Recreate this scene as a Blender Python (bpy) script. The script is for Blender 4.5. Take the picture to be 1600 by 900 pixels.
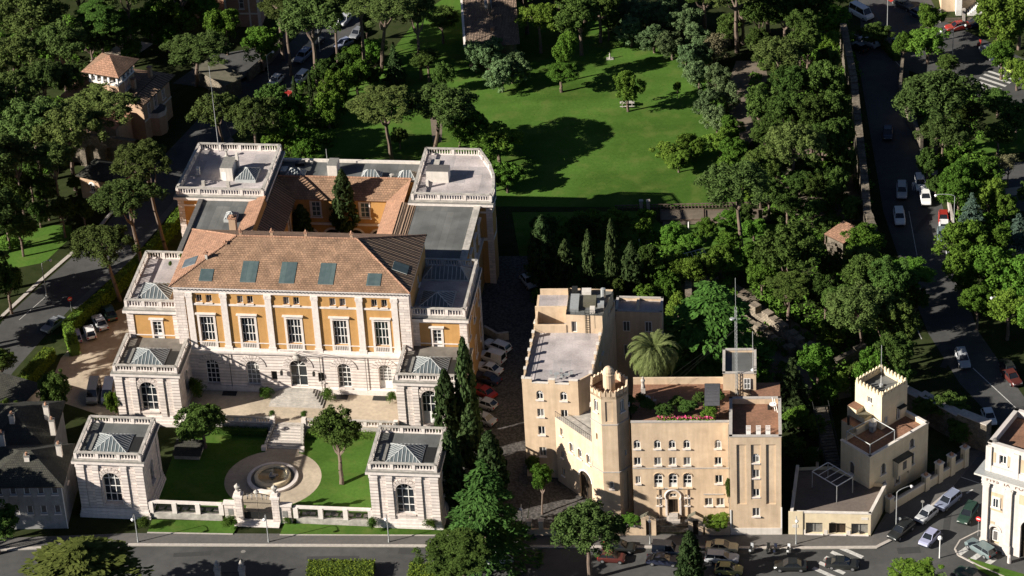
import bpy, math, random
import numpy as np
R = math.radians
random.seed(7)
for o in list(bpy.data.objects): bpy.data.objects.remove(o)
SC = bpy.context.scene
COL = SC.collection

# ------------------------------------------------------------------ camera, sky, sun, exposure
F, PITCH, ROLL, CAMH = 4680.2612, 0.5679, -0.0592, 243.9774      # focal length in px of a 1600 px frame
cp, sp = math.cos(PITCH), math.sin(PITCH)
FWD = np.array([0, cp, -sp]); _r0 = np.array([1., 0, 0]); _u0 = np.array([0, sp, cp])
RIGHT = math.cos(ROLL)*_r0 + math.sin(ROLL)*_u0
UP = -math.sin(ROLL)*_r0 + math.cos(ROLL)*_u0
cd = bpy.data.cameras.new('camera'); cam = bpy.data.objects.new('camera', cd); COL.objects.link(cam)
cd.sensor_fit = 'HORIZONTAL'; cd.sensor_width = 36.0; cd.lens = F/1600*36.0
cd.clip_start = 1.0; cd.clip_end = 6000.0
from mathutils import Matrix, Vector
M = Matrix.Identity(4)
for i in range(3):
    M[i][0], M[i][1], M[i][2] = RIGHT[i], UP[i], -FWD[i]
M[2][3] = CAMH
cam.matrix_world = M
SC.camera = cam

SUN_AZ, SUN_EL = 17.5, 26.5          # light travels towards +x turned SUN_AZ to +y, falling SUN_EL
dirL = Vector((math.cos(R(SUN_AZ))*math.cos(R(SUN_EL)), math.sin(R(SUN_AZ))*math.cos(R(SUN_EL)), -math.sin(R(SUN_EL))))
wd = bpy.data.worlds.new('World'); SC.world = wd; wd.use_nodes = True
nt = wd.node_tree; bg = nt.nodes['Background']
sky = nt.nodes.new('ShaderNodeTexSky'); sky.sky_type = 'NISHITA'; sky.sun_disc = False
sky.sun_elevation = R(SUN_EL); sky.sun_rotation = math.atan2(-dirL.x, -dirL.y)
nt.links.new(sky.outputs[0], bg.inputs[0]); bg.inputs[1].default_value = 0.05; sky.air_density = 0.35; sky.dust_density = 0.2; sky.ozone_density = 1.0
sl = bpy.data.lights.new('sun', 'SUN'); sl.energy = 5.0; sl.angle = R(0.5); sl.color = (1.0, 0.935, 0.85)
so = bpy.data.objects.new('sun', sl); COL.objects.link(so); so.rotation_euler = dirL.to_track_quat('-Z', 'Y').to_euler(); so.location = (-200, 200, 200)
SC.view_settings.view_transform = 'Standard'; SC.view_settings.look = 'None'; SC.view_settings.gamma = 1.0
SC.view_settings.use_curve_mapping = False
SC.view_settings.exposure = 1.06
SC.cycles.max_bounces = 4; SC.cycles.diffuse_bounces = 2; SC.cycles.glossy_bounces = 2; SC.cycles.transmission_bounces = 2
SC.cycles.transparent_max_bounces = 4
try: SC.cycles.use_denoising = True
except Exception: pass

def un(x, y, z=0.0):
    """pixel of the photograph -> point of the plane at height z"""
    d = FWD + RIGHT*(x-800)/F + UP*(450-y)/F
    t = (z-CAMH)/d[2]
    return Vector((d[0]*t, d[1]*t, z))
def mpp(x, y, z=0.0):
    p = un(x, y, z); return (p-Vector((0, 0, CAMH))).length/F      # metres per pixel there

# ------------------------------------------------------------------ materials
MATS = {}
def mat(name, col, col2=None, sc=1.0, rough=0.85, bump=0.0, spec=0.25, coord='UV', brick=None, streak=0.0, metal=0.0, detail=5, big=None, voro=0, rowbump=None, band=False):
    if name in MATS: return MATS[name]
    m = bpy.data.materials.new(name); m.use_nodes = True; MATS[name] = m
    t = m.node_tree; N = t.nodes; L = t.links; b = N['Principled BSDF']
    b.inputs['Roughness'].default_value = rough; b.inputs['Metallic'].default_value = metal
    b.inputs['Specular IOR Level'].default_value = spec
    c4 = lambda c: (c[0], c[1], c[2], 1)
    tc = N.new('ShaderNodeTexCoord'); src = tc.outputs[coord]
    if col2 is None: col2 = tuple(x*0.82 for x in col)
    nz = N.new('ShaderNodeTexNoise'); nz.inputs['Scale'].default_value = sc; nz.inputs['Detail'].default_value = detail; nz.inputs['Roughness'].default_value = 0.65
    L.new(src, nz.inputs['Vector'])
    rp = N.new('ShaderNodeMapRange'); rp.inputs[1].default_value = 0.35; rp.inputs[2].default_value = 0.65
    L.new(nz.outputs[0], rp.inputs[0])
    mx = N.new('ShaderNodeMix'); mx.data_type = 'RGBA'; mx.inputs[6].default_value = c4(col); mx.inputs[7].default_value = c4(col2)
    L.new(rp.outputs[0], mx.inputs[0]); out = mx.outputs[2]; hgt = nz.outputs[0]
    def mul(out, fac_socket, lo, hi):
        mr = N.new('ShaderNodeMapRange'); mr.inputs[1].default_value = 0.3; mr.inputs[2].default_value = 0.7
        mr.inputs[3].default_value = lo; mr.inputs[4].default_value = hi; L.new(fac_socket, mr.inputs[0])
        mm = N.new('ShaderNodeMix'); mm.data_type = 'RGBA'; mm.blend_type = 'MULTIPLY'; mm.inputs[0].default_value = 1.0
        L.new(out, mm.inputs[6]); L.new(mr.outputs[0], mm.inputs[7]); return mm.outputs[2]
    if big:
        n2 = N.new('ShaderNodeTexNoise'); n2.inputs['Scale'].default_value = big[0]; n2.inputs['Detail'].default_value = 3
        L.new(src, n2.inputs['Vector']); out = mul(out, n2.outputs[0], big[1], big[2])
    if band:       # long soft streaks left by mowing
        mp = N.new('ShaderNodeMapping'); mp.inputs['Scale'].default_value = (.012, .22, 1); mp.inputs['Rotation'].default_value = (0, 0, .06); L.new(src, mp.inputs['Vector'])
        n4 = N.new('ShaderNodeTexNoise'); n4.inputs['Scale'].default_value = 1.0; n4.inputs['Detail'].default_value = 3; L.new(mp.outputs[0], n4.inputs['Vector']); out = mul(out, n4.outputs[0], .86, 1.14)
        n5 = N.new('ShaderNodeTexNoise'); n5.inputs['Scale'].default_value = .35; n5.inputs['Detail'].default_value = 6; L.new(src, n5.inputs['Vector'])
        m5 = N.new('ShaderNodeMapRange'); m5.inputs[1].default_value = .50; m5.inputs[2].default_value = .72; m5.inputs[4].default_value = .62; L.new(n5.outputs[0], m5.inputs[0])
        x5 = N.new('ShaderNodeMix'); x5.data_type = 'RGBA'; L.new(m5.outputs[0], x5.inputs[0]); L.new(out, x5.inputs[6]); x5.inputs[7].default_value = (.110, .140, .036, 1); out = x5.outputs[2]
    if streak:
        mp = N.new('ShaderNodeMapping'); mp.inputs['Scale'].default_value = (1.6, 0.16, 1); L.new(src, mp.inputs['Vector'])
        n3 = N.new('ShaderNodeTexNoise'); n3.inputs['Scale'].default_value = 1.0; n3.inputs['Detail'].default_value = 4; L.new(mp.outputs[0], n3.inputs['Vector'])
        out = mul(out, n3.outputs[0], 1-streak, 1.0)
    if brick:
        w, h, mcol, ms, off = brick
        bk = N.new('ShaderNodeTexBrick'); bk.inputs['Scale'].default_value = 1.0; bk.inputs['Brick Width'].default_value = w
        bk.inputs['Row Height'].default_value = h; bk.inputs['Mortar Size'].default_value = ms; bk.inputs['Mortar Smooth'].default_value = 0.3; bk.offset = off
        bk.inputs['Color1'].default_value = (0.80, 0.80, 0.80, 1); bk.inputs['Color2'].default_value = (1.12, 1.08, 1.05, 1); bk.inputs['Mortar'].default_value = c4(mcol)
        L.new(src, bk.inputs['Vector'])
        mm = N.new('ShaderNodeMix'); mm.data_type = 'RGBA'; mm.blend_type = 'MULTIPLY'; mm.inputs[0].default_value = 1.0
        L.new(out, mm.inputs[6]); L.new(bk.outputs[0], mm.inputs[7]); out = mm.outputs[2]
        iv = N.new('ShaderNodeMath'); iv.operation = 'SUBTRACT'; iv.inputs[0].default_value = 1.0; L.new(bk.outputs[1], iv.inputs[1]); hgt = iv.outputs[0]
    if voro:
        vo = N.new('ShaderNodeTexVoronoi'); vo.inputs['Scale'].default_value = voro; L.new(src, vo.inputs['Vector'])
        out = mul(out, vo.outputs[0], 1.15, 0.55); hgt = vo.outputs[0]
    if rowbump:      # rounded ribs running down a roof slope
        wv = N.new('ShaderNodeTexWave'); wv.wave_type = 'BANDS'; wv.bands_direction = 'X'; wv.inputs['Scale'].default_value = rowbump; wv.inputs['Distortion'].default_value = 0.6
        L.new(src, wv.inputs['Vector']); ad = N.new('ShaderNodeMath'); ad.operation = 'ADD'; L.new(wv.outputs[1], ad.inputs[0]); L.new(hgt, ad.inputs[1]); hgt = ad.outputs[0]
    L.new(out, b.inputs['Base Color'])
    if bump:
        bp = N.new('ShaderNodeBump'); bp.inputs['Strength'].default_value = 1.0; bp.inputs['Distance'].default_value = bump
        L.new(hgt, bp.inputs['Height']); L.new(bp.outputs[0], b.inputs['Normal'])
    return m

def leafmat(name, c1, c2, tr=0.18):
    m = bpy.data.materials.new(name); m.use_nodes = True; MATS[name] = m
    t = m.node_tree; N = t.nodes; L = t.links; b = N['Principled BSDF']; out = N['Material Output']
    b.inputs['Roughness'].default_value = 0.8; b.inputs['Specular IOR Level'].default_value = 0.02
    g = N.new('ShaderNodeNewGeometry'); oi = N.new('ShaderNodeObjectInfo'); tc = N.new('ShaderNodeTexCoord')
    nz = N.new('ShaderNodeTexNoise'); nz.inputs['Scale'].default_value = 2.6; nz.inputs['Detail'].default_value = 2; L.new(tc.outputs['Object'], nz.inputs['Vector'])
    a = N.new('ShaderNodeMath'); a.operation = 'MULTIPLY_ADD'; a.inputs[1].default_value = 0.30; L.new(g.outputs['Random Per Island'], a.inputs[0])
    s = N.new('ShaderNodeMath'); s.operation = 'MULTIPLY_ADD'; s.inputs[1].default_value = 1.1; s.inputs[2].default_value = -0.22; L.new(nz.outputs[0], s.inputs[0]); L.new(s.outputs[0], a.inputs[2])
    mx = N.new('ShaderNodeMix'); mx.data_type = 'RGBA'; mx.inputs[6].default_value = (*c1, 1); mx.inputs[7].default_value = (*c2, 1); L.new(a.outputs[0], mx.inputs[0])
    hs = N.new('ShaderNodeHueSaturation'); L.new(mx.outputs[2], hs.inputs['Color'])
    r1 = N.new('ShaderNodeMapRange'); r1.inputs[3].default_value = 0.72; r1.inputs[4].default_value = 1.28; L.new(oi.outputs['Random'], r1.inputs[0]); L.new(r1.outputs[0], hs.inputs['Value'])
    r2 = N.new('ShaderNodeMath'); r2.operation = 'MULTIPLY'; r2.inputs[1].default_value = 7.31; L.new(oi.outputs['Random'], r2.inputs[0])
    r3 = N.new('ShaderNodeMath'); r3.operation = 'FRACT'; L.new(r2.outputs[0], r3.inputs[0])
    r4 = N.new('ShaderNodeMapRange'); r4.inputs[3].default_value = 0.478; r4.inputs[4].default_value = 0.512; L.new(r3.outputs[0], r4.inputs[0]); L.new(r4.outputs[0], hs.inputs['Hue'])
    L.new(hs.outputs[0], b.inputs['Base Color'])
    tl = N.new('ShaderNodeBsdfTranslucent'); L.new(hs.outputs[0], tl.inputs[0])
    ms = N.new('ShaderNodeMixShader'); ms.inputs[0].default_value = tr; L.new(b.outputs[0], ms.inputs[1]); L.new(tl.outputs[0], ms.inputs[2]); L.new(ms.outputs[0], out.inputs[0])
    return m

STONE = mat('travertine', (.74, .66, .60), (.65, .575, .52), 1.6, .8, .03, brick=(1.15, .46, (.66, .63, .61), .026, .5), streak=.14)
RUSTIC = mat('rusticated_stone', (.80, .72, .66), (.70, .63, .575), 1.4, .8, .06, brick=(60, .52, (.58, .55, .54), .05, .0), streak=.15)
TRIM = mat('pale_stone_trim', (.75, .68, .62), (.64, .575, .52), 2.2, .75, .01, streak=.15)
OLDSTONE = mat('weathered_stone', (.50, .46, .40), (.30, .28, .25), 1.3, .9, .02, big=(.5, .75, 1.1))
LEDGE = mat('lead_ledge', (.22, .21, .19), (.15, .145, .13), 2.0, .8)
BROOF = mat('brown_flat_roof', (.19, .17, .145), (.13, .118, .10), .8, .9, .004, big=(.3, .75, 1.15))
OCHRE = mat('ochre_plaster', (.50, .278, .098), (.445, .245, .085), .9, .9, .004, streak=.12)
TILE = mat('terracotta_tiles', (.325, .208, .132), (.23, .142, .09), 3.4, .85, .03, brick=(.42, .36, (.55, .52, .50), .03, .5), big=(.5, .72, 1.2))
TILEO = mat('orange_tiles', (.42, .245, .16), (.35, .20, .13), 2.0, .85, .04, brick=(.3, .42, (.6, .55, .5), .02, .5), big=(.5, .8, 1.1), rowbump=1.4)
RIBT = mat('ribbed_tiles', (.31, .215, .145), (.23, .16, .11), 2.4, .85, .12, brick=(.62, 40, (.25, .23, .22), .12, .0), rowbump=.8)
GREYROOF = mat('grey_roofing', (.135, .14, .135), (.11, .115, .11), .5, .9, .004, big=(.22, .72, 1.18), brick=(1.1, 60, (.80, .80, .80), .03, 0))
TERR = mat('terrace_gravel', (.47, .43, .42), (.37, .34, .335), 3.5, .95, .01, big=(.3, .7, 1.15), brick=(2.4, 2.4, (.9, .9, .9), .02, 0))
BRICKTERR = mat('brick_terrace', (.29, .16, .10), (.22, .12, .078), 3.0, .9, .006, brick=(.3, .15, (.7, .65, .6), .012, .5), big=(.4, .75, 1.15))
SANDPL = mat('sand_plaster', (.66, .505, .345), (.585, .44, .295), .8, .9, .006, streak=.2, big=(.25, .86, 1.08))
CREAM = mat('cream_plaster', (.70, .59, .40), (.62, .515, .345), .8, .9, .006, streak=.12)
PINKPL = mat('apricot_plaster', (.50, .35, .235), (.42, .29, .19), 1.0, .9, .006, streak=.2)
WHITE = mat('white_paint', (.78, .76, .72), (.70, .68, .64), 2.0, .6)
WHITEST = mat('white_stucco', (.72, .66, .58), (.62, .57, .50), 1.0, .85, streak=.2)
CURT = mat('window_blind', (.22, .215, .20), (.15, .148, .14), 1.5, .5)
GLASS = mat('window_glass', (.022, .028, .034), (.012, .016, .020), .8, .08, spec=.6)
GREENGL = mat('green_roof_glass', (.085, .118, .118), (.06, .092, .092), 1.2, .4, spec=.5, brick=(.8, 30, (.6, .7, .68), .02, 0))
LANTGL = mat('lantern_glass', (.115, .135, .14), (.07, .085, .09), 1.0, .3, spec=.5)
LANTRIB = mat('lantern_ribs', (.46, .47, .45), (.36, .37, .36), 2, .5)
IRON = mat('dark_iron', (.025, .025, .024), (.018, .018, .017), 4, .5)
STEEL = mat('grey_steel', (.42, .43, .42), (.34, .35, .34), 3, .45, metal=.3)
WOODD = mat('dark_door', (.05, .035, .022), (.035, .025, .016), 3, .6)
SHUT = mat('grey_shutter', (.16, .15, .14), (.12, .115, .11), 2, .7, brick=(20, .09, (.5, .5, .5), .02, 0))
ASPH = mat('asphalt', (.072, .071, .068), (.055, .055, .053), .7, .9, .004, coord='Object', big=(.09, .75, 1.2))
PAVE = mat('pavement', (.115, .108, .10), (.095, .09, .083), 2.2, .92, .004, coord='Object', big=(.2, .85, 1.1))
GTERR = mat('brown_terrace', (.155, .125, .105), (.125, .10, .085), 2.2, .92, .004, big=(.3, .85, 1.1))
KERB = mat('kerb_stone', (.44, .40, .35), (.33, .30, .27), 2.0, .85)
COBB = mat('cobbles', (.10, .092, .085), (.075, .07, .064), 2.0, .85, .012, coord='Object', voro=3.0, big=(.2, .8, 1.1))
GRAV = mat('pale_gravel', (.46, .38, .28), (.36, .30, .225), 1.6, .95, .01, coord='Object', big=(.13, .72, 1.12))
GRASS = mat('lawn_grass', (.066, .130, .023), (.051, .104, .018), 1.9, .95, .03, spec=0.0, coord='Object', big=(.06, .70, 1.28), detail=9, band=True)
SOIL = mat('garden_soil', (.040, .048, .020), (.024, .034, .012), .55, .95, .03, spec=0.0, coord='Object', big=(.045, .6, 1.3), detail=8)
DRY = mat('dry_earth', (.17, .135, .10), (.115, .095, .07), .8, .95, .02, coord='Object', big=(.1, .75, 1.15))
PAINTW = mat('road_paint', (.55, .54, .50), (.33, .32, .30), 3.0, .8, coord='Object')
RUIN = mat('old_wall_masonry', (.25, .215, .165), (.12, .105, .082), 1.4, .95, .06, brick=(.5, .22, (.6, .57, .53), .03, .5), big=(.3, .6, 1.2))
BARK = mat('bark', (.17, .125, .095), (.09, .068, .053), 3.0, .95, .03, coord='Object')
WATER = mat('fountain_water', (.13, .125, .085), (.10, .10, .07), 1, .06, spec=.6)
TYRE = mat('tyre_rubber', (.02, .02, .02), (.014, .014, .014), 3, .8)
RIM = mat('wheel_rim', (.40, .40, .41), (.3, .3, .3), 3, .35, metal=.6)
CARGL = mat('car_glass', (.015, .018, .022), (.011, .013, .016), 1, .05, spec=.7)
LAMPM = mat('headlamp', (.7, .7, .68), (.6, .6, .58), 2, .2)
TAILM = mat('tail_lamp', (.4, .03, .02), (.3, .02, .015), 2, .25)
AWN = mat('dark_canopy', (.085, .085, .09), (.06, .06, .065), 3, .85)
SLATE = mat('grey_tile_roof', (.060, .060, .048), (.040, .041, .034), 2.0, .9, .05, brick=(.3, .35, (.6, .6, .6), .03, .5), big=(.4, .75, 1.2))
MUDROOF = mat('mossy_roof', (.13, .12, .085), (.085, .08, .058), .8, .95, .02)
FLOWER = mat('pink_flowers', (.55, .10, .30), (.60, .05, .08), 6, .8)
SKIN = mat('skin', (.45, .27, .19), None, 2, .6)
CLOTHB = mat('light_shirt', (.5, .5, .55), None, 2, .8)
CLOTHD = mat('dark_trousers', (.04, .045, .06), None, 2, .8)
L_PINE = leafmat('pine_needles', (.036, .060, .016), (.088, .126, .034), .1)
L_BROAD = leafmat('broad_leaves', (.044, .100, .014), (.118, .200, .030), .2)
L_DARK = leafmat('dark_leaves', (.030, .060, .013), (.080, .128, .028), .12)
L_OLIVE = leafmat('silver_green_leaves', (.062, .105, .042), (.145, .208, .088), .15)
L_CYP = leafmat('cypress_scales', (.018, .036, .012), (.058, .088, .030), .08)
L_CEDAR = leafmat('cedar_needles', (.034, .086, .016), (.095, .180, .036), .1)
L_CEDARD = leafmat('deep_cedar_needles', (.026, .060, .014), (.072, .130, .030), .1)
L_CEDARY = leafmat('olive_cedar_needles', (.040, .058, .013), (.120, .142, .036), .1)
L_BLUE = leafmat('blue_cedar_needles', (.048, .085, .062), (.110, .160, .120), .1)
L_PALM = leafmat('palm_leaflets', (.048, .075, .020), (.150, .185, .072), .12)
L_HEDGE = leafmat('hedge_leaves', (.060, .115, .014), (.175, .250, .035), .18)
L_BRIGHT = leafmat('fresh_leaves', (.042, .104, .014), (.122, .212, .030), .2)
L_BALL = leafmat('clipped_leaves', (.030, .068, .012), (.070, .125, .022), .1)
L_DRY = leafmat('dry_twigs', (.085, .085, .045), (.19, .175, .095), .12)

# ------------------------------------------------------------------ mesh builder
class MB:
    def __init__(s): s.v = []; s.f = []; s.m = []; s.mats = []
    def mi(s, m):
        if m not in s.mats: s.mats.append(m)
        return s.mats.index(m)
    def face(s, pts, m):
        n = len(s.v); s.v += [tuple(p) for p in pts]; s.f.append(tuple(range(n, n+len(pts)))); s.m.append(s.mi(m))
    def box(s, x0, x1, y0, y1, z0, z1, m, top=None, ax=None):
        s.obox((0, 0), (1, 0), x0, x1, y0, y1, z0, z1, m, top)
    def obox(s, O, U, u0, u1, d0, d1, z0, z1, m, top=None, taper=0.0):
        """box along U (2-D unit vector); d runs to the left of U (into a wall whose outside is on the right)"""
        V = (-U[1], U[0]); P = lambda u, d, z: (O[0]+U[0]*u+V[0]*d, O[1]+U[1]*u+V[1]*d, z)
        t = taper
        a = [P(u0, d0, z0), P(u1, d0, z0), P(u1, d1, z0), P(u0, d1, z0)]
        b = [P(u0+t, d0+t, z1), P(u1-t, d0+t, z1), P(u1-t, d1-t, z1), P(u0+t, d1-t, z1)]
        for q in ((a[0], a[1], b[1], b[0]), (a[1], a[2], b[2], b[1]), (a[2], a[3], b[3], b[2]), (a[3], a[0], b[0], b[3])): s.face(q, m)
        s.face(b, top or m); s.face(a[::-1], m)
    def prism(s, poly, z0, z1, m, top=None, bottom=True):
        n = len(poly)
        for i in range(n):
            a, b = poly[i], poly[(i+1) % n]
            s.face([(a[0], a[1], z0), (b[0], b[1], z0), (b[0], b[1], z1), (a[0], a[1], z1)], m)
        s.face([(p[0], p[1], z1) for p in poly], top or m)
        if bottom: s.face([(p[0], p[1], z0) for p in poly][::-1], m)
    def lathe(s, prof, cx, cy, n, m, cap=True, z0=0.0, sx=1, sy=1):
        rings = [[(cx+r*sx*math.cos(2*math.pi*i/n), cy+r*sy*math.sin(2*math.pi*i/n), z0+z) for i in range(n)] for r, z in prof]
        for a, b in zip(rings, rings[1:]):
            for i in range(n):
                j = (i+1) % n; s.face([a[i], a[j], b[j], b[i]], m)
        if cap: s.face(rings[-1], m); s.face(rings[0][::-1], m)
    def tube(s, p0, p1, r0, m, r1=None, n=6, cap=True):
        r1 = r0 if r1 is None else r1
        p0, p1 = Vector(p0), Vector(p1); d = (p1-p0).normalized()
        a = d.orthogonal().normalized(); b = d.cross(a)
        A = [p0+(a*math.cos(2*math.pi*i/n)+b*math.sin(2*math.pi*i/n))*r0 for i in range(n)]
        B = [p1+(a*math.cos(2*math.pi*i/n)+b*math.sin(2*math.pi*i/n))*r1 for i in range(n)]
        for i in range(n):
            j = (i+1) % n; s.face([A[i], A[j], B[j], B[i]], m)
        if cap: s.face(B, m); s.face(A[::-1], m)
    def mesh(s, name):
        me = bpy.data.meshes.new(name); me.from_pydata(s.v, [], s.f); 
        for m in s.mats: me.materials.append(m)
        me.polygons.foreach_set('material_index', s.m)
        uv = me.uv_layers.new(name='UVMap'); data = np.empty(len(me.loops)*2, dtype=np.float32); k = 0
        V = s.v
        for f in s.f:
            p0, p1, p2 = np.array(V[f[0]]), np.array(V[f[1]]), np.array(V[f[2]])
            n = np.cross(p1-p0, p2-p0); l = np.linalg.norm(n)
            n = n/l if l > 1e-9 else np.array([0, 0, 1.])
            if abs(n[2]) > 0.985: uu = np.array([1., 0, 0]); vv = np.array([0, 1., 0])
            else:
                uu = np.array([-n[1], n[0], 0]); uu /= np.linalg.norm(uu); vv = np.cross(n, uu)
            for i in f:
                q = np.array(V[i]); data[k] = q@uu; data[k+1] = q@vv; k += 2
        uv.data.foreach_set('uv', data); me.update(); return me
    def build(s, name, parent=None, loc=None, rot=0.0, label=None):
        o = bpy.data.objects.new(name, s.mesh(name)); COL.objects.link(o)
        if parent: o.parent = parent
        if loc is not None: o.location = loc
        o.rotation_euler.z = rot
        if label: o['label'] = label
        return o

def thing(name, label, cat, loc=(0, 0, 0), rot=0.0, group=None):
    o = bpy.data.objects.new(name, None); COL.objects.link(o); o.location = loc; o.rotation_euler.z = rot
    o.empty_display_size = 0.5
    o['label'] = label; o['category'] = cat
    if group: o['group'] = group
    return o
def tag(o, label, cat, group=None):
    o['label'] = label; o['category'] = cat
    if group: o['group'] = group
    return o
def struct(name, mb, kind='structure'):
    o = mb.build(name); o['kind'] = kind; return o
def copytree(o, parent=None):
    c = o.copy(); COL.objects.link(c)
    if parent: c.parent = parent
    for ch in list(o.children): copytree(ch, c)
    return c
def inst(name, me, parent=None, loc=(0, 0, 0), rot=0.0, sc=(1, 1, 1)):
    o = bpy.data.objects.new(name, me); COL.objects.link(o); o.location = loc; o.rotation_euler.z = rot; o.scale = sc
    if parent: o.parent = parent
    return o

# ---- walls with openings --------------------------------------------------------------------
def arcpts(u, w, z1, n=8):
    r = w/2; zs = z1-r
    return [(u-r*math.cos(math.pi*i/n), zs+r*math.sin(math.pi*i/n)) for i in range(n+1)]
def wall(mb, O, A, L, z0, z1, m, holes=(), depth=0.25, jm=None, d=0.0):
    """flat wall from O along angle A (outside on the right hand), with openings (u,w,za,zb,arch) and their reveals"""
    U = (math.cos(A), math.sin(A)); V = (-U[1], U[0])
    P = lambda u, z, k=0.0: (O[0]+U[0]*u+V[0]*(d+k), O[1]+U[1]*u+V[1]*(d+k), z)
    jm = jm or m
    xs = sorted({0.0, L, *[h[0]-h[1]/2 for h in holes], *[h[0]+h[1]/2 for h in holes]})
    for a, b in zip(xs, xs[1:]):
        if b-a < 1e-5: continue
        c = (a+b)/2; cuts = sorted([(h[2], h[3]) for h in holes if abs(c-h[0]) < h[1]/2]); z = z0
        for ca, cb in cuts:
            if ca > z+1e-5: mb.face([P(a, z), P(b, z), P(b, ca), P(a, ca)], m)
            z = max(z, cb)
        if z < z1-1e-5: mb.face([P(a, z), P(b, z), P(b, z1), P(a, z1)], m)
    for u, w, za, zb, arch in [h[:5] for h in holes]:
        l, r = u-w/2, u+w/2
        if arch:
            pts = arcpts(u, w, zb); zs = zb-w/2; h = len(pts)//2
            for i in range(len(pts)-1):
                p, q = pts[i], pts[i+1]
                mb.face([P(p[0], p[1]), P(q[0], q[1]), P(q[0], zb), P(p[0], zb)], m)
                mb.face([P(*p), P(p[0], p[1], depth), P(q[0], q[1], depth), P(*q)], jm)
        else:
            zs = zb; mb.face([P(l, zb), P(l, zb, depth), P(r, zb, depth), P(r, zb)], jm)
        mb.face([P(l, za), P(l, za, depth), P(l, zs, depth), P(l, zs)], jm)
        mb.face([P(r, za), P(r, zs), P(r, zs, depth), P(r, za, depth)], jm)
        mb.face([P(l, za), P(r, za), P(r, za, depth), P(l, za, depth)], jm)
WCACHE = {}
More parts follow.
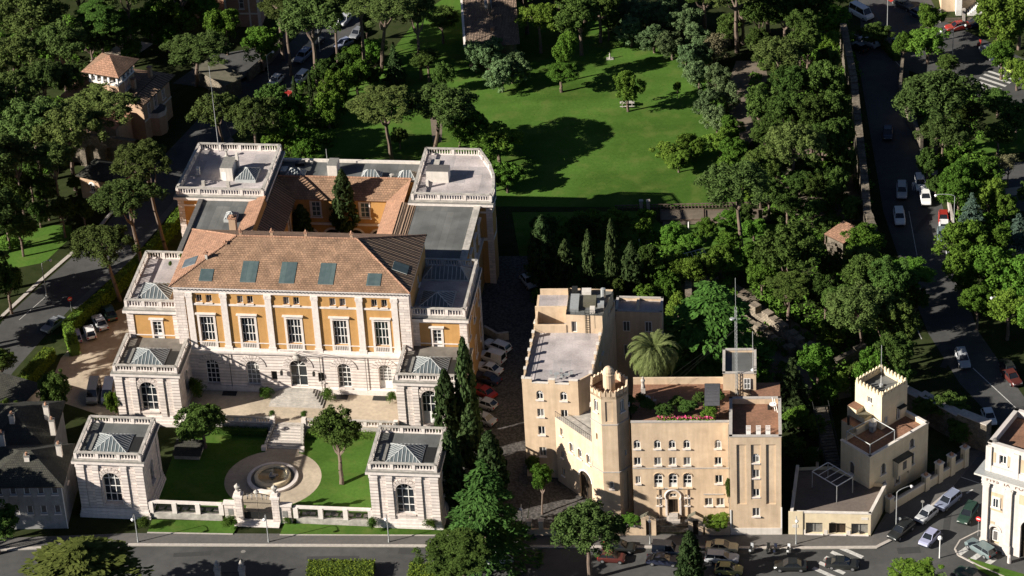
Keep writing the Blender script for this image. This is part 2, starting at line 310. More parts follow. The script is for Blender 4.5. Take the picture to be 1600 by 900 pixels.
def window(parent, O, A, hole, depth=0.25, nx=2, nz=3, barm=None, glass=None, panel=0.0, case=0.0, hood=False, sill=False, casem=None, name='window', arch_ring=0.0, d=0.0, label=None, bal=0.0, vous=0.0):
    """glazing set back in an opening (own object), with its stone surround as a sub-part"""
    u, w, za, zb, arch = hole[:5]; h = zb-za
    barm = barm or WHITE; glass = glass or GLASS; casem = casem or TRIM
    if glass is GLASS and not case and name == 'window' and random.random() < .3: glass = CURT
    key = (round(w, 2), round(h, 2), arch, depth, nx, nz, barm.name, glass.name, panel, case, hood, sill, casem.name, arch_ring, bal, vous)
    if key not in WCACHE:
        g = MB(); y = depth-0.02
        zg = h*panel
        if arch:
            pts = [(-w/2, zg), (w/2, zg)] + [(p[0], p[1]) for p in arcpts(0, w, h)][::-1]
        else: pts = [(-w/2, zg), (w/2, zg), (w/2, h), (-w/2, h)]
        g.face([(p[0], y, p[1]) for p in pts], glass)
        bw = 0.045 if w < 1.3 else 0.055
        if panel: g.box(-w/2, w/2, y-.03, y+.01, 0, zg, barm)
        for i in range(nx+1):
            x = -w/2+w*i/nx; edge = i in (0, nx); t = bw*(1.0 if edge else .8)
            top = h if not arch else (h-w/2+math.sqrt(max(0, (w/2)**2-x*x)))
            x0 = x if i == 0 else (x-2*t if i == nx else x-t)
            g.box(x0, x0+2*t, y-.07, y-.01, zg, max(top, zg+.1)-(0 if arch else .002), barm)
        hh = (h-w/2) if arch else h
        for k in range(nz+1):
            z = zg+(hh-zg)*k/nz; t = bw*.8
            z0 = z if k == 0 else (z-2*t if (k == nz and not arch) else z-t)
            g.box(-w/2+.01, w/2-.01, y-.06, y-.008, z0, z0+2*t, barm)
        if arch:
            for a in (45, 90, 135):
                g.tube((0, y-.03, hh), (w/2*.97*math.cos(R(a)), y-.03, hh+w/2*.97*math.sin(R(a))), .035, barm, n=4)
            pa = arcpts(0, w, h)
            for p, q in zip(pa, pa[1:]): g.tube((p[0]*.97, y-.03, hh+(p[1]-hh)*.97), (q[0]*.97, y-.03, hh+(q[1]-hh)*.97), .05, barm, n=4)
        fm = None
        if case or sill or hood or arch_ring or bal:
            f = MB()
            if case:
                hc = hh if arch else h
                f.box(-w/2-case, -w/2, -.07, .03, 0, hc, casem); f.box(w/2, w/2+case, -.07, .03, 0, hc, casem)
                if not arch: f.box(-w/2-case, w/2+case, -.075, .03, h, h+case, casem)
            if arch_ring:
                pa = arcpts(0, w, h, 12)
                for p, q in zip(pa, pa[1:]):
                    s1 = 1+2*arch_ring/w
                    a = [(p[0], p[1]), (q[0], q[1]), (q[0]*s1, hh+(q[1]-hh)*s1), (p[0]*s1, hh+(p[1]-hh)*s1)]
                    f.face([(t_[0], -.08, t_[1]) for t_ in a][::-1], casem)
                    f.face([(a[3][0], -.08, a[3][1]), (a[2][0], -.08, a[2][1]), (a[2][0], .02, a[2][1]), (a[3][0], .02, a[3][1])], casem)
                    if vous: continue
                    f.face([(a[0][0], -.08, a[0][1]), (a[0][0], .05, a[0][1]), (a[1][0], .05, a[1][1]), (a[1][0], -.08, a[1][1])], casem)
            if vous:
                nv = 11
                for k in range(nv):
                    a0, a1 = math.pi*(k+.07)/nv, math.pi*(k+.93)/nv; ro = w/2+arch_ring+vous*(1.15 if k == nv//2 else 1); ri = w/2+arch_ring+.04
                    q = [(r_*math.cos(t_), hh+r_*math.sin(t_)) for r_, t_ in ((ri, a0), (ro, a0), (ro, a1), (ri, a1))]
                    f.face([(x_, -.10, z_) for x_, z_ in q][::-1], casem)
                    for i_ in range(4): j_ = (i_+1) % 4; f.face([(q[i_][0], -.10, q[i_][1]), (q[j_][0], -.10, q[j_][1]), (q[j_][0], .0, q[j_][1]), (q[i_][0], .0, q[i_][1])], casem)
            if hood: f.box(-w/2-case-.18, w/2+case+.18, -.38, .0, h+case+.18, h+case+.36, casem); f.box(-w/2-case, w/2+case, -.12, .0, h+case+.002, h+case+.18, casem)
            if sill: f.box(-w/2-case-.1, w/2+case+.1, -.2, .02, -.16, -.002, casem)
            if bal:
                f.box(-w/2-case, w/2+case, -.10, .0, -bal-.02, -bal+.1, casem); n = int(w/.24)
                for i in range(n):
                    x = -w/2+w*(i+.5)/n; f.box(x-.05, x+.05, -.1, -.02, -bal+.1, -.16, casem)
                f.box(-w/2, w/2, -.015, .0, -bal, -.16, LEDGE)
                f.box(-w/2-case, -w/2, -.1, 0, -bal+.1, -.16, casem); f.box(w/2, w/2+case, -.1, 0, -bal+.1, -.16, casem)
            fm = f.mesh('window_frame')
        WCACHE[key] = (g.mesh(name), fm)
    gm, fm = WCACHE[key]
    U = (math.cos(A), math.sin(A)); V = (-U[1], U[0])
    o = inst(name, gm, parent, (O[0]+U[0]*u+V[0]*d, O[1]+U[1]*u+V[1]*d, za), A)
    if fm: inst('window_frame', fm, o)
    if label: o['label'] = label
    return o
def balustrade(mb, pts, z, h=1.0, m=None, closed=False, post=2.6, sp=0.37, w=.30, postw=.46):
    m = m or TRIM; P = list(pts)+([pts[0]] if closed else [])
    for a, b in zip(P, P[1:]):
        L = math.hypot(b[0]-a[0], b[1]-a[1])
        if L < .05: continue
        U = ((b[0]-a[0])/L, (b[1]-a[1])/L)
        mb.obox(a, U, 0, L, -w/2, w/2, z, z+.16, m); mb.obox(a, U, -.05, L+.05, -w/2-.05, w/2+.05, z+h-.15, z+h, OLDSTONE)
        n = max(1, round(L/post)); 
        for i in range(n+1):
            u = L*i/n; mb.obox(a, U, u-postw/2, u+postw/2, -w/2-.03, w/2+.03, z+.002, z+h-.152, m)
        for i in range(n):
            u0, u1 = L*i/n+postw/2, L*(i+1)/n-postw/2; k = max(1, int((u1-u0)/sp))
            for j in range(k):
                u = u0+(u1-u0)*(j+.5)/k
                mb.obox(a, U, u-.085, u+.085, -.085, .085, z+.16, z+h*.5, m, taper=.015)
                mb.obox(a, U, u-.05, u+.05, -.05, .05, z+h*.5, z+h-.15, m)
def lantern(mb, cx, cy, z, w, d, h, base=.25, ribs=8, fx=.0):
    """glazed pyramid / hipped roof light with ribs"""
    x0, x1, y0, y1 = cx-w/2, cx+w/2, cy-d/2, cy+d/2
    mb.box(x0-.1, x1+.1, y0-.1, y1+.1, z, z+base, LANTRIB)
    zb = z+base+.004; rx = fx*w/2; A = (cx-rx, cy, zb+h); B = (cx+rx, cy, zb+h)
    c = [(x0, y0, zb), (x1, y0, zb), (x1, y1, zb), (x0, y1, zb)]
    mb.face([c[0], c[1], B, A] if fx else [c[0], c[1], A], LANTGL); mb.face([c[1], c[2], B], LANTGL)
    mb.face([c[2], c[3], A, B] if fx else [c[2], c[3], A], LANTGL); mb.face([c[3], c[0], A], LANTGL)
    lp = lambda p, q, t: tuple(p[i]+(q[i]-p[i])*t for i in range(3))
    r = .055
    for q in range(4):
        a, b = c[q], c[(q+1) % 4]; tA = A if q in (0, 3) else B; tB = B if q in (0, 1) else A
        if q == 0: tA, tB = A, B
        if q == 1: tA, tB = B, B
        if q == 2: tA, tB = B, A
        if q == 3: tA, tB = A, A
        mb.tube(a, tA, r*1.3, LANTRIB, n=4)
        for i in range(1, ribs):
            t = i/ribs; p = lp(a, b, t)
            if fx and q in (0, 2):
                e = lp(a, tA, 1) if False else None
                xx = p[0]
                if xx < cx-rx: k = (xx-x0)/(cx-rx-x0); e = lp(c[0] if q == 0 else c[3], A, k)
                elif xx > cx+rx: k = (x1-xx)/(x1-cx-rx); e = lp(c[1] if q == 0 else c[2], B, k)
                else: e = (xx, cy, zb+h)
            else:
                k = 1-abs(2*t-1); s0 = a if t < .5 else b; e = lp(s0, tA if t < .5 else tB, k)
            mb.tube((p[0], p[1], p[2]+.02), (e[0], e[1], e[2]+.02), r, LANTRIB, n=4, cap=False)

# ------------------------------------------------------------------ the setting
def gpoly(pix, z0=0.0): return [(un(x, y, z0).x, un(x, y, z0).y) for x, y in pix]
TH, OX, OY = -0.1607, -35.9226, 326.6663          # frame of the ochre palazzo and its forecourt
ct, st = math.cos(TH), math.sin(TH)
def m2w(x, y): return (OX+ct*x-st*y, OY+st*x+ct*y)
def sheet(name, poly, z, m, thick=0.0, kind='structure'):
    b = MB()
    if thick: b.prism(poly, z-thick, z, m, bottom=False)
    else: b.face([(p[0], p[1], z) for p in poly], m)
    return struct(name, b, kind)
gb = MB(); gb.face([(-2500, -900, 0), (2500, -900, 0), (2500, 4000, 0), (-2500, 4000, 0)], SOIL); struct('ground', gb)
Z1, Z2, Z3, Z4 = .006, .012, .018, .024
# lawns of the park behind
sheet('park_lawn', gpoly([(455, 262), (470, 235), (520, 160), (600, 95), (660, 20), (720, -20), (800, 0), (940, 35), (960, 55), (1040, 70), (1110, 120), (1150, 180), (1170, 240), (1200, 322), (985, 324), (740, 322), (660, 262)]), Z1, GRASS)
sheet('vegetable_garden', gpoly([(1040, 328), (1200, 326), (1215, 345), (1035, 352)]), Z1, DRY)
sheet('kitchen_garden_lawn', gpoly([(800, 332), (1010, 330), (1035, 352), (1215, 350), (1190, 420), (1060, 430), (900, 440), (815, 420)]), Z1, GRASS)
sheet('garden_path', gpoly([(1003, 326), (1013, 326), (1028, 415), (1012, 415)]), Z2, DRY)
sheet('bare_earth_path', gpoly([(1135, 140), (1150, 95), (1195, 95), (1200, 125), (1165, 160), (1185, 215), (1150, 235), (1140, 180)]), Z2, DRY)
sheet('park_path', gpoly([(672, 182), (692, 182), (690, 222), (676, 222)]), Z2, DRY)
sheet('scrub_slope', gpoly([(1205, 230), (1330, 230), (1360, 345), (1230, 345)]), Z1, DRY)
sheet('lower_bank', gpoly([(1060, 445), (1130, 430), (1330, 560), (1330, 620), (1240, 640), (1130, 560)]), Z1, DRY)
sheet('corner_lawn', gpoly([(-30, 385), (60, 352), (112, 352), (112, 370), (70, 410), (-30, 430)]), Z2, GRASS)
sheet('lawn', gpoly([(1500, 225), (1600, 195), (1620, 235), (1530, 245)]), Z2, GRASS)
sheet('court', gpoly([(1560, 255), (1650, 250), (1650, 330), (1535, 330)]), Z1, ASPH)
sheet('court_gravel_path', gpoly([(1545, 298), (1640, 285), (1640, 300), (1548, 308)]), Z2, GRAV)
sheet('sand_terrace', gpoly([(1555, 398), (1650, 392), (1650, 412), (1570, 412)]), Z1, GRAV)
# roads
road_front = gpoly([(-200, 868), (206, 854), (690, 856), (1236, 859), (1370, 858), (1392, 846), (1490, 764), (1560, 700), (1700, 720), (1900, 950), (1500, 1050), (-300, 1050)])
sheet('street', road_front, Z1, ASPH)
sheet('road', gpoly([(1490, 764), (1500, 700), (1585, 690), (1500, 600), (1450, 520), (1410, 420), (1380, 330), (1345, 120), (1334, 72), (1345, 40), (1340, -10), (1440, -30), (1470, 30), (1660, 120), (1660, 175), (1520, 150), (1420, 110), (1425, 160), (1445, 230), (1475, 330), (1490, 420), (1530, 520), (1600, 620), (1660, 700), (1640, 760)]), Z2, ASPH)
sheet('road', gpoly([(-60, 700), (20, 582), (66, 530), (112, 480), (200, 400), (280, 305), (360, 215), (420, 160), (470, 128), (530, 75), (560, 45), (580, -20), (560, -30), (505, 15), (440, 80), (380, 122), (330, 165), (240, 260), (150, 370), (70, 440), (-60, 560)]), Z1, ASPH)
sheet('pavement', gpoly([(112, 480), (200, 400), (280, 305), (360, 215), (366, 219), (287, 310), (206, 406), (120, 484)]), .12, PAVE, .12)
sheet('kerb', gpoly([(-60, 556), (68, 438), (148, 368), (238, 258), (234, 256), (143, 367), (62, 437), (-66, 556)]), .13, KERB, .13)
sheet('far_yard', gpoly([(140, 95), (200, 62), (240, 68), (215, 85), (150, 105)]), Z2, GRAV)
sheet('far_yard_shade', gpoly([(335, 85), (400, 75), (420, 110), (350, 140), (270, 130)]), Z1, ASPH)  # dark asphalt colour stands in for the shade on this yard
# front pavement, kerb and planted strip
sheet('pavement', gpoly([(-200, 850), (206, 834), (690, 836), (1236, 836), (1362, 839), (1392, 790), (1500, 705), (1535, 705), (1490, 760), (1392, 842), (1368, 854), (1236, 855), (690, 852), (206, 850), (-200, 864)]), .13, PAVE, .13)
sheet('kerb', gpoly([(-200, 864), (206, 850), (690, 852), (1236, 855), (1368, 854), (1392, 842), (1490, 760), (1492, 763), (1394, 845.5), (1370, 857.5), (1236, 858.5), (690, 855.5), (206, 853.5), (-200, 868)]), .15, KERB, .15)
sheet('verge_lawn', [m2w(*p) for p in ((-15.1, -3.0), (-3.3, -2.6), (-2.9, .2), (-15.1, -.2))], .2, GRASS, .2)
sheet('verge_lawn', [m2w(*p) for p in ((3.1, -2.35), (26.5, -1.0), (26.5, 1.3), (15.2, .15), (3.3, .25))], .2, GRASS, .2)
sheet('verge_edging', [m2w(*p) for p in ((3.1, -2.5), (26.5, -1.15), (26.5, -1.0), (3.1, -2.35))], .24, KERB, .24)
sheet('verge_edging', [m2w(*p) for p in ((-15.1, -3.15), (-3.3, -2.75), (-3.3, -2.6), (-15.1, -3.0))], .24, KERB, .24)
# forecourt garden of the palazzo
sheet('forecourt_lawn', [m2w(*p) for p in ((-15.6, .9), (15.6, .9), (15.6, 21.2), (-15.6, 21.2))], .10, GRASS, .1)
def ring(r, n=48, cx=-.35, cy=10.2, a0=0): return [(cx+r*math.cos(2*math.pi*i/n), cy+r*math.sin(2*math.pi*i/n)) for i in range(n)]
sheet('fountain_gravel', [m2w(*p) for p in ring(6.75)], .106, GRAV)
sheet('forecourt_path', [m2w(*p) for p in ((-2.8, .9), (2.2, .9), (2.0, 6), (2.1, 17.4), (-2.7, 17.4), (-2.8, 6))], .100+.010, GRAV)
sheet('stepping_stone_path', [m2w(*p) for p in ((-15.5, 2.35), (-3.2, 2.35), (-3.2, 2.4), (-15.5, 2.4))], .112, GRASS)
pv = MB()
for s, (a, b) in ((0, (-14.8, -6.0)), (1, (4.2, 14.8))):
    n = int((b-a)/1.0)
    for i in range(n):
        x = a+(b-a)*i/n; c = [m2w(x, 2.2), m2w(x+.72, 2.2), m2w(x+.72, 2.95), m2w(x, 2.95)]
        pv.prism(c, .1, .135, KERB, bottom=False)
o = struct('stepping_stones', pv)
tb = MB(); tb.prism([m2w(*p) for p in ((-15.7, 21.4), (15.7, 21.4), (15.7, 30.2), (-15.7, 30.2))], 0, 1.4, OLDSTONE, GRAV, bottom=False); struct('forecourt_terrace', tb)
tb = MB()
for x in (-11.3, 5.0, 10.7):
    tb.face([(*m2w(x, 28.0), 1.41), (*m2w(x+2.1, 28.0), 1.41), (*m2w(x+2.1, 29.2), 1.41), (*m2w(x, 29.2), 1.41)], IRON)
struct('light_well_floor', tb)
sheet('side_gravel_court', gpoly([(95, 560), (150, 500), (195, 480), (300, 480), (300, 640), (160, 650), (70, 620)]), Z3, GRAV)
sheet('cobbled_lane', gpoly([(690, 856), (816, 856), (835, 740), (835, 400), (770, 400), (730, 500), (700, 640)]), Z2, COBB)
sheet('entrance_yard', gpoly([(822, 832), (1145, 832), (1145, 805), (930, 790), (870, 735), (835, 735)]), Z3, COBB)
# zebra crossings
def zebra(p, q, n, w, l, nm='crossing_marking', zz=.02):
    b = MB(); A = un(*p); B = un(*q); d = (B-A)/(n-1) if n > 1 else B-A; u = d.normalized(); v = Vector((-u.y, u.x, 0))
    for i in range(n):
        c = A+d*i; b.face([tuple(c-u*w-v*l+Vector((0, 0, zz))), tuple(c+u*w-v*l+Vector((0, 0, zz))), tuple(c+u*w+v*l+Vector((0, 0, zz))), tuple(c-u*w+v*l+Vector((0, 0, zz)))], PAINTW)
    struct(nm, b)
zebra((1328, 862.5), (1290, 896), 5, .32, 2.0); zebra((1537, 138), (1565, 118), 5, .28, 2.6)
zebra((1508, 860), (1545, 880), 3, .4, 1.3, zz=.106)
b = MB()
def lane(p, q, w=.07):
    A = un(*p); B = un(*q); u = (B-A).normalized(); v = Vector((-u.y, u.x, 0))*w; z = Vector((0, 0, .022))
    b.face([tuple(A-v+z), tuple(B-v+z), tuple(B+v+z), tuple(A+v+z)], PAINTW)
lane((1420, 330), (1433, 400), .05); lane((1520, 575), (1590, 640)); lane((1425, 496), (1440, 530)); lane((1510, 771), (1520, 765), .12); lane((1500, 745), (1530, 755), .06)
lane((70, 465), (30, 500), .05); lane((1330, 52), (1375, 70), .05); lane((1375, 70), (1408, 105), .05)
struct('lane_marking', b)
pb = MB(); PATCH = mat('asphalt_patch', (.048, .048, .047), (.04, .04, .039), 2, .9, coord='Object'); rp_ = random.Random(9)
for x, y, l, w in ((300, 866, 5, .9), (520, 872, 7, .8), (640, 862, 3, 1.2), (820, 866, 5, .7), (1180, 872, 6, .8), (1420, 860, 3, 1.4), (1480, 815, 4, .9), (1550, 740, 4, .8), (1560, 640, 4, 1.0), (1480, 560, 5, .9), (1430, 460, 5, .8), (1440, 350, 6, .8), (100, 470, 4, .8), (180, 420, 5, .7), (1500, 110, 5, .9), (1450, 80, 4, .8)):
    p = un(x, y); a = rp_.uniform(-.3, .3) if y > 850 else 1.1+rp_.uniform(-.3, .3); u = Vector((math.cos(a), math.sin(a), 0)); v = Vector((-u.y, u.x, 0)); z = Vector((0, 0, .0165)); pb.face([tuple(p-u*l/2-v*w/2+z), tuple(p+u*l/2-v*w/2+z), tuple(p+u*l/2+v*w/2+z), tuple(p-u*l/2+v*w/2+z)], PATCH)
struct('asphalt_patch', pb)
for x, y in ((380, 862), (700, 866), (1290, 875), (1470, 835), (1520, 690), (1445, 420), (130, 450)):
    t = thing('manhole_cover', 'round iron manhole cover set in the road', 'manhole cover', tuple(un(x, y)+Vector((0, 0, .019))), 0, 'manhole covers'); b = MB(); b.lathe([(.33, 0), (.33, .006)], 0, 0, 16, LEDGE); b.build('lid', t)
# traffic island by the gate building
isl = gpoly([(1492, 858), (1500, 845), (1530, 830), (1600, 850), (1640, 905), (1600, 915), (1530, 885), (1497, 868)])
sheet('island_pavement', isl, .10, ASPH, .10)
sheet('island_grass', gpoly([(1512, 872), (1545, 882), (1600, 898), (1640, 910), (1600, 930), (1530, 892)]), .11, GRASS)
b = MB()
for a, c in zip(isl, isl[1:]+isl[:1]):
    L = math.hypot(c[0]-a[0], c[1]-a[1]); b.obox(a, ((c[0]-a[0])/L, (c[1]-a[1])/L), 0, L, -.1, .1, .0, .14, KERB)
struct('island_kerb', b)

# ------------------------------------------------------------------ the ochre palazzo
PAL = (OX, OY, 0)
pal = thing('palazzo', 'large ochre palazzo with white pilasters, tiled hip roof and balustraded terraces around a cypress court', 'palace', PAL, TH)
def part(mb, name, parent=pal, label=None): return mb.build(name, parent, label=label)
HP = math.pi/2
# ground storey, central front
b = MB(); xs = (-12.6, -6.65, 0.0, 6.65, 12.6)
H1 = [(xs[0], 1.9, 2.4, 6.6, True), (xs[1], 1.9, 2.4, 6.6, True), (xs[2], 2.5, 2.35, 7.0, True), (xs[3], 1.9, 2.4, 6.6, True), (xs[4], 1.9, 2.4, 6.6, True), (-3.6, .85, 3.3, 4.9, False), (3.25, .85, 3.3, 4.9, False)]
H1 = [(h[0]+16.9, *h[1:]) for h in H1]
O = (-16.9, 29.5); wall(b, O, 0, 33.8, 1.3, 8.0, RUSTIC, H1, .45)
b.box(-16.9, 16.9, 29.25, 29.5-.004, 1.2, 2.2, TRIM)
part(b, 'ground_storey')
for i, h in enumerate(H1[:5]):
    if i == 2: window(pal, O, 0, h, .45, 2, panel=.0, arch_ring=.2, case=.0, glass=GLASS, name='entrance_door', nz=2, vous=.75, casem=RUSTIC)
    else: window(pal, O, 0, h, .45, 3, 4, panel=.28 if i == 4 else 0, arch_ring=.16, sill=(i < 4), vous=.85, casem=RUSTIC)
for h in H1[5:]: window(pal, O, 0, h, .45, 1, 1, glass=IRON, barm=IRON, sill=True)
b = MB(); b.box(-17.0, 17.0, 29.1, 29.5-.003, 7.95, 8.15, TRIM); b.box(-17.05, 17.05, 29.0, 29.5-.003, 8.15, 8.45, TRIM); b.box(-17.0, 17.0, 29.35, 29.5, 8.45, 8.75, TRIM); part(b, 'string_course')
# piano nobile
b = MB(); H2 = [(x+16.0, 2.0, 9.7, 13.9, False) for x in xs]; H3 = [(x+16.0+d,   .85, 16.3, 17.6, False) for x in xs for d in (-.72, .72)]
wall(b, (-16.0, 29.6), 0, 32.0, 8.4, 17.95, OCHRE, H2+H3, .35); part(b, 'upper_wall')
for h in H2: window(pal, (-16, 29.6), 0, h, .35, 4, 3, case=.32, hood=True, bal=.95)
for h in H3: window(pal, (-16, 29.6), 0, h, .35, 2, 1, sill=True)
b = MB(); b.box(-16, 16, 29.5, 29.598, 15.85, 16.15, TRIM); b.box(-16, 16, 29.52, 29.598, 9.55, 9.68, TRIM); part(b, 'wall_band')
for x in (-14.75, -9.75, -3.35, 3.35, 9.75, 14.75):
    b = MB(); w = .45
    b.box(x-w, x+w, 29.38, 29.599, 8.4, 17.25, TRIM); b.box(x-w-.12, x+w+.12, 29.30, 29.599, 8.4, 9.1, TRIM)
    b.box(x-w-.08, x+w+.08, 29.32, 29.599, 17.25, 17.95, TRIM)
    for s in (-1, 1): b.tube((x+s*w*.85, 29.30, 17.6), (x+s*w*.85, 29.5, 17.6), .2, TRIM, n=8)
    part(b, 'pilaster')
for s in (-1, 1):
    b = MB(); a, c = (-16.9, -15.4) if s < 0 else (15.4, 16.9)
    b.box(a, c, 29.42, 31.0, 8.4, 17.95, STONE); part(b, 'corner_quoin')
b = MB()
b.box(-16.9, 16.9, 29.45, 44, 17.95, 18.6, TRIM); b.box(-17.0, 17.0, 29.3, 44.05, 18.6, 18.8, TRIM); b.box(-17.2, 17.2, 28.9, 44.3, 18.98, 19.25, TRIM)
for i in range(66): x = -16.8+33.6*i/65; b.box(x-.11, x+.11, 29.0, 29.3, 18.8, 18.98, TRIM)
part(b, 'cornice')
b = MB(); wall(b, (16.9, 31.0), HP, 13.0, 1.3, 17.95, OCHRE, [(6.5, 1.2, 15.2, 16.8, False)], .2); wall(b, (16.9, 44), math.pi, 33.8, 1.3, 17.95, OCHRE, [], .2); wall(b, (-16.9, 44), -HP, 13, 1.3, 17.95, OCHRE)
part(b, 'side_wall'); window(pal, (16.9, 31.0), HP, (6.5, 1.2, 15.2, 16.8, False), .2, 2, 2, sill=True)
# hip roof
ZE, ZR = 19.3, 22.7; e = [(-17.25, 28.8, ZE), (17.25, 28.8, ZE), (17.25, 44.3, ZE), (-17.25, 44.3, ZE)]; rA, rB = (-8.9, 37.4, ZR), (8.5, 37.4, ZR)
b = MB(); b.face([e[0], e[1], rB, rA], TILE); b.face([e[1], e[2], rB], RIBT); b.face([e[2], e[3], rA, rB], TILE); b.face([e[3], e[0], rA], TILEO)
for p, q in zip(e, e[1:]+e[:1]): b.face([(p[0], p[1], ZE-.05), (q[0], q[1], ZE-.05), q, p], TILEO)
roof = part(b, 'tiled_roof')
b = MB()
for p, q in ((e[0], rA), (e[1], rB), (rA, rB), (e[2], rB), (e[3], rA)): b.tube(p, q, .15, TILEO, n=6)
b.build('ridge_tiles', roof)
def on_front(x, t): 
    """point on the front slope, t from the eave (0) to the ridge (1)"""
    return (x, 28.8+(37.4-28.8)*t, ZE+(ZR-ZE)*t)
def patch(x0, x1, t0, t1, lift=.07, m=GREENGL):
    b = MB(); q = [on_front(x0, t0), on_front(x1, t0), on_front(x1, t1), on_front(x0, t1)]
    n = Vector((0, -(ZR-ZE), 8.6)).normalized()*lift; T = [tuple(Vector(p)+n) for p in q]
    b.face(T, m); 
    for i in range(4): j = (i+1) % 4; b.face([q[i], q[j], T[j], T[i]], LANTRIB)
    b.build('roof_skylight', roof)
for x0, x1, t1 in ((-13.1, -11.2, .35), (-7.2, -4.95, .52), (-1.6, .6, .52), (4.0, 6.2, .52), (10.9, 12.9, .35)): patch(x0, x1, .12, t1)
n = Vector((3.4, 0, 8.7)).normalized()
for s in (-1, 1):      # skylights on the hipped ends
    b = MB(); e0 = 17.25*s; rx = rA[0] if s < 0 else rB[0]
    P = lambda y, t: Vector((e0+(rx-e0)*t, y, ZE+(ZR-ZE)*t)); up = Vector((3.4*s, 0, 8.5)).normalized()*.07
    q = [P(33.0, .12), P(35.2, .12), P(35.2, .36), P(33.0, .36)]; q = q if s > 0 else q[::-1]
    b.face([tuple(p+up) for p in q], GREENGL if s > 0 else LANTGL)
    for i in range(4): j = (i+1) % 4; b.face([tuple(q[i]), tuple(q[j]), tuple(q[j]+up), tuple(q[i]+up)], LANTRIB)
    b.build('roof_skylight', roof)
def chimney(x, y, z0, z1, w=.45, m=None, parent=None, cap=True):
    b = MB(); m = m or PINKPL; b.box(x-w/2, x+w/2, y-w/2, y+w/2, z0, z1, m)
    if cap: b.box(x-w/2-.1, x+w/2+.1, y-w/2-.1, y+w/2+.1, z1, z1+.12, TILEO); b.lathe([(w*.35, 0), (w*.35, .25), (.05, .45)], x, y, 8, TILEO, z0=z1+.12)
    b.build('chimney', parent or roof)
for x, y, h in ((-8.4, 37.9, 23.0), (1.0, 38.2, 22.95), (7.6, 38.2, 22.95), (-4.0, 38.4, 22.9), (-10.3, 36.0, 22.3)): chimney(x, y, 21.3, h, .38)
chimney(-12.6, 33.5, 20, 22.0, .35, OLDSTONE)
# blocks either side, with terraces
def terrace_block(x0, x1, y0, y1, zf, zc, zw, side):
    pass
for s in (-1, 1):
    x0, x1 = (-24.55, -16.9) if s < 0 else (16.9, 24.55); L = x1-x0; c = -20.3 if s < 0 else 20.3
    b = MB(); h = [(c-x0, 1.25, 8.75, 12.0, False)]; wall(b, (x0, 30.8), 0, L, 8.4, 13.2, OCHRE, h, .25)
    if s > 0:
        hs = [(2.2+i*4.6, 1.2, 9.3, 12.0, False) for i in range(3)]; wall(b, (24.55, 30.8), HP, 13.2, 8.4, 13.2, OCHRE, hs, .25)
        hs2 = [(2.2+i*4.6, 1.2, 3.2, 6.2, False) for i in range(3)]; wall(b, (24.55, 30.8), HP, 13.2, 0, 8.4, OCHRE, hs2, .25); wall(b, (x0, 30.8), 0, L, 0, 8.4, STONE)
    else: wall(b, (-24.55, 44), -HP, 13.2, 0, 13.2, OCHRE, [(2.2+i*4.4, 1.2, 9.3, 12, False) for i in range(3)], .25); wall(b, (x0, 30.8), 0, L, 0, 8.4, STONE)
    wall(b, (x1, 44), math.pi, L, 0, 13.2, OCHRE)
    part(b, 'wing_wall')
    window(pal, (x0, 30.8), 0, h[0], .25, 2, 3, panel=.36, case=.28, hood=True, name='terrace_door')
    if s > 0:
        for q in hs: window(pal, (24.55, 30.8), HP, q, .25, 2, 3, case=.22, sill=True, glass=SHUT, hood=True)
        for q in hs2: window(pal, (24.55, 30.8), HP, q, .25, 2, 3, case=.22, sill=True, glass=SHUT)
    b = MB()
    for a, d in ((x0, .95), (x1-.95, .95)): b.box(a-.02*(a == x0), a+d+.02*(a > x0), 30.68, 30.8-.003, 8.4, 13.2, STONE)
    xo = x0 if s < 0 else x1
    b.box(xo-.05 if s < 0 else xo+.003, xo-.003 if s < 0 else xo+.1, 30.68, 31.7, 0, 13.2, STONE)
    b.box(xo+.003 if s > 0 else xo-.1, xo+.1 if s > 0 else xo-.003, 42.8, 44.05, 0, 13.2, STONE)
    b.box(x0-.06, x1+.06 if s > 0 else x1, 30.6, 30.8-.004, 8.4, 8.9, TRIM); b.box(x0, x1, 30.72, 30.8-.004, 9.6, 9.75, TRIM); part(b, 'quoins')
    b = MB(); xa, xb = (x0-.1, x1) if s < 0 else (x0, x1+.1)
    b.box(xa, xb, 30.65, 44.1, 13.2, 13.6, TRIM); o_ = .35
    b.box(xa-(o_ if s < 0 else 0), xb+(o_ if s > 0 else 0), 30.25, 44.3, 13.6, 14.05, TRIM, LEDGE); b.box(xa, xb, 30.6, 44.1, 14.05, 14.5, OLDSTONE, TERR)
    part(b, 'terrace_cornice')
    b = MB(); zb = 14.504; xe = x0+.15 if s < 0 else x1-.15; xi = x1 if s < 0 else x0
    balustrade(b, [(xi, 30.75), (xe, 30.75), (xe, 43.7), (xi, 43.7)], zb, 1.2); part(b, 'terrace_balustrade')
    b = MB(); lantern(b, -20.9 if s < 0 else 20.0, 34.6, zb, 4.6, 4.2, 1.1); part(b, 'roof_lantern')
    if s > 0: b = MB(); lantern(b, 20.4, 41.2, zb, 6.6, 3.0, 1.3, fx=.62, ribs=11); part(b, 'roof_lantern')
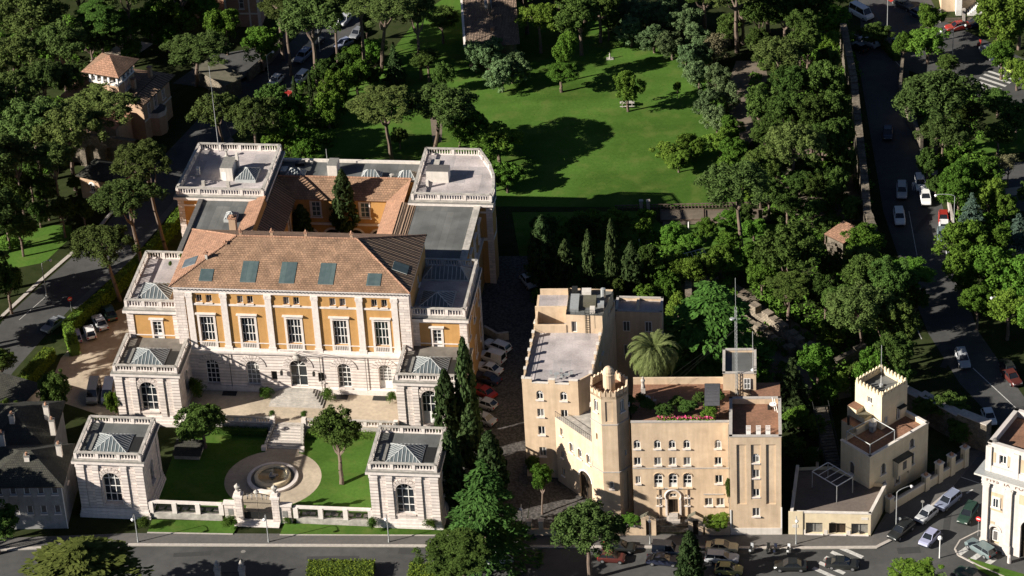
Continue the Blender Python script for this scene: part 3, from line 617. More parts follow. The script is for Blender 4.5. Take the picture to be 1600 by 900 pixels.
# pavilions: two in front of the palazzo (parts), two at the street (things of their own)
def pavilion(parent, cx, y0, zb, zw, door=None, side_win=True, name_wall='pavilion_wall', back=None, d=8.6, zfl=0.0):
    w = 9.1; x0, x1 = cx-w/2, cx+w/2; y1 = y0+d
    b = MB(); h = [(w/2, 2.45, zfl+(2.35 if not door else 1.5), zfl+7.45, True)]
    wall(b, (x0, y0), 0, w, zb, zw, STONE, h, .55); wall(b, (x1, y0), HP, d, zb, zw, STONE, [(d/2, 1.6, zfl+3.0, zfl+6.6, True)] if side_win else [], .35); wall(b, (x1, y1), math.pi, w, zb, zw, STONE); wall(b, (x0, y1), -HP, d, zb, zw, STONE)
    part(b, name_wall, parent)
    window(parent, (x0, y0), 0, h[0], .55, 3 if not door else 4, 3 if not door else 2, panel=.33 if door else 0, arch_ring=.14, sill=not door, name='arched_door' if door else 'arched_window', vous=.6, casem=STONE)
    if side_win: window(parent, (x1, y0), HP, (d/2, 1.6, zfl+3.0, zfl+6.6, True), .35, 2, 3, glass=SHUT, barm=OLDSTONE, arch_ring=.15, sill=True, name='arched_window')
    for xa, xb in ((x0-.12, x0+1.0), (x0+2.15, x0+3.0), (x1-3.0, x1-2.15), (x1-1.0, x1+.12)):
        b = MB(); b.box(xa, xb, y0-.16, y0-.003, zb+(1.6 if not door else .5), zw-.35, RUSTIC); b.box(xa-.06, xb+.06, y0-.22, y0-.003, zw-.35, zw, TRIM); part(b, 'pilaster', parent)
    b = MB()
    for ya, yb in ((y0-.1, y0+1.0), (y1-1.0, y1)): b.box(x1+.003, x1+.12, ya, yb, zb+.3, zw, RUSTIC)
    part(b, 'side_pilaster', parent)
    b = MB(); z = zb
    for k, (o_, t) in enumerate(((.42, .55), (.30, .45), (.18, .5))): b.box(x0-o_, x1+o_, y0-o_, y1+o_*.5, z, z+t, TRIM); z += t
    if not door: part(b, 'plinth', parent)
    b = MB(); b.box(x0-.15, x1+.15, y0-.15, y1+.15, zw, zw+.35, TRIM); b.box(x0-.5, x1+.5, y0-.5, y1+.45, zw+.35, zw+.75, TRIM, LEDGE); b.box(x0-.1, x1+.1, y0-.1, y1+.1, zw+.75, zw+1.0, OLDSTONE, (BROOF if back is not None else GREYROOF))
    part(b, 'pavilion_cornice', parent)
    b = MB(); zt = zw+1.004; x0b, x1b, y0b, y1b = x0+.1, x1-.1, y0+.1, y1-.1
    P = [(x0b, y0b), (x1b, y0b), (x1b, y1b), (x0b, y1b)]
    if back is None: balustrade(b, P, zt, 1.02, closed=True, post=2.9)
    else: balustrade(b, [(x0b, back), (x0b, y0b), (x1b, y0b), (x1b, back)], zt, 1.02, post=2.9)
    part(b, 'roof_balustrade', parent)
    b = MB(); lantern(b, cx-.15, y0+3.6, zt, 4.7, 4.2, 1.2, base=.15, ribs=9); part(b, 'roof_lantern', parent)
    b = MB(); b.box(cx+2.3, cx+3.8, y0+1.9, y0+5.3, zt, zt+.05, IRON); part(b, 'dark_roof_patch', parent); b = MB(); b.box(x0+1.0, x0+1.9, y0+1.6, y0+5.3, zt, zt+.35, LEDGE); part(b, 'roof_duct', parent)  # flat dark patch beside the lantern, then the duct
for s in (-1, 1): pavilion(pal, 20.25*s, 22.15, 0 if s < 0 else 1.0, 8.2, door=(s > 0), back=30.2, d=8.45, zfl=.0 if s < 0 else .1)
gp1 = thing('gate_pavilion', 'square white pavilion with glass roof lantern, left of the gate beside the grey roofed house', 'pavilion', (*m2w(-20.25, .4), 0), TH, 'street pavilions of the palazzo garden')
pavilion(gp1, 0, 0, 0, 8.7, zfl=0)
gp2 = copytree(gp1); gp2.location = (*m2w(20.15, .4), 0); gp2['label'] = 'square white stone pavilion with glass roof lantern, right of the garden gate beside dark cypresses'
# long wings, rear towers, rear wing
b = MB(); b.prism([(-20.4, 44.0), (-11.0, 44.0), (-11.0, 62), (-20.4, 62)], 0, 13.7, OCHRE, GREYROOF); b.box(-20.7, -20.0, 44.4, 61.9, 13.7, 14.05, LEDGE, SHUT); part(b, 'side_wing')
b = MB(); b.prism([(11.2, 44.0), (22.2, 44.0), (22.2, 62), (11.2, 62)], 0, 13.7, OCHRE, GREYROOF); b.box(21.4, 22.4, 44.4, 61.9, 13.7, 13.95, OLDSTONE); b.box(22.0, 22.5, 44.2, 62, 7.6, 8.1, TRIM)
part(b, 'side_wing')
for i in range(4): window(pal, (22.2, 44), HP, (2.6+i*4.2, 1.3, 9.2, 12.2, False), -.02, 2, 3, glass=SHUT, case=.2, hood=True, sill=True, d=-.05)
lt = [(-24.1, 62), (-10.7, 62), (-10.7, 75.6), (-23.6, 75.6)]
rt = [(12.0, 62), (24.0, 62), (24.1, 64.5), (23.6, 68), (22.6, 71.2), (21.2, 74), (20.4, 75.6), (12.0, 75.6)]
def inset(poly, k):
    cx = sum(p[0] for p in poly)/len(poly); cy = sum(p[1] for p in poly)/len(poly)
    return [(cx+(p[0]-cx)*k, cy+(p[1]-cy)*k) for p in poly]
for s, poly in ((0, lt), (1, rt)):
    b = MB(); b.prism(poly, 0, 13.4, OCHRE)
    b.prism(inset(poly, 1.012), 12.4, 12.7, TRIM); b.prism(inset(poly, 1.012), 7.6, 8.1, TRIM); part(b, 'tower_wall')
    b = MB(); x0, x1 = poly[0][0], poly[1][0]
    for xa in (x0-.03, x1-.9): b.box(xa, xa+.93, 61.9, 61.997, 0, 13.4, STONE)
    b.prism(inset(poly, 1.02), 13.4, 13.75, TRIM); b.prism(inset(poly, 1.075), 13.75, 14.15, TRIM, LEDGE); b.prism(inset(poly, 1.0), 14.15, 14.5, OLDSTONE, TERR); part(b, 'tower_cornice')
    b = MB(); balustrade(b, inset(poly, .985), 14.504, 1.15, closed=True, post=3.6); part(b, 'tower_balustrade')
b = MB(); z = 14.504; b.box(-18.2, -16.3, 66.2, 69.7, z, z+2.2, WHITEST, LEDGE); b.box(-18.0, -17.3, 66.18, 66.21, z, z+1.5, WHITE); b.box(-16.3, -15.9, 68.9, 69.5, z, z+3.2, WHITEST); part(b, 'roof_hut')
b = MB(); lantern(b, -14.3, 67.6, z, 3.0, 3.6, 1.1, base=.5); part(b, 'roof_lantern')
b = MB(); b.box(13.4, 16.8, 67.1, 69.2, z, z+1.9, WHITEST, SHUT); b.box(13.6, 14.0, 65.4, 65.8, z, z+1.3, WHITEST); b.box(13.2, 14.6, 70.8, 73.4, z, z+.35, OLDSTONE); part(b, 'roof_hut')
b = MB(); b.box(-20.8, -20.3, 64.4, 64.9, z, z+.9, OLDSTONE); b.box(-16.9, -16.4, 64.2, 64.7, z, z+.9, OLDSTONE); b.lathe([(.5, 0), (.25, .3), (.1, .9), (.35, 1.2), (0, 1.3)], -18.8, 73.4, 8, OLDSTONE, z0=z); b.box(-22.3, -21.8, 67.6, 68.1, z, z+1.3, WHITEST); part(b, 'roof_vent')
b = MB(); b.prism([(-10.7, 70.2), (12, 70.2), (12, 76), (-10.7, 76)], 0, 12.6, OCHRE, GREYROOF); b.box(-10.7, 12, 75.6, 76.1, 12.6, 12.95, WHITEST); part(b, 'rear_wing')
for x, w in ((-7.8, 2.8), (4.1, 2.9), (9.6, 2.6)):
    b = MB(); lantern(b, x, 71.6, 12.604, w, 1.9, .9, base=.35, fx=.4, ribs=6); part(b, 'roof_lantern')
b = MB(); b.box(-2.7, -1.2, 71.2, 73.6, 12.6, 14.6, WHITEST, LEDGE); b.tube((-3.1, 73.5, 12.6), (-3.1, 73.5, 16.2), .05, STEEL); part(b, 'roof_hut')
b = MB(); b.box(-8.4, -6.9, 74.2, 75, 12.6, 13.1, IRON); b.box(-10.2, -9.2, 71.4, 73, 12.6, 13.3, STEEL); b.lathe([(.25, 0), (.25, .5), (.4, .7), (0, .8)], 7.3, 71.2, 8, OLDSTONE, z0=12.6); part(b, 'roof_vent')
# courtyard
cyd = MB(); cyd.face([(-7.5, 44.3, 1.35), (7.2, 44.3, 1.35), (7.2, 68, 1.35), (-7.5, 68, 1.35)], GRAV); part(cyd, 'court_floor')
b = MB()
HB = [(3.2, 1.4, 7.4, 10.0, False), (10.8, 1.4, 7.4, 10.0, False)]; AR = [(1.8+i*3.65, 2.5, 1.35, 5.2, True) for i in range(4)]
wall(b, (-7.5, 68), 0, 14.7, 6.0, 10.6, OCHRE, HB, .25); wall(b, (-7.5, 68), 0, 14.7, 1.35, 6.0, OCHRE, AR, .5)
wall(b, (-7.5, 44), HP, 24, 1.35, 10.6, OCHRE, [(4+i*5, 1.4, 7.4, 10, False) for i in range(4)], .25); wall(b, (7.2, 68), -HP, 24, 1.35, 10.6, OCHRE, [(4+i*5, 1.4, 7.4, 10, False) for i in range(4)], .25)
b.box(-7.5, 7.2, 67.85, 67.997, 6.0, 6.35, TRIM); part(b, 'court_wall')
for h in HB: window(pal, (-7.5, 68), 0, h, .25, 2, 3, case=.2, sill=True, glass=GREENGL)
for h in AR: window(pal, (-7.5, 68), 0, h, .5, 1, 1, glass=IRON, barm=IRON, arch_ring=.3, name='arcade_arch')
for k in range(4):
    window(pal, (-7.5, 44), HP, (4+k*5, 1.4, 7.4, 10, False), .25, 2, 3, case=.2, sill=True); window(pal, (7.2, 68), -HP, (4+k*5, 1.4, 7.4, 10, False), .25, 2, 3, case=.2, sill=True)
b = MB(); zr, zi, zo = 13.0, 10.6, 12.0
I = [(-7.2, 43.9), (6.9, 43.9), (6.9, 67.6), (-7.2, 67.6)]; Rg = [(-10.4, 43.9), (10.4, 43.9), (10.4, 70.6), (-10.4, 70.6)]
v3 = lambda p, z: (p[0], p[1], z)
b.face([v3(I[3], zi), v3(I[2], zi), v3(Rg[2], zr), v3(Rg[3], zr)], TILE)
b.face([v3(I[0], zi), v3(I[3], zi), v3(Rg[3], zr), v3(Rg[0], zr)], RIBT); b.face([v3(I[2], zi), v3(I[1], zi), v3(Rg[1], zr), v3(Rg[2], zr)], TILEO)  # shaded slope in darker tiles, sunlit slope in paler ones: light painted in
b.face([(-13.0, 43.9, zo+1.75), (-10.4, 43.9, zr+1.6), (-10.4, 62, zr+1.6), (-13.0, 62, zo+1.75)], TILEO)  # outer slope also in the paler tiles, sunlight put into their colour
b.face([(-10.4, 43.9, zr), (-10.4, 62, zr), (-10.4, 62, zr+1.6), (-10.4, 43.9, zr+1.6)], OCHRE)
b.face([(10.4, 43.9, zr+1.0), (12.6, 43.9, zo+1.75), (12.6, 62, zo+1.75), (10.4, 62, zr+1.0)], RIBT)
b.face([(10.4, 62, zr), (10.4, 43.9, zr), (10.4, 43.9, zr+1), (10.4, 62, zr+1)], OCHRE)
b.tube((-10.4, 70.6, zr), (10.4, 70.6, zr), .14, TILEO)
part(b, 'court_roof')
b = MB(); lantern(b, -14.6, 56.5, 13.704, 1.7, 2.0, .8, base=.5, ribs=5); part(b, 'roof_lantern')
b = MB(); lantern(b, 12.0, 47.6, 13.704, 1.2, 1.6, .4, base=.3, ribs=4); part(b, 'roof_lantern')
chimney(-13.1, 51.5, 13.7, 17.0, 1.0, PINKPL, pal); 
# entrance steps, coat of arms, lanterns at the door, flagpoles
b = MB()
for k in range(6): b.box(-3.9+k*.36, 3.9-k*.36, 25.6+k*.5, 29.2, 1.4+k*.155, 1.4+(k+1)*.155, KERB, OLDSTONE)
part(b, 'entrance_steps')
b = MB(); b.lathe([(.0, 0), (.45, .1), (.55, .45), (.3, .9), (.45, 1.15), (0, 1.35)], 0, 29.0, 10, OLDSTONE, z0=7.2, sy=.5); part(b, 'coat_of_arms')
for x in (-2.35, 2.35):
    b = MB(); b.tube((x, 29.5, 5.3), (x, 28.95, 5.5), .05, IRON); b.box(x-.17, x+.17, 28.75, 29.1, 4.7, 5.35, IRON, taper=0) if False else b.obox((0, 0), (1, 0), x-.17, x+.17, 28.75, 29.1, 4.7, 5.35, IRON); part(b, 'wall_lantern')
for a in (-1.0, .8, 2.6):
    b = MB(); b.tube((a*.4, 29.3, 8.6), (a*1.6, 26.6, 10.4), .05, IRON, .03); part(b, 'flagpole')
b = MB()
for x in (-9.9, 3.3, -16.95, 9.9): b.tube((x, 29.3, 1.5), (x, 29.3, 8.0), .06, LEDGE, n=5)
part(b, 'downpipe')

# ------------------------------------------------------------------ garden architecture
def wallbox_(b, x0, x1, y0, y1, z0, z1, m): b.box(x0, x1, y0, y1, z0, z1, m)
def mthing(name, label, cat, x, y, z=0, group=None): return thing(name, label, cat, (*m2w(x, y), z), TH, group)
t = mthing('garden_steps', 'flight of pale stone steps climbing from the round fountain to the gravel terrace', 'steps', 0, 0)
b = MB()
for k in range(9):
    hw = 2.45-.085*k; b.box(-.25-hw, -.25+hw, 17.4+k*.5, 21.95, .1+k*.145, .1+(k+1)*.145, TRIM, KERB)
b.build('stair', t)
for s in (-1, 1):
    b = MB(); xa = -.25+s*2.7; xb = -.25+s*2.0; U = Vector((xb-xa, 4.6)).normalized()
    for k in range(8):
        y0, y1 = 17.2+k*.58, 17.2+(k+1)*.58; x = xa+(xb-xa)*(k+.5)/8; b.box(x-.2, x+.2, y0, y1, .05, .55+k*.17, OLDSTONE)
    b.box(xa-.35, xa+.35, 16.7, 17.3, .05, .7, TRIM); b.build('cheek_wall', t)
for s, x0, x1, lab in ((0, -15.3, -2.5, 'pale stone balustrade edging the gravel terrace left of the steps'), (1, 2.0, 15.2, 'pale stone balustrade edging the gravel terrace right of the steps')):
    t = mthing('terrace_balustrade', lab, 'balustrade', 0, 0, 0, 'terrace balustrades'); b = MB(); balustrade(b, [(x0, 21.7), (x1, 21.7)], 1.404, .95, post=2.4); b.build('railing', t)
    for x in (x0, x1): b = MB(); b.box(x-.32, x+.32, 21.4, 22.0, 1.4, 2.45, TRIM); b.build('pier', t)
t = mthing('garden_shed', 'small shed with a tile roof darkened for shade in the corner of the forecourt garden', 'shed', -15.2, 14.0, .1); b = MB(); wallbox_(b, 0, 3.6, 0, 2.6, 0, .75, OLDSTONE); b.build('wall', t); b = MB(); b.face([(-.2, -.3, .78), (3.9, -.3, .78), (3.9, 2.8, 1.5), (-.2, 2.8, 1.5)], SLATE); b.build('roof', t)  # shade over the shed is put into the dark roof colour
t = mthing('fountain', 'round pale stone fountain basin with low outer ring in the forecourt', 'fountain', -.35, 10.2, .1)
b = MB(); b.lathe([(3.55, 0), (3.55, .35), (3.05, .40), (3.0, .22)], 0, 0, 48, TRIM, cap=False); b.lathe([(3.0, .06), (2.5, .06)], 0, 0, 48, LEDGE, cap=False); b.build('outer_ring', t)
b = MB(); b.lathe([(2.5, 0), (2.55, .55), (2.45, .75), (2.05, .75), (1.95, .4)], 0, 0, 48, CREAM, cap=False); b.build('basin', t)
b = MB(); b.face([(2.0*math.cos(i*math.pi/24), 2.0*math.sin(i*math.pi/24), .5) for i in range(48)], WATER); b.build('water', t)
b = MB(); b.box(-.45, .45, -.3, .3, .3, .72, OLDSTONE); b.box(.2, .7, .1, .4, .3, .62, OLDSTONE); b.lathe([(.25, 0), (.15, .2), (.2, .35), (0, .4)], -.1, 0, 8, OLDSTONE, z0=.72); b.build('spout', t)
for s, x0, x1, lab in ((0, -15.2, -5.4, 'low stone fence with openwork panels left of the garden gate'), (1, 4.9, 15.2, 'low stone fence with openwork panels right of the garden gate')):
    t = mthing('garden_fence', lab, 'fence', 0, 0, 0, 'garden fences along the verge'); n = 3
    b = MB(); b.box(x0, x1, .35, .85, 0, 1.0, OLDSTONE); b.build('base_wall', t)
    for i in range(n+1): x = x0+(x1-x0)*i/n; b = MB(); b.box(x-.32, x+.32, .3, .9, .99, 2.75, TRIM); b.build('pier', t)
    b = MB(); b.box(x0-.1, x1+.1, .38, .82, 2.55, 2.85, TRIM); b.build('top_rail', t)
    b = MB()
    for i in range(n):
        xa, xb = x0+(x1-x0)*i/n+.32, x0+(x1-x0)*(i+1)/n-.32
        k = int((xb-xa)/.16)
        for j in range(k): x = xa+(xb-xa)*(j+.5)/k; b.box(x-.015, x+.015, .58, .61, 1.0, 2.55, IRON)
        xm = (xa+xb)/2; b.lathe([(.35, 0), (.35, .04)], xm, .6, 10, IRON, z0=1.8)
        b.box(xa, xb, .57, .62, 1.4, 1.45, IRON); b.box(xa, xb, .57, .62, 2.1, 2.15, IRON)
    b.build('iron_panel', t)
t = mthing('garden_gate', 'ornate iron gate between tall stone piers topped with urns, facing the street', 'gate', -.3, .6, 0)
for s in (-1, 1):
    b = MB(); x = s*2.55; b.box(x-.5, x+.5, -.5, .5, 0, 4.2, STONE); b.box(x-.65, x+.65, -.65, .65, 4.2, 4.5, TRIM); b.box(x-.4, x+.4, -.4, .4, 4.5, 5.0, TRIM); p_ = b.build('gate_pier', t)
    b = MB(); b.lathe([(.22, 0), (.14, .15), (.38, .6), (.44, .85), (.2, 1.0), (.12, 1.2), (0, 1.35)], x, 0, 10, OLDSTONE, z0=5.0); b.build('urn', p_)
    b = MB(); x2 = s*4.0; b.box(min(x2, s*3.1), max(x2+.6*s, s*3.05), -.35, .35, 0, 2.9, STONE) if s > 0 else b.box(-4.6, -3.05, -.35, .35, 0, 2.9, STONE)
    b.box(*((3.4, 4.1) if s > 0 else (-4.1, -3.4)), -.38, -.352, 1.2, 2.2, LEDGE); b.box(*((3.0, 4.75) if s > 0 else (-4.75, -3.0)), -.45, .45, 2.9, 3.15, TRIM); b.build('flank_wall', t)
    b = MB()
    for i in range(14): xx = s*(.04+i*.148); hgt = 3.5+.55*math.cos(i/13*1.4); b.box(xx-.018, xx+.018, -.02, .02, .35, hgt, IRON)
    for zz in (.5, 1.5, 3.1): b.box(min(0, s*2.0), max(0, s*2.0), -.03, .03, zz, zz+.06, IRON)
    b.box(min(.02*s, s*2.02), max(.02*s, s*2.02), -.012, .012, .4, 1.5, IRON); b.build('gate_leaf', t)
b = MB()
for i in range(13):
    a = math.pi*i/12; b.tube((-2.0*math.cos(a), 0, 4.0+.7*math.sin(a)), (-2.0*math.cos(a+math.pi/12), 0, 4.0+.7*math.sin(a+math.pi/12)), .05, IRON, n=4) if i < 12 else None
for x in (-1.3, -.7, 0, .7, 1.3): b.lathe([(.22, 0), (.22, .05)], x, 0, 8, OLDSTONE, z0=4.3); b.tube((x, 0, 3.7), (x, 0, 4.9-abs(x)*.25), .06, OLDSTONE, n=5)
b.lathe([(.3, 0), (.4, .25), (.15, .5), (0, .6)], 0, 0, 10, OLDSTONE, z0=4.75); b.build('overthrow', t)
b = MB()
for k in range(3): b.box(-3.2, 3.0, -1.5+k*.4, .6, .13+k*.08, .13+(k+1)*.08, TRIM)
b.build('threshold_steps', t)

# ------------------------------------------------------------------ the sand-coloured castle villa
CAS = (27.18, 318.06, 0); CT = R(-5.5)
cas = thing('castle_villa', 'sand coloured castle villa with octagonal battlemented turret, roof terraces and an arched carriage entrance', 'villa', CAS, CT)
def cpart(mb, name, label=None): return mb.build(name, cas, label=label)
def c2w(x, y): return (CAS[0]+math.cos(CT)*x-math.sin(CT)*y, CAS[1]+math.sin(CT)*x+math.cos(CT)*y)
WIN = dict(nx=2, nz=1, sill=True)
def parapet(b, pts, z0, z1, w, m, top=None, closed=True):
    P = pts+([pts[0]] if closed else [])
    for a, c in zip(P, P[1:]):
        L = math.hypot(c[0]-a[0], c[1]-a[1]); U = ((c[0]-a[0])/L, (c[1]-a[1])/L); b.obox(a, U, 0.003, L-.003, .003, w, z0, z1, m); b.obox(a, U, -.06, L+.06, -.07, w+.05, z1, z1+.14, top or KERB)
# right block
b = MB(); Hc = [(3.4, .95, 11.8, 13.25, True), (3.4, .95, 9.35, 10.65, False), (3.4, .95, 6.25, 7.5, False)]
PAN = [(1.5, 1.25, 5.1, 14.8, False), (3.4, 1.3, 5.9, 14.8, False), (5.35, 1.25, 5.1, 14.8, False)]; LOW = [(3.4, .98, 3.15, 4.5, False), (3.4, .95, .5, .95, False)]
wall(b, (0, 0), 0, 6.72, 0, 16.0, SANDPL, PAN+LOW, .16); 
for p in PAN:
    wall(b, (0, .16), 0, 6.72, p[2], p[3], SANDPL, [], .2) if False else None
    hs = [h for h in Hc if abs(h[0]-p[0]) < .1]; hs = [(h[0]-(p[0]-p[1]/2), h[1], h[2], h[3], h[4]) for h in hs]
    wall(b, (p[0]-p[1]/2, .16), 0, p[1], p[2], p[3], SANDPL, hs, .18)
wall(b, (6.72, 0), HP, 9, 0, 16.0, SANDPL); wall(b, (6.72, 9), math.pi, 6.72, 0, 16, SANDPL); wall(b, (0, 9), -HP, 9, 0, 16, SANDPL)
cpart(b, 'wall')
for h in Hc: window(cas, (0, .16), 0, h, .18, glass=SHUT if h[2] in (9.35, 3.15) else None, **WIN)
window(cas, (0, 0), 0, LOW[0], .16, glass=SHUT, **WIN); window(cas, (0, 0), 0, LOW[1], .16, nx=3, nz=1, glass=IRON, barm=IRON)
b = MB(); b.face([(0, 0, 15.2), (6.72, 0, 15.2), (6.72, 9, 15.2), (0, 9, 15.2)], BRICKTERR)
parapet(b, [(0, 0), (6.72, 0), (6.72, 9), (0, 9)], 15.2, 16.05, .3, SANDPL); cpart(b, 'roof_terrace')
b = MB(); b.box(-.05, 6.8, -.07, -.004, 0, 1.2, WHITEST); b.box(6.63, 6.8, -.09, -.004, 1.2, 4.6, WHITE); b.box(-.06, .1, -.09, -.004, 1.2, 4.2, WHITE); cpart(b, 'base_course')
# middle range
b = MB(); hm = [(x+13, .9, 11.35, 12.75, True) for x in (-12.3, -9.6, -7.65, -5.72, -1.6)]+[(x+13, .95, 8.65, 9.9, False) for x in (-12.3, -9.6, -7.65, -5.72, -1.6)]
ha = [(x+13, 1.15, 4.95, 7.35, True) for x in (-9.6, -7.65, -5.72)]; hb = [(13-1.55, 1.0, 5.6, 6.95, False), (13-12.3, .7, 5.6, 6.8, False)]
hd = [(13-7.7, 1.25, .75, 3.0, False)]; hs = [(13-9.55, .65, 2.0, 3.0, False), (13-9.55, .65, 3.35, 3.75, False), (13-5.8, .65, 2.0, 3.0, False), (13-5.8, .65, 3.35, 3.75, False), (13-2.95, 1.05, 1.9, 3.15, False), (13-1.4, 1.05, 1.9, 3.15, False)]
hall = hm+ha+hb+hs+[(13-7.7, 1.25, .75, 3.0, False), (13-7.7, .9, 3.35, 3.9, False)]
wall(b, (-13, 4), 0, 13, 0, 15.55, SANDPL, hall, .2); wall(b, (0, 14), math.pi, 13, 0, 15.2, SANDPL); cpart(b, 'wall')
for h in hm+hb: window(cas, (-13, 4), 0, h, .2, glass=SHUT if h[0] > 11 and h[2] > 9 and False else None, **WIN)
for h in ha: window(cas, (-13, 4), 0, h, .2, nx=2, nz=2, panel=.25, sill=True, arch_ring=.1, casem=SANDPL)
for h in hs: window(cas, (-13, 4), 0, h, .2, nx=1 if h[1] < 1 else 2, nz=1, glass=SHUT, sill=True)
window(cas, (-13, 4), 0, (13-7.7, 1.25, .75, 3.0, False), .2, nx=2, nz=1, glass=WOODD, barm=WOODD, name='front_door'); window(cas, (-13, 4), 0, (13-7.7, .9, 3.35, 3.9, False), .2, nx=2, nz=1)
b = MB(); pa = [(-7.7+1.05*math.cos(R(a)), 3.55+1.05*math.sin(R(a))) for a in range(-30, 211, 12)]
for p, q in zip(pa, pa[1:]): b.tube((p[0], 3.93, p[1]), (q[0], 3.93, q[1]), .12, TRIM, n=6)
for s in (-1, 1): b.box(-7.7+s*.93-.14, -7.7+s*.93+.14, 3.8, 3.997, .4, 3.05, TRIM); b.box(-7.7+s*1.9-.06, -7.7+s*1.9+.06, 3.85, 3.997, 0, 5.0, SANDPL)
b.box(-9.7, -5.7, 3.86, 3.997, 4.75, 4.92, KERB); b.box(-8.6, -6.8, 2.6, 3.99, 0, .35, KERB); b.box(-8.3, -7.1, 3.0, 3.99, .35, .72, KERB); cpart(b, 'portal')
b = MB(); b.box(-13, 0, 3.93, 3.997, 8.05, 8.22, KERB); b.box(-3.6, -.9, 3.9, 3.997, 3.75, 3.9, KERB); b.tube((-.15, 3.9, .3), (-.15, 3.9, 15.3), .05, LEDGE, n=5); cpart(b, 'string_course')
b = MB(); b.face([(-13, 4, 15.0), (0, 4, 15.0), (0, 14, 15.0), (-13, 14, 15.0)], BRICKTERR); parapet(b, [(-13, 4), (0, 4)], 15.0, 15.55, .3, SANDPL, closed=False); b.box(-13, 0, 13.7, 14, 15, 16, SANDPL); cpart(b, 'roof_terrace')
b = MB(); b.prism([(-.9, 12.2), (3.5, 12.2), (3.5, 18), (-.9, 18)], 9, 17.4, SANDPL, GREYROOF); parapet(b, [(-.9, 12.2), (3.5, 12.2), (3.5, 18), (-.9, 18)], 17.4, 17.75, .25, SANDPL); cpart(b, 'roof_hut')
window(cas, (-.9, 12.2), 0, (3.2, .9, 15.3, 17.0, False), -.02, nx=2, nz=2, d=-.05)
b = MB(); b.box(2.8, 6.7, 9.02, 14, 0, 15.0, SANDPL, BRICKTERR); cpart(b, 'rear_block')
# octagonal turret
tc_ = (-15.85, 6.45)
def octa(r, rot=22.5): return [(tc_[0]+r/math.cos(R(22.5))*math.cos(R(rot+45*i)), tc_[1]+r/math.cos(R(22.5))*math.sin(R(rot+45*i))) for i in range(8)]
b = MB()
for z0, z1, r in ((0, 7.55, 2.62), (7.55, 15.3, 2.52), (15.3, 19.7, 2.45)):
    P = octa(r)
    for i in range(8):
        a, c = P[i], P[(i+1) % 8]; L = math.hypot(c[0]-a[0], c[1]-a[1]); A = math.atan2(c[1]-a[1], c[0]-a[0]); h = []
        if z0 > 15:
            h = [(L/2, 1.0, 15.7, 18.9, False)] if i in (5,) else [(L/2, .75, 16.9, 18.9, True)]
        elif z0 > 7 and i == 6: h = [(L/2+.3, .4, 9.6, 10.6, False)]
        elif z0 > 7 and i in (4, 3): h = [(L/2, .32, 12.4, 13.4, False)]
        elif i == 5 and z0 == 0: h = [(L/2, .6, 4.9, 6.1, True)]
        elif z0 == 0 and i == 6: h = [(L/2+.35, .3, .8, 7.0, False)]
        wall(b, a, A, L, z0, z1, SANDPL, h, .1 if z0 > 15 and i == 5 else .22)
        if h:
            q = h[0]; U = (math.cos(A), math.sin(A)); dd = .1 if z0 > 15 and i == 5 else .22
            if z0 > 15 and i == 5 or q[1] < .35: b.obox(a, U, q[0]-q[1]/2, q[0]+q[1]/2, dd, dd+.02, q[2], q[3], SANDPL)
            else: window(cas, a, A, q, .22, nx=2 if q[1] > .7 else 1, nz=1, sill=q[1] > .5, glass=None)
tw = cpart(b, 'turret_wall')
b = MB(); b.prism(octa(2.66), 7.5, 7.62, KERB); b.prism(octa(2.58), 15.2, 15.34, KERB); b.prism(octa(2.4), 19.2, 19.3, SANDPL, BRICKTERR)
P = octa(2.45); Pi = octa(2.2)
for i in range(8):
    a, c = P[i], P[(i+1) % 8]; L = math.hypot(c[0]-a[0], c[1]-a[1]); U = ((c[0]-a[0])/L, (c[1]-a[1])/L); V = (-U[1], U[0])
    for k in range(3):       # swallow-tail merlons
        u0, u1 = L*(k+.12)/3, L*(k+.88)/3; um = (u0+u1)/2
        Q = lambda u, d, z: (a[0]+U[0]*u+V[0]*d, a[1]+U[1]*u+V[1]*d, z)
        pts = [(u0, 19.7), (u1, 19.7), (u1+.04, 20.65), (um, 20.2), (u0-.04, 20.65)]
        b.face([Q(u, 0, z) for u, z in pts], SANDPL); b.face([Q(u, .26, z) for u, z in pts][::-1], SANDPL)
        for p, q in zip(pts, pts[1:]+pts[:1]): b.face([Q(q[0], 0, q[1]), Q(p[0], 0, p[1]), Q(p[0], .26, p[1]), Q(q[0], .26, q[1])], SANDPL)
    b.obox(a, U, 0, L, .0, .24, 19.3, 19.7, SANDPL)
cpart(b, 'battlement')
b = MB(); b.lathe([(.85, 19.3), (.8, 19.5), (.78, 21.6), (.86, 21.65), (.86, 21.8), (.78, 21.85), (.72, 22.2), (.5, 22.55), (.2, 22.72), (0, 22.75)], tc_[0], tc_[1]+.2, 16, SANDPL); cpart(b, 'turret_cupola')
# left range
lf = [(-28.0, 13.3), (-20.4, 12.6), (-18.6, 14.4), (-17.5, 26.5), (-16.1, 32.6), (-25.7, 33.1), (-27.1, 27.2)]
b = MB(); n = len(lf); LH = {}
for i in range(n):
    a, c = lf[i], lf[(i+1) % n]; L = math.hypot(c[0]-a[0], c[1]-a[1]); A = math.atan2(c[1]-a[1], c[0]-a[0]); h = []
    if i == 0: h = [(x, .95, z, z+t, ar) for x, in ((2.35,), (5.6,)) for z, t, ar in ((13.05, 1.45, True), (10.2, 1.3, False), (7.2, 1.4, False), (3.6, 1.5, False))]; h = [q for q in h if not (q[0] > 5 and q[2] < 5)]
    if i == 2: h = [(2.2+2.6*k, .8, z, z+1.4, False) for k in range(4) for z in (13, 10)]
    if i == 6: h = [(2.5+3*k, .9, z, z+1.4, False) for k in range(4) for z in (13, 9.8, 6.6)]
    wall(b, a, A, L, 0, 15.6, SANDPL, h, .2); LH[i] = (a, A, h)
cpart(b, 'wall')
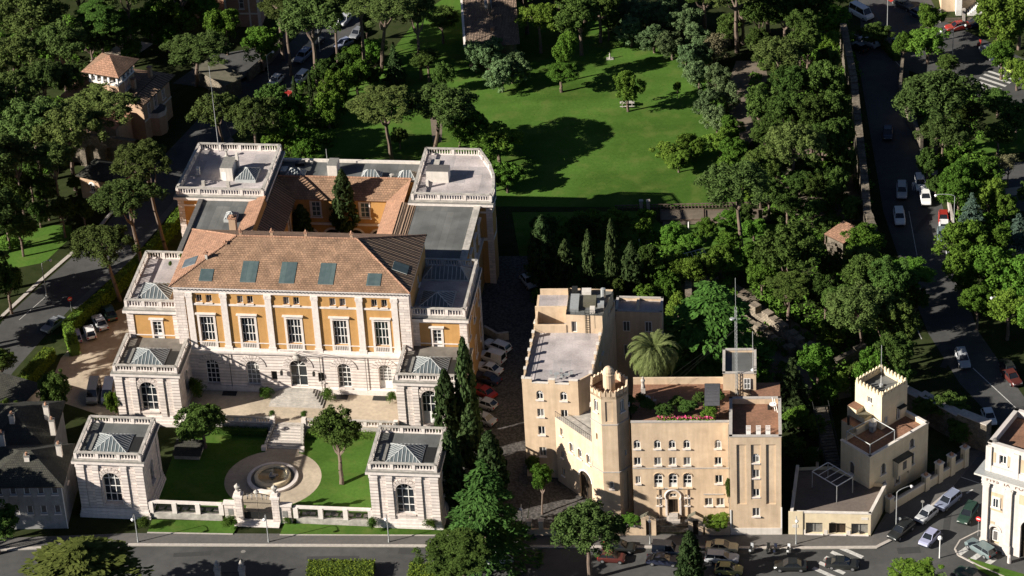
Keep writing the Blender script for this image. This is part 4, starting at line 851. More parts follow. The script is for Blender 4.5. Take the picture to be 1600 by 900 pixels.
for i, (a, A, h) in LH.items():
    for q in h: window(cas, a, A, q, .2, glass=SHUT if (i == 2 or q[2] < 4 or q[2] == 7.2 and False) else None, **WIN)
b = MB(); b.face([(*p, 15.35) for p in lf], TERR)
def along(a, c, t): return (a[0]+(c[0]-a[0])*t, a[1]+(c[1]-a[1])*t)
a, c = lf[0], lf[1]; L = math.hypot(c[0]-a[0], c[1]-a[1]); U = ((c[0]-a[0])/L, (c[1]-a[1])/L)
for u0, u1, z in ((0, 1.35, 16.35), (1.35, 3.6, 15.7), (3.6, 4.5, 16.35), (4.5, 6.4, 15.7), (6.4, L, 16.35)): b.obox(a, U, u0, u1, .003, .3, 15.6, z, SANDPL); b.obox(a, U, u0, u1, -.05, .34, z, z+.1, WHITEST)
b.obox(lf[1], ((lf[2][0]-lf[1][0])/2.55, (lf[2][1]-lf[1][1])/2.55), 0, 2.5, .003, .25, 15.6, 16.3, SANDPL)
for (p, q) in ((lf[2], lf[3]), (lf[3], lf[4]), (lf[4], lf[5]), (lf[6], lf[0]), (lf[5], lf[6])):
    L = math.hypot(q[0]-p[0], q[1]-p[1]); U = ((q[0]-p[0])/L, (q[1]-p[1])/L); k = max(2, int(L/2.2))
    b.obox(p, U, 0, L, .003, .22, 15.6, 15.75, SANDPL)
    for i in range(k+1): u = (L-.5)*i/k; b.obox(p, U, u, u+.5, -.02, .3, 15.6, 16.35, SANDPL); b.obox(p, U, u-.05, u+.55, -.07, .35, 16.35, 16.48, WHITEST)
    for z in (15.95, 16.2): b.tube((p[0]+.1*0, p[1], z), (q[0], q[1], z), .025, IRON, n=4)
cpart(b, 'roof_terrace')
b = MB()
up = [(-22.6, 26.0), (-17.55, 25.6), (-16.3, 32.3), (-22.4, 32.8)]
for i in range(4):
    a, c = up[i], up[(i+1) % 4]; L = math.hypot(c[0]-a[0], c[1]-a[1]); A = math.atan2(c[1]-a[1], c[0]-a[0]); wall(b, a, A, L, 15.35, 18.3, SANDPL, [(1.1, .75, 15.45, 17.2, False)] if i == 0 else [], .2)
b.face([(*p, 18.0) for p in up], GREYROOF)
b.box(-27.0, -22.6, 25.9, 26.2, 15.35, 16.6, SANDPL); b.box(-27.0, -22.6, 28.4, 28.7, 15.35, 18.0, SANDPL); b.box(-26.6, -22.6, 28.7, 32.6, 15.36, 17.4, SANDPL, TERR); b.box(-26.5, -22.6, 32.4, 32.7, 17.4, 18.3, SANDPL)
b.box(-26.9, -26.6, 26.2, 32.6, 15.4, 17.3, SANDPL)
cpart(b, 'penthouse')
window(cas, up[0], math.atan2(up[1][1]-up[0][1], up[1][0]-up[0][0]), (1.1, .75, 15.45, 17.2, False), .2, nx=1, nz=1, glass=SHUT, name='roof_door')
b = MB()
for x in (-19.9, -19.35): b.tube((x, 25.7, 15.4), (x, 25.7, 19.0), .04, IRON, n=5)
for k in range(9): b.tube((-19.9, 25.7, 15.6+k*.38), (-19.35, 25.7, 15.6+k*.38), .03, IRON, n=4)
for x in (-18.6, -18.2): b.tube((x, 25.68, 16.2), (x, 25.68, 18.8), .025, IRON, n=4)
cpart(b, 'ladder')
b = MB(); z = 18.01
b.box(-22.1, -20.9, 27.2, 31, z, z+.5, STEEL); b.box(-20.3, -18.5, 28.2, 30, z, z+.9, MUDROOF); b.box(-19.3, -18.6, 26.6, 27.4, z, z+.8, WHITEST); b.lathe([(.35, 0), (.35, 1.4), (0, 1.5)], -17.6, 30.8, 10, STEEL, z0=z)
b.box(-20.6, -19.3, 31, 32, z, z+.8, WHITEST); b.box(-18.3, -17.4, 28, 29, z, z+.6, STEEL); b.box(-22, -21.2, 31.4, 32.2, z, z+1.0, IRON)
for k in range(9): b.tube((-22.5+.63*k, 26.1-.05*k, z), (-22.5+.63*k, 26.1-.05*k, z+1.0), .02, IRON, n=4)
b.tube((-22.5, 26.1, z+1), (-17.5, 25.7, z+1), .025, IRON, n=4); cpart(b, 'roof_machinery')
b = MB()
for k, (px_, py_) in enumerate(((-23.4, 15.2), (-22.1, 15.0))): b.lathe([(.03, 0), (.03, .4), (.4, .43), (.4, .47)], px_, py_, 10, STEEL, z0=15.36)
for px_, py_ in ((-24.2, 15.4), (-22.8, 15.9), (-22.7, 14.5), (-21.4, 15.3), (-23.5, 14.4)): b.box(px_-.16, px_+.16, py_-.16, py_+.16, 15.7, 15.74, STEEL); b.box(px_-.16, px_+.16, py_+.14, py_+.18, 15.74, 16.1, STEEL); b.box(px_-.14, px_-.1, py_-.14, py_-.1, 15.36, 15.7, STEEL); b.box(px_+.1, px_+.14, py_+.1, py_+.14, 15.36, 15.7, STEEL)
cpart(b, 'terrace_table')
b = MB(); b.prism([(-16.1, 33.0), (-9.6, 32.6), (-9.5, 36.4), (-16.0, 36.8)], 0, 13.8, SANDPL, TERR); parapet(b, [(-16.1, 33.0), (-9.6, 32.6), (-9.5, 36.4), (-16.0, 36.8)], 13.8, 14.2, .25, SANDPL); b.box(-13.2, -12.8, 33, 36.4, 13.8, 14.3, SANDPL); cpart(b, 'annex')
for x in (1.5, 4.6): 
    for z in (7, 11): window(cas, (-16.1, 33.0), math.atan2(-.4, 6.5), (x, 1.0, z, z+1.7, False), -.02, nx=2, nz=1, glass=SHUT, d=-.05)
# diagonal lower wing with the carriage arch
dA, dB = (-23.7, 12.3), (-18.0, 5.9); L = math.hypot(dB[0]-dA[0], dB[1]-dA[1]); A = math.atan2(dB[1]-dA[1], dB[0]-dA[0])
b = MB(); dh = [(6.2, 2.6, 0, 4.9, True), (1.3, .5, 8.3, 9.5, False), (1.3, .5, 4.6, 5.6, False), (1.3, .55, 1.6, 2.8, False), (3.4, .85, 6.6, 8.2, True), (5.2, .85, 6.6, 8.2, True), (7.0, .85, 6.6, 8.2, True)]
wall(b, dA, A, L, 0, 10.7, SANDPL, dh, .3); b.face([(*dA, 10.7), (*dB, 10.7), (-17.5, 7.5, 10.7), (-18.6, 14.3, 10.7), (-20.4, 12.7, 10.7)], OLDSTONE); cpart(b, 'entrance_wing')
for h in dh[1:]: window(cas, dA, A, h, .3, nx=2 if h[1] > .6 else 1, nz=1, sill=True, arch_ring=.1 if h[4] else 0)
window(cas, dA, A, dh[0], .3, nx=2, nz=1, glass=WOODD, barm=IRON, arch_ring=.25, name='carriage_door')
b = MB(); U = (math.cos(A), math.sin(A))
b.obox(dA, U, 0, L-.2, .05, .1, 11.6, 11.64, IRON)
for k in range(20): u = L*k/20; b.obox(dA, U, u, u+.03, .06, .09, 10.7, 11.6, IRON)
cpart(b, 'terrace_railing')
# front wall, gates and yard
t = thing('garden_wall', 'low sand coloured wall with gabled gate piers in front of the castle villa', 'wall', CAS, CT)
b = MB(); 
for xa, xb in ((-16.5, -11.9), (-3.4, -.1)): b.box(xa, xb, -.2, .15, 0, 1.5, SANDPL); b.box(xa, xb, -.26, .21, 1.5, 1.62, KERB)
b.build('wall', t)
for xa in (-11.9, -4.3):
    b = MB(); b.box(xa, xa+.62, -.25, .3, 0, 3.0, SANDPL); b.box(xa+1.35, xa+1.97, -.25, .3, 0, 3.0, SANDPL) if xa < -10 else b.box(xa-1.35, xa-.73, -.25, .3, 0, 3.0, SANDPL)
    x0, x1 = (xa, xa+1.97) if xa < -10 else (xa-1.35, xa+.62); xm = (x0+x1)/2
    b.box(x0, x1, -.2, .25, 2.6, 3.0, SANDPL)
    for s in (-.4, .45): pass
    b.face([(x0-.1, -.35, 3.0), (x1+.1, -.35, 3.0), (xm, -.35, 3.7)], SANDPL); b.face([(x1+.1, .4, 3.0), (x0-.1, .4, 3.0), (xm, .4, 3.7)], SANDPL)
    b.face([(x1+.1, -.35, 3.0), (x1+.1, .4, 3.0), (xm, .4, 3.7), (xm, -.35, 3.7)], MUDROOF); b.face([(x0-.1, .4, 3.0), (x0-.1, -.35, 3.0), (xm, -.35, 3.7), (xm, .4, 3.7)], MUDROOF)
    pr = b.build('gate_pier', t); b = MB(); xd = xa+.63 if xa < -10 else xa-.72; b.box(xd, xd+.7, -.02, .04, .05, 2.55, WOODD); b.build('side_gate', pr)
b = MB()
for k in range(34): x = -9.9+k*.13; b.box(x, x+.03, 0, .03, .1, 1.5, IRON)
b.box(-9.9, -5.5, -.02, .05, .2, .28, IRON); b.box(-9.9, -5.5, -.02, .05, 1.4, 1.5, IRON); b.build('railing', t)
t = thing('yard_gate', 'sand coloured gate piers with iron gate at the carriage entrance by the lamp post', 'gate', (*c2w(-26.6, .1), 0), CT)
for x in (-.6, 1.0, 3.6): b = MB(); b.box(x, x+.6, -.3, .3, 0, 2.3, SANDPL); b.box(x-.08, x+.68, -.38, .38, 2.3, 2.45, KERB); b.build('gate_pier', t)
b = MB(); b.box(-.6, 4.6, -.28, .12, 0, 1.05, SANDPL); b.build('wall', t)
b = MB()
for k in range(16): x = 1.62+k*.125; b.box(x, x+.025, -.02, .02, 1.05, 2.1, IRON)
b.build('gate_leaf', t)
# things on the castle terraces
def deckchair(x, y, lab): 
    t = thing('deck_chair', lab, 'deck chair', (*c2w(x, y), 15.204), CT, 'white deck chairs on the brick roof terrace')
    b = MB(); [b.box(-.3, .3, .02+k*.15, .10+k*.15, .34, .38, WHITE) for k in range(6)]; [b.box(sx*.28-.02, sx*.28+.02, .0, .9, .3, .34, WHITE) for sx in (-1, 1)]; [b.box(sx*.28-.02, sx*.28+.02, yy, yy+.05, 0, .3, WHITE) for sx in (-1, 1) for yy in (0.02, .8)]; b.build('seat', t)
    b = MB(); [b.box(-.3, .3, .86+k*.1, .90+k*.1, .40+k*.15, .50+k*.15, WHITE) for k in range(5)]; b.tube((-.28, .84, .36), (-.28, 1.34, 1.12), .025, WHITE, n=4); b.tube((.28, .84, .36), (.28, 1.34, 1.12), .025, WHITE, n=4); b.build('backrest', t)
for x, lab in ((2.45, 'tall white deck chair at the left end of the row on the brick terrace'), (3.75, 'white deck chair in the middle of the row on the brick terrace'), (5.0, 'white deck chair at the right end of the row on the brick terrace')): deckchair(x, .9, lab)
t = thing('terrace_furniture', 'white garden table and folded chairs in the far corner of the brick terrace', 'furniture', (*c2w(5.7, 7.6), 15.204), CT)
b = MB(); b.lathe([(.05, 0), (.05, .7), (.5, .72), (.5, .76)], 0, 0, 10, WHITE); b.build('table', t); b = MB(); b.tube((.3, -.6, 0), (-.1, .5, 1.5), .05, WHITE); b.tube((.6, -.9, 0), (.2, .3, 1.4), .05, WHITE); b.box(-.7, -.3, -.3, .2, 0, .5, IRON); b.build('folded_chair', t)
t = thing('canopy', 'dark ribbed cloth canopy over a seat on the planted roof terrace', 'canopy', (*c2w(-2.3, 7.6), 15.0), CT)
b = MB()
for k in range(8):
    a0, a1 = math.pi*k/8*.62+.5, math.pi*(k+1)/8*.62+.5
    y0, z0, y1, z1 = -2.4+k*.65, 2.4+.45*math.sin(math.pi*k/8), -2.4+(k+1)*.65, 2.4+.45*math.sin(math.pi*(k+1)/8)
    b.face([(-1.0, y0, z0), (1.0, y0, z0), (1.0, y1, z1), (-1.0, y1, z1)], AWN); b.tube((-1.0, y0, z0+.03), (1.0, y0, z0+.03), .05, AWN, n=4)
b.build('cloth', t)
for x, y in ((-1, -2.3), (1, -2.3), (-1, 2.7), (1, 2.7)): b = MB(); b.tube((x, y, 0), (x, y, 2.4), .05, IRON); b.build('post', t)
def planter(x, y, z, l, w, lab, m=TILEO, frame=None):
    pass
t = thing('garden_table', 'pale table with chairs on the planted roof terrace', 'table', (*c2w(-11.2, 9.4), 15.0), CT)
b = MB(); b.lathe([(.06, 0), (.06, .7), (.7, .72), (.7, .77)], 0, 0, 12, KERB); b.build('tabletop', t)
for a in (0, 2.1, 4.2): b = MB(); b.box(-.22, .22, -.22, .22, .38, .43, KERB); b.box(-.22, .22, .18, .22, .43, .9, KERB); b.box(-.2, -.15, -.2, -.15, 0, .38, KERB); b.box(.15, .2, .15, .2, 0, .38, KERB); b.build('chair', t, (1.2*math.cos(a), 1.2*math.sin(a), 0), a+1.57)
t = thing('garden_statue', 'pale stone figure on a pedestal among the roof terrace plants', 'statue', (*c2w(-11.6, 11.6), 15.0), CT)
b = MB(); b.box(-.3, .3, -.3, .3, 0, .9, KERB); b.build('pedestal', t); b = MB(); b.lathe([(.2, 0), (.26, .3), (.2, .8), (.3, 1.2), (.26, 1.35), (.1, 1.45), (.14, 1.6), (.12, 1.75), (0, 1.8)], 0, 0, 10, KERB, z0=.9); b.build('figure', t)
t = thing('aerial_mast', 'tall lattice radio mast with guy wires behind the roof hut of the castle villa', 'mast', (*c2w(.9, 12.0), 0), CT)
b = MB()
for dx, dy in ((-.18, -.1), (.18, -.1), (0, .2)): b.tube((dx, dy, 8), (dx*.7, dy*.7, 28.5), .032, STEEL, n=5)
for k in range(34): z = 8+k*.6; b.tube((-.17, -.1, z), (.17, -.1, z+.6), .02, STEEL, n=4, cap=False); b.tube((.17, -.1, z), (0, .19, z+.6), .02, STEEL, n=4, cap=False)
b.tube((0, 0, 28), (0, 0, 33), .035, STEEL, n=5); b.build('lattice', t)
b = MB()
for q in ((-10, 1, 14.6), (-9, 5, 14), (-8.2, 3, 14.3), (5, 6, 9)): b.tube((0, 0, 25), q, .011, IRON, n=4)
b.build('guy_wire', t); b = MB(); b.lathe([(.3, 0), (.35, .1), (.3, .2)], -.5, 0, 8, STEEL, z0=26.5); b.tube((-.6, 0, 26.5), (.6, 0, 26.6), .04, STEEL); b.build('dish', t)
t = thing('aerial_pole', 'short grey aerial pole beside the lattice mast', 'pole', (*c2w(3.1, 13.5), 17.4), CT); b = MB(); b.lathe([(.35, 0), (.1, .3)], 0, 0, 8, STEEL); b.tube((0, 0, 0), (0, 0, 6.2), .05, STEEL); b.build('pole', t)

# ------------------------------------------------------------------ battlemented house, garage, yard wall
HS = (46.2, 322.3, 0); HT = R(38.5)
def h2w(x, y): return (HS[0]+math.cos(HT)*x-math.sin(HT)*y, HS[1]+math.sin(HT)*x+math.cos(HT)*y)
hou = thing('tower_house', 'cream house with battlemented square tower and brick roof terrace at the street corner', 'house', HS, HT)
b = MB(); hr = [(2.6, .75, 4.3, 6.0, True), (2.65, .8, 1.4, 2.9, False), (5.4, .8, 1.3, 2.6, False), (8.1, .85, 3.0, 4.8, False), (8.1, .75, 5.9, 7.3, True), (2.8, .7, -.0, .6, False)]; hr = hr[:5]
wall(b, (0, 0), 0, 11.3, 0, 8.3, CREAM, hr, .2)
hl = [(2.15, .8, 4.0, 5.9, True), (3.6, 1.0, .6, 2.6, True)]; wall(b, (0, 5.4), -HP, 5.4, 0, 8.3, CREAM, hl, .2)
wall(b, (11.3, 0), HP, 8.9, 0, 8.3, CREAM); wall(b, (11.3, 8.9), math.pi, 6.5, 0, 8.3, CREAM); wall(b, (4.8, 8.9), -HP, 3.5, 0, 8.3, CREAM); wall(b, (4.8, 5.4), math.pi, 4.8, 0, 8.3, CREAM)
hou_w = b.build('wall', hou)
for h in hr: window(hou, (0, 0), 0, h, .2, nx=1, nz=2, glass=SHUT, barm=SHUT, case=.12, sill=True, casem=WHITEST)
for h in hl: window(hou, (0, 5.4), -HP, h, .2, nx=1, nz=2, glass=SHUT, barm=SHUT, arch_ring=.12, sill=h[2] > 1, casem=WHITEST, name='window' if h[2] > 1 else 'door')
b = MB(); b.face([(0, 0, 7.7), (11.3, 0, 7.7), (11.3, 5.4, 7.7), (0, 5.4, 7.7)], BRICKTERR); parapet(b, [(0, 5.4), (0, 0), (11.3, 0), (11.3, 3.9)], 7.7, 8.32, .3, CREAM, WHITEST, closed=False); b.build('roof_terrace', hou)
b = MB(); T = [(6.25, 3.9), (11.2, 3.9), (11.2, 8.85), (6.25, 8.85)]
for i in range(4):
    a, c = T[i], T[(i+1) % 4]; L = math.hypot(c[0]-a[0], c[1]-a[1]); A = math.atan2(c[1]-a[1], c[0]-a[0]); h = [(.9, .6, 8.4, 9.5, False), (3.3, .85, 7.75, 9.8, False)] if i == 0 else ([(2.7, .9, 11.0, 12.0, False)] if i == 3 else [])
    wall(b, a, A, L, 7.7, 13.1, CREAM, h, .18)
    for q in h: window(hou, a, A, q, .18, nx=2, nz=1, glass=GLASS if i else SHUT, sill=i == 3, name='window' if q[3]-q[2] < 2 else 'roof_door')
    U = (math.cos(A), math.sin(A)); n = 8
    for k in range(n): u0 = L*(k+.1)/n; u1 = L*(k+.82)/n; b.obox(a, U, u0, u1, .003, .25, 13.1, 13.42, CREAM); b.lathe([((u1-u0)/2, 0), ((u1-u0)/2*.85, .18), ((u1-u0)/4, .36), (0, .42)], a[0]+U[0]*(u0+u1)/2-U[1]*.126, a[1]+U[1]*(u0+u1)/2+U[0]*.126, 8, CREAM, z0=13.42)
    b.obox(a, U, 0.003, L-.003, .003, .25, 12.55, 13.096, CREAM)
b.face([(*p, 12.5) for p in T], GREYROOF); b.build('tower', hou)
b = MB(); b.box(9.2, 10.6, 3.2, 3.89, 9.9, 10.0, IRON); b.build('door_canopy', hou)
b = MB(); b.prism([(4.8, 7.2), (6.24, 7.2), (6.24, 8.9), (4.8, 8.9)], 8.3, 10.0, CREAM, BRICKTERR); b.box(4.75, 6.24, 5.6, 7.1, 7.7, 9.4, CREAM, MUDROOF); b.box(3.2, 4.75, 6.0, 8.4, 5, 8.6, CREAM, BRICKTERR); b.box(3.0, 6.2, 5.3, 5.55, 7.7, 8.7, CREAM); b.tube((3.1, 7.0, 8.6), (3.1, 7.0, 10), .18, IRON, n=8); b.build('stair_head', hou)
b = MB(); b.lathe([(.1, 0), (.5, .15), (.6, .5), (.5, .95), (0, 1.1)], 5.3, 4.6, 12, WHITEST, z0=8.4); b.box(4.9, 5.7, 4.3, 4.9, 7.7, 8.4, STEEL); b.build('water_tank', hou)
b = MB()
for x, y in ((.3, .3), (5.0, .3), (5.0, 4.2), (.3, 4.6)): b.tube((x, y, 7.75), (x, y, 10.1), .06, STEEL)
for p, q in (((.3, .3), (5, .3)), ((5, .3), (5, 4.2)), ((5, 4.2), (.3, 4.6)), ((.3, 4.6), (.3, .3))): b.tube((*p, 10.1), (*q, 10.1), .06, STEEL)
b.build('pergola_frame', hou)
b = MB(); b.box(4.6, 7.2, -.9, -.004, 3.3, 5.6, CREAM); b.box(4.4, 7.4, -1.1, -.004, 5.6, 5.75, IRON, MUDROOF); b.box(4.7, 4.9, -.7, -.004, 2.6, 3.3, CREAM); b.box(6.9, 7.1, -.7, -.004, 2.6, 3.3, CREAM); b.box(5.5, 6.2, -.93, -.902, 3.9, 5.2, SHUT); b.build('bay_window', hou)
b = MB(); b.tube((10.6, 8.2, 12.5), (10.6, 8.2, 17.4), .05, STEEL); b.tube((8.7, 6.4, 12.5), (8.7, 6.4, 14.2), .05, WHITE); b.lathe([(.35, 0), (.3, .25)], 8.7, 6.4, 8, STEEL, z0=12.52); b.build('roof_aerial', hou)
# garage
gar = thing('garage', 'low cream garage block with three shutters and a terrace with a metal frame on top', 'garage', (35.1, 317.4, 0), 0)
gp_ = [(0, 0), (10.45, -1.4), (13.4, 5.0), (11.2, 5.6), (6.5, 9.8), (1.9, 10.0)]
b = MB(); GH = {}
for i in range(6):
    a, c = gp_[i], gp_[(i+1) % 6]; L = math.hypot(c[0]-a[0], c[1]-a[1]); A = math.atan2(c[1]-a[1], c[0]-a[0]); h = []
    if i == 0: h = [(3.1, 2.2, .25, 2.05, False), (6.15, 2.2, .25, 2.05, False), (9.1, 2.2, .25, 2.05, False)]
    wall(b, a, A, L, 0, 3.65, CREAM, h, .45); GH[i] = (a, A, h, L)
b.face([(*p, 3.1) for p in gp_], GTERR); parapet(b, gp_[:3], 3.1, 3.65, .3, CREAM, WHITEST, closed=False); parapet(b, [gp_[5], gp_[0]], 3.1, 3.9, .3, CREAM, WHITEST, closed=False); b.build('wall', gar)
a, A, h, L = GH[0]
for k, q in enumerate(h): window(gar, a, A, q, .45, nx=2, nz=1, glass=(LEDGE, WOODD, LEDGE)[k], barm=WOODD if k == 1 else LEDGE, sill=True, name='garage_shutter')
b = MB(); U = (math.cos(A), math.sin(A)); b.obox(a, U, -.3, 1.6, -.12, -.004, 0, 3.9, CREAM); b.obox(a, U, 0.2, .95, -.16, -.124, 1.3, 1.8, WHITEST); b.obox(a, U, 9.3, 10.2, -.03, -.004, 2.7, 3.1, WHITEST)
for u in (1.72, 4.63, 7.63): b.obox(a, U, u-.25 if u > 2 else u, u+.25, -.05, -.004, 0, .9, WHITEST)
b.build('plinth', gar)
t = thing('pergola', 'white metal pergola frame standing on the garage terrace', 'pergola', (*h2w(-5.2, 1.0), 3.1), HT)
b = MB(); C4 = [(0, 0), (3.0, 0), (3.0, 4.6), (0, 4.6)]
b = MB()
for p, q in zip(C4, C4[1:]+C4[:1]): b.tube((*p, 2.6), (*q, 2.6), .07, WHITE, n=4)
for k in (1, 2, 3): b.tube((0, 4.6*k/4, 2.6), (3, 4.6*k/4, 2.6), .04, WHITE, n=4)
b.build('roof_frame', t)
for p in C4: b = MB(); b.tube((*p, 0), (*p, 2.6), .07, STEEL, n=4); b.build('post', t)
t = thing('street_wall', 'cream street wall with five square piers beside the battlemented house', 'wall', (48.8, 321.1, 0), HT)
b = MB(); b.box(0, 15.0, -.2, .2, 0, 1.4, CREAM); b.box(0, 15.0, -.25, .25, 1.4, 1.55, WHITEST); b.build('wall', t)
for i, x in enumerate((0, 3.2, 7.0, 9.6, 12.0, 14.7)):
    if i == 1: continue
    b = MB(); hz = 3.2 if i > 2 else 2.4; b.box(x-.4, x+.4, -.42, .42, 0, hz, CREAM); b.box(x-.5, x+.5, -.52, .52, hz, hz+.18, WHITEST); b.lathe([(.3, 0), (.32, .2), (0, .45)], x, 0, 8, TILEO, z0=hz+.18); b.build('pier', t)
b = MB()
for k in range(90):
    x = .5+k*.16
    b.box(x, x+.025, -.02, .02, 1.55, 2.4, IRON)
b.build('railing', t)

# ------------------------------------------------------------------ white gate building at the corner
GT = (59.7, 312.5, 0); GA = R(-34)
gate = thing('gate_building', 'tall white classical gate building with pilasters, inscription band and great arch at the corner', 'gate building', GT, GA)
MARB = mat('gate_marble', (.60, .55, .50), (.52, .475, .43), 1.2, .8, streak=.2); GPAN = mat('gate_panel', (.52, .405, .27), (.46, .36, .24), 1.2, .85, streak=.2); GL, GD = 13.0, 9.0; b = MB()
gh = [(1.8, 1.35, .9, 3.9, True), (7.0, 3.2, 0, 6.6, True)]
wall(b, (0, 0), 0, GL, 0, 11.0, MARB, gh, .5); wall(b, (GL, 0), HP, GD, 0, 11.0, MARB); wall(b, (GL, GD), math.pi, GL, 0, 11, MARB); wall(b, (0, GD), -HP, GD, 0, 11, MARB); b.build('wall', gate)
window(gate, (0, 0), 0, gh[1], .5, nx=2, nz=2, glass=WOODD, barm=WOODD, arch_ring=.5, casem=MARB, name='great_arch')
window(gate, (0, 0), 0, gh[0], .5, nx=1, nz=1, glass=GPAN, barm=GPAN, arch_ring=.3, casem=MARB, name='niche')
b = MB()
for x0, x1, z0, z1 in ((1.05, 2.75, 6.4, 9.3), (5.0, 9.2, 8.7, 10.2), (1.15, 1.75, 4.2, 4.6)): b.box(x0, x1, -.03, -.004, z0, z1, GPAN)
b.build('wall_panel', gate)
for q in ((1.85, .85, 7.1, 8.6, False),): window(gate, (0, -.05), 0, q, -.05, nx=2, nz=1, case=.18, sill=True, d=-.03)
window(gate, (0, .45), 0, (1.8, .8, 1.3, 3.3, True), -.02, nx=1, nz=1, glass=SHUT, case=.12, casem=MARB)
for x in (.0, 3.25, 9.2, 12.0):
    b = MB(); b.box(x-.12, x+.95, -.45, -.003, 0, 1.6, MARB); b.box(x, x+.85, -.35, -.003, 1.6, 10.2, MARB); b.box(x-.1, x+.95, -.42, -.003, 10.2, 10.9, MARB)
    for s in (0, 1): b.tube((x+s*.85, -.42, 10.65), (x+s*.85, -.1, 10.65), .18, WHITE, n=8)
    b.build('pilaster', gate)
b = MB(); b.box(-.15, GL+.15, -.45, GD+.15, 10.9, 12.2, MARB); b.box(-.9, GL+.9, -1.25, GD+.9, 12.2, 12.45, MARB, STEEL); b.box(-.5, GL+.5, -.8, GD+.5, 12.0, 12.197, MARB); b.box(-.2, GL+.2, -.48, GD, 11.0, 11.12, MARB); b.build('entablature', gate)
tx = bpy.data.curves.new('inscription', 'FONT'); tx.body = 'PIVS  IX  PONTIFEX  MAXIMVS'; tx.size = .86; tx.extrude = .02; tx.offset = .012; tx.space_character = 1.15
tx.materials.append(mat('inscription_paint', (.20, .13, .10), None, 2))
to = bpy.data.objects.new('inscription', tx); COL.objects.link(to); to.parent = gate; to.location = (.5, -.475, 11.22); to.rotation_euler = (HP, 0, 0)
bpy.context.view_layer.update(); tm_ = bpy.data.meshes.new_from_object(to.evaluated_get(bpy.context.evaluated_depsgraph_get())); tm_.name = 'inscription'
bpy.data.objects.remove(to); to = bpy.data.objects.new('inscription', tm_); COL.objects.link(to); to.parent = gate; to.location = (.5, -.475, 11.22); to.rotation_euler = (HP, 0, 0)
b = MB(); ah = [(2.1, .95, 14.0, 15.4, False), (10.6, .95, 14.0, 15.4, False)]
wall(b, (.3, .2), 0, GL-.6, 12.45, 16.4, MARB, ah, .25); wall(b, (GL-.3, .2), HP, GD-.5, 12.45, 16.4, MARB); wall(b, (GL-.3, GD-.3), math.pi, GL-.6, 12.45, 16.4, MARB); wall(b, (.3, GD-.3), -HP, GD-.5, 12.45, 16.4, MARB)
b.face([(.3, .2, 15.9), (GL-.3, .2, 15.9), (GL-.3, GD-.3, 15.9), (.3, GD-.3, 15.9)], BRICKTERR); b.box(.3, GL-.3, .0, .196, 12.45, 13.4, MARB)
parapet(b, [(.3, .2), (GL-.3, .2), (GL-.3, GD-.3), (.3, GD-.3)], 15.9, 16.75, .45, MARB, MARB)
for x0, x1, z0, z1 in ((.95, 1.4, 13.9, 15.5), (3.4, 3.0, 13.9, 15.5), (4.9, 8.6, 13.6, 15.6)): b.box(min(x0, x1), max(x0, x1), .17, .196, z0, z1, GPAN)
for x in (.1, 3.9, 9.0): b.box(x, x+.8, -.05, .197, 12.45, 16.3, MARB)
b.lathe([(.45, 0), (.4, .3), (.2, .5), (0, .55)], 1.0, .8, 10, SHUT, z0=16.76); b.build('attic', gate)
for h in ah: window(gate, (.3, .2), 0, h, .25, nx=2, nz=1, case=.2, sill=True)
b = MB()
t = thing('stone_bollard', 'white stone bollard at the foot of the gate building', 'bollard', tuple(un(1577, 880)+Vector((0, 0, .1)))); b.lathe([(.28, 0), (.28, 1.0), (.2, 1.2), (0, 1.3)], 0, 0, 10, MARB); b.build('stone', t)

# ------------------------------------------------------------------ other buildings and walls
def hip(b, x0, x1, y0, y1, z, h, m1, m2=None, ov=.5, ridge=None):
    x0, x1, y0, y1 = x0-ov, x1+ov, y0-ov, y1+ov; m2 = m2 or m1; w, d = x1-x0, y1-y0; xm, ym = (x0+x1)/2, (y0+y1)/2
    if w >= d: A, B = (x0+d/2, ym, z+h), (x1-d/2+.001, ym, z+h)
    else: A, B = (xm, y0+w/2, z+h), (xm, y1-w/2+.001, z+h)
    c = [(x0, y0, z), (x1, y0, z), (x1, y1, z), (x0, y1, z)]
    if w >= d: b.face([c[0], c[1], B, A], m1); b.face([c[1], c[2], B], m2); b.face([c[2], c[3], A, B], m1); b.face([c[3], c[0], A], m2)
    else: b.face([c[0], c[1], A], m1); b.face([c[1], c[2], B, A], m2); b.face([c[2], c[3], B], m1); b.face([c[3], c[0], A, B], m2)
    b.face(c[::-1], WOODD); b.box(x0, x1, y0, y1, z-.14, z-.004, WOODD)
def wallbox(b, x0, x1, y0, y1, z0, z1, m, front=(), rgt=(), depth=.2):
    wall(b, (x0, y0), 0, x1-x0, z0, z1, m, list(front), depth); wall(b, (x1, y0), HP, y1-y0, z0, z1, m, list(rgt), depth); wall(b, (x1, y1), math.pi, x1-x0, z0, z1, m); wall(b, (x0, y1), -HP, y1-y0, z0, z1, m)
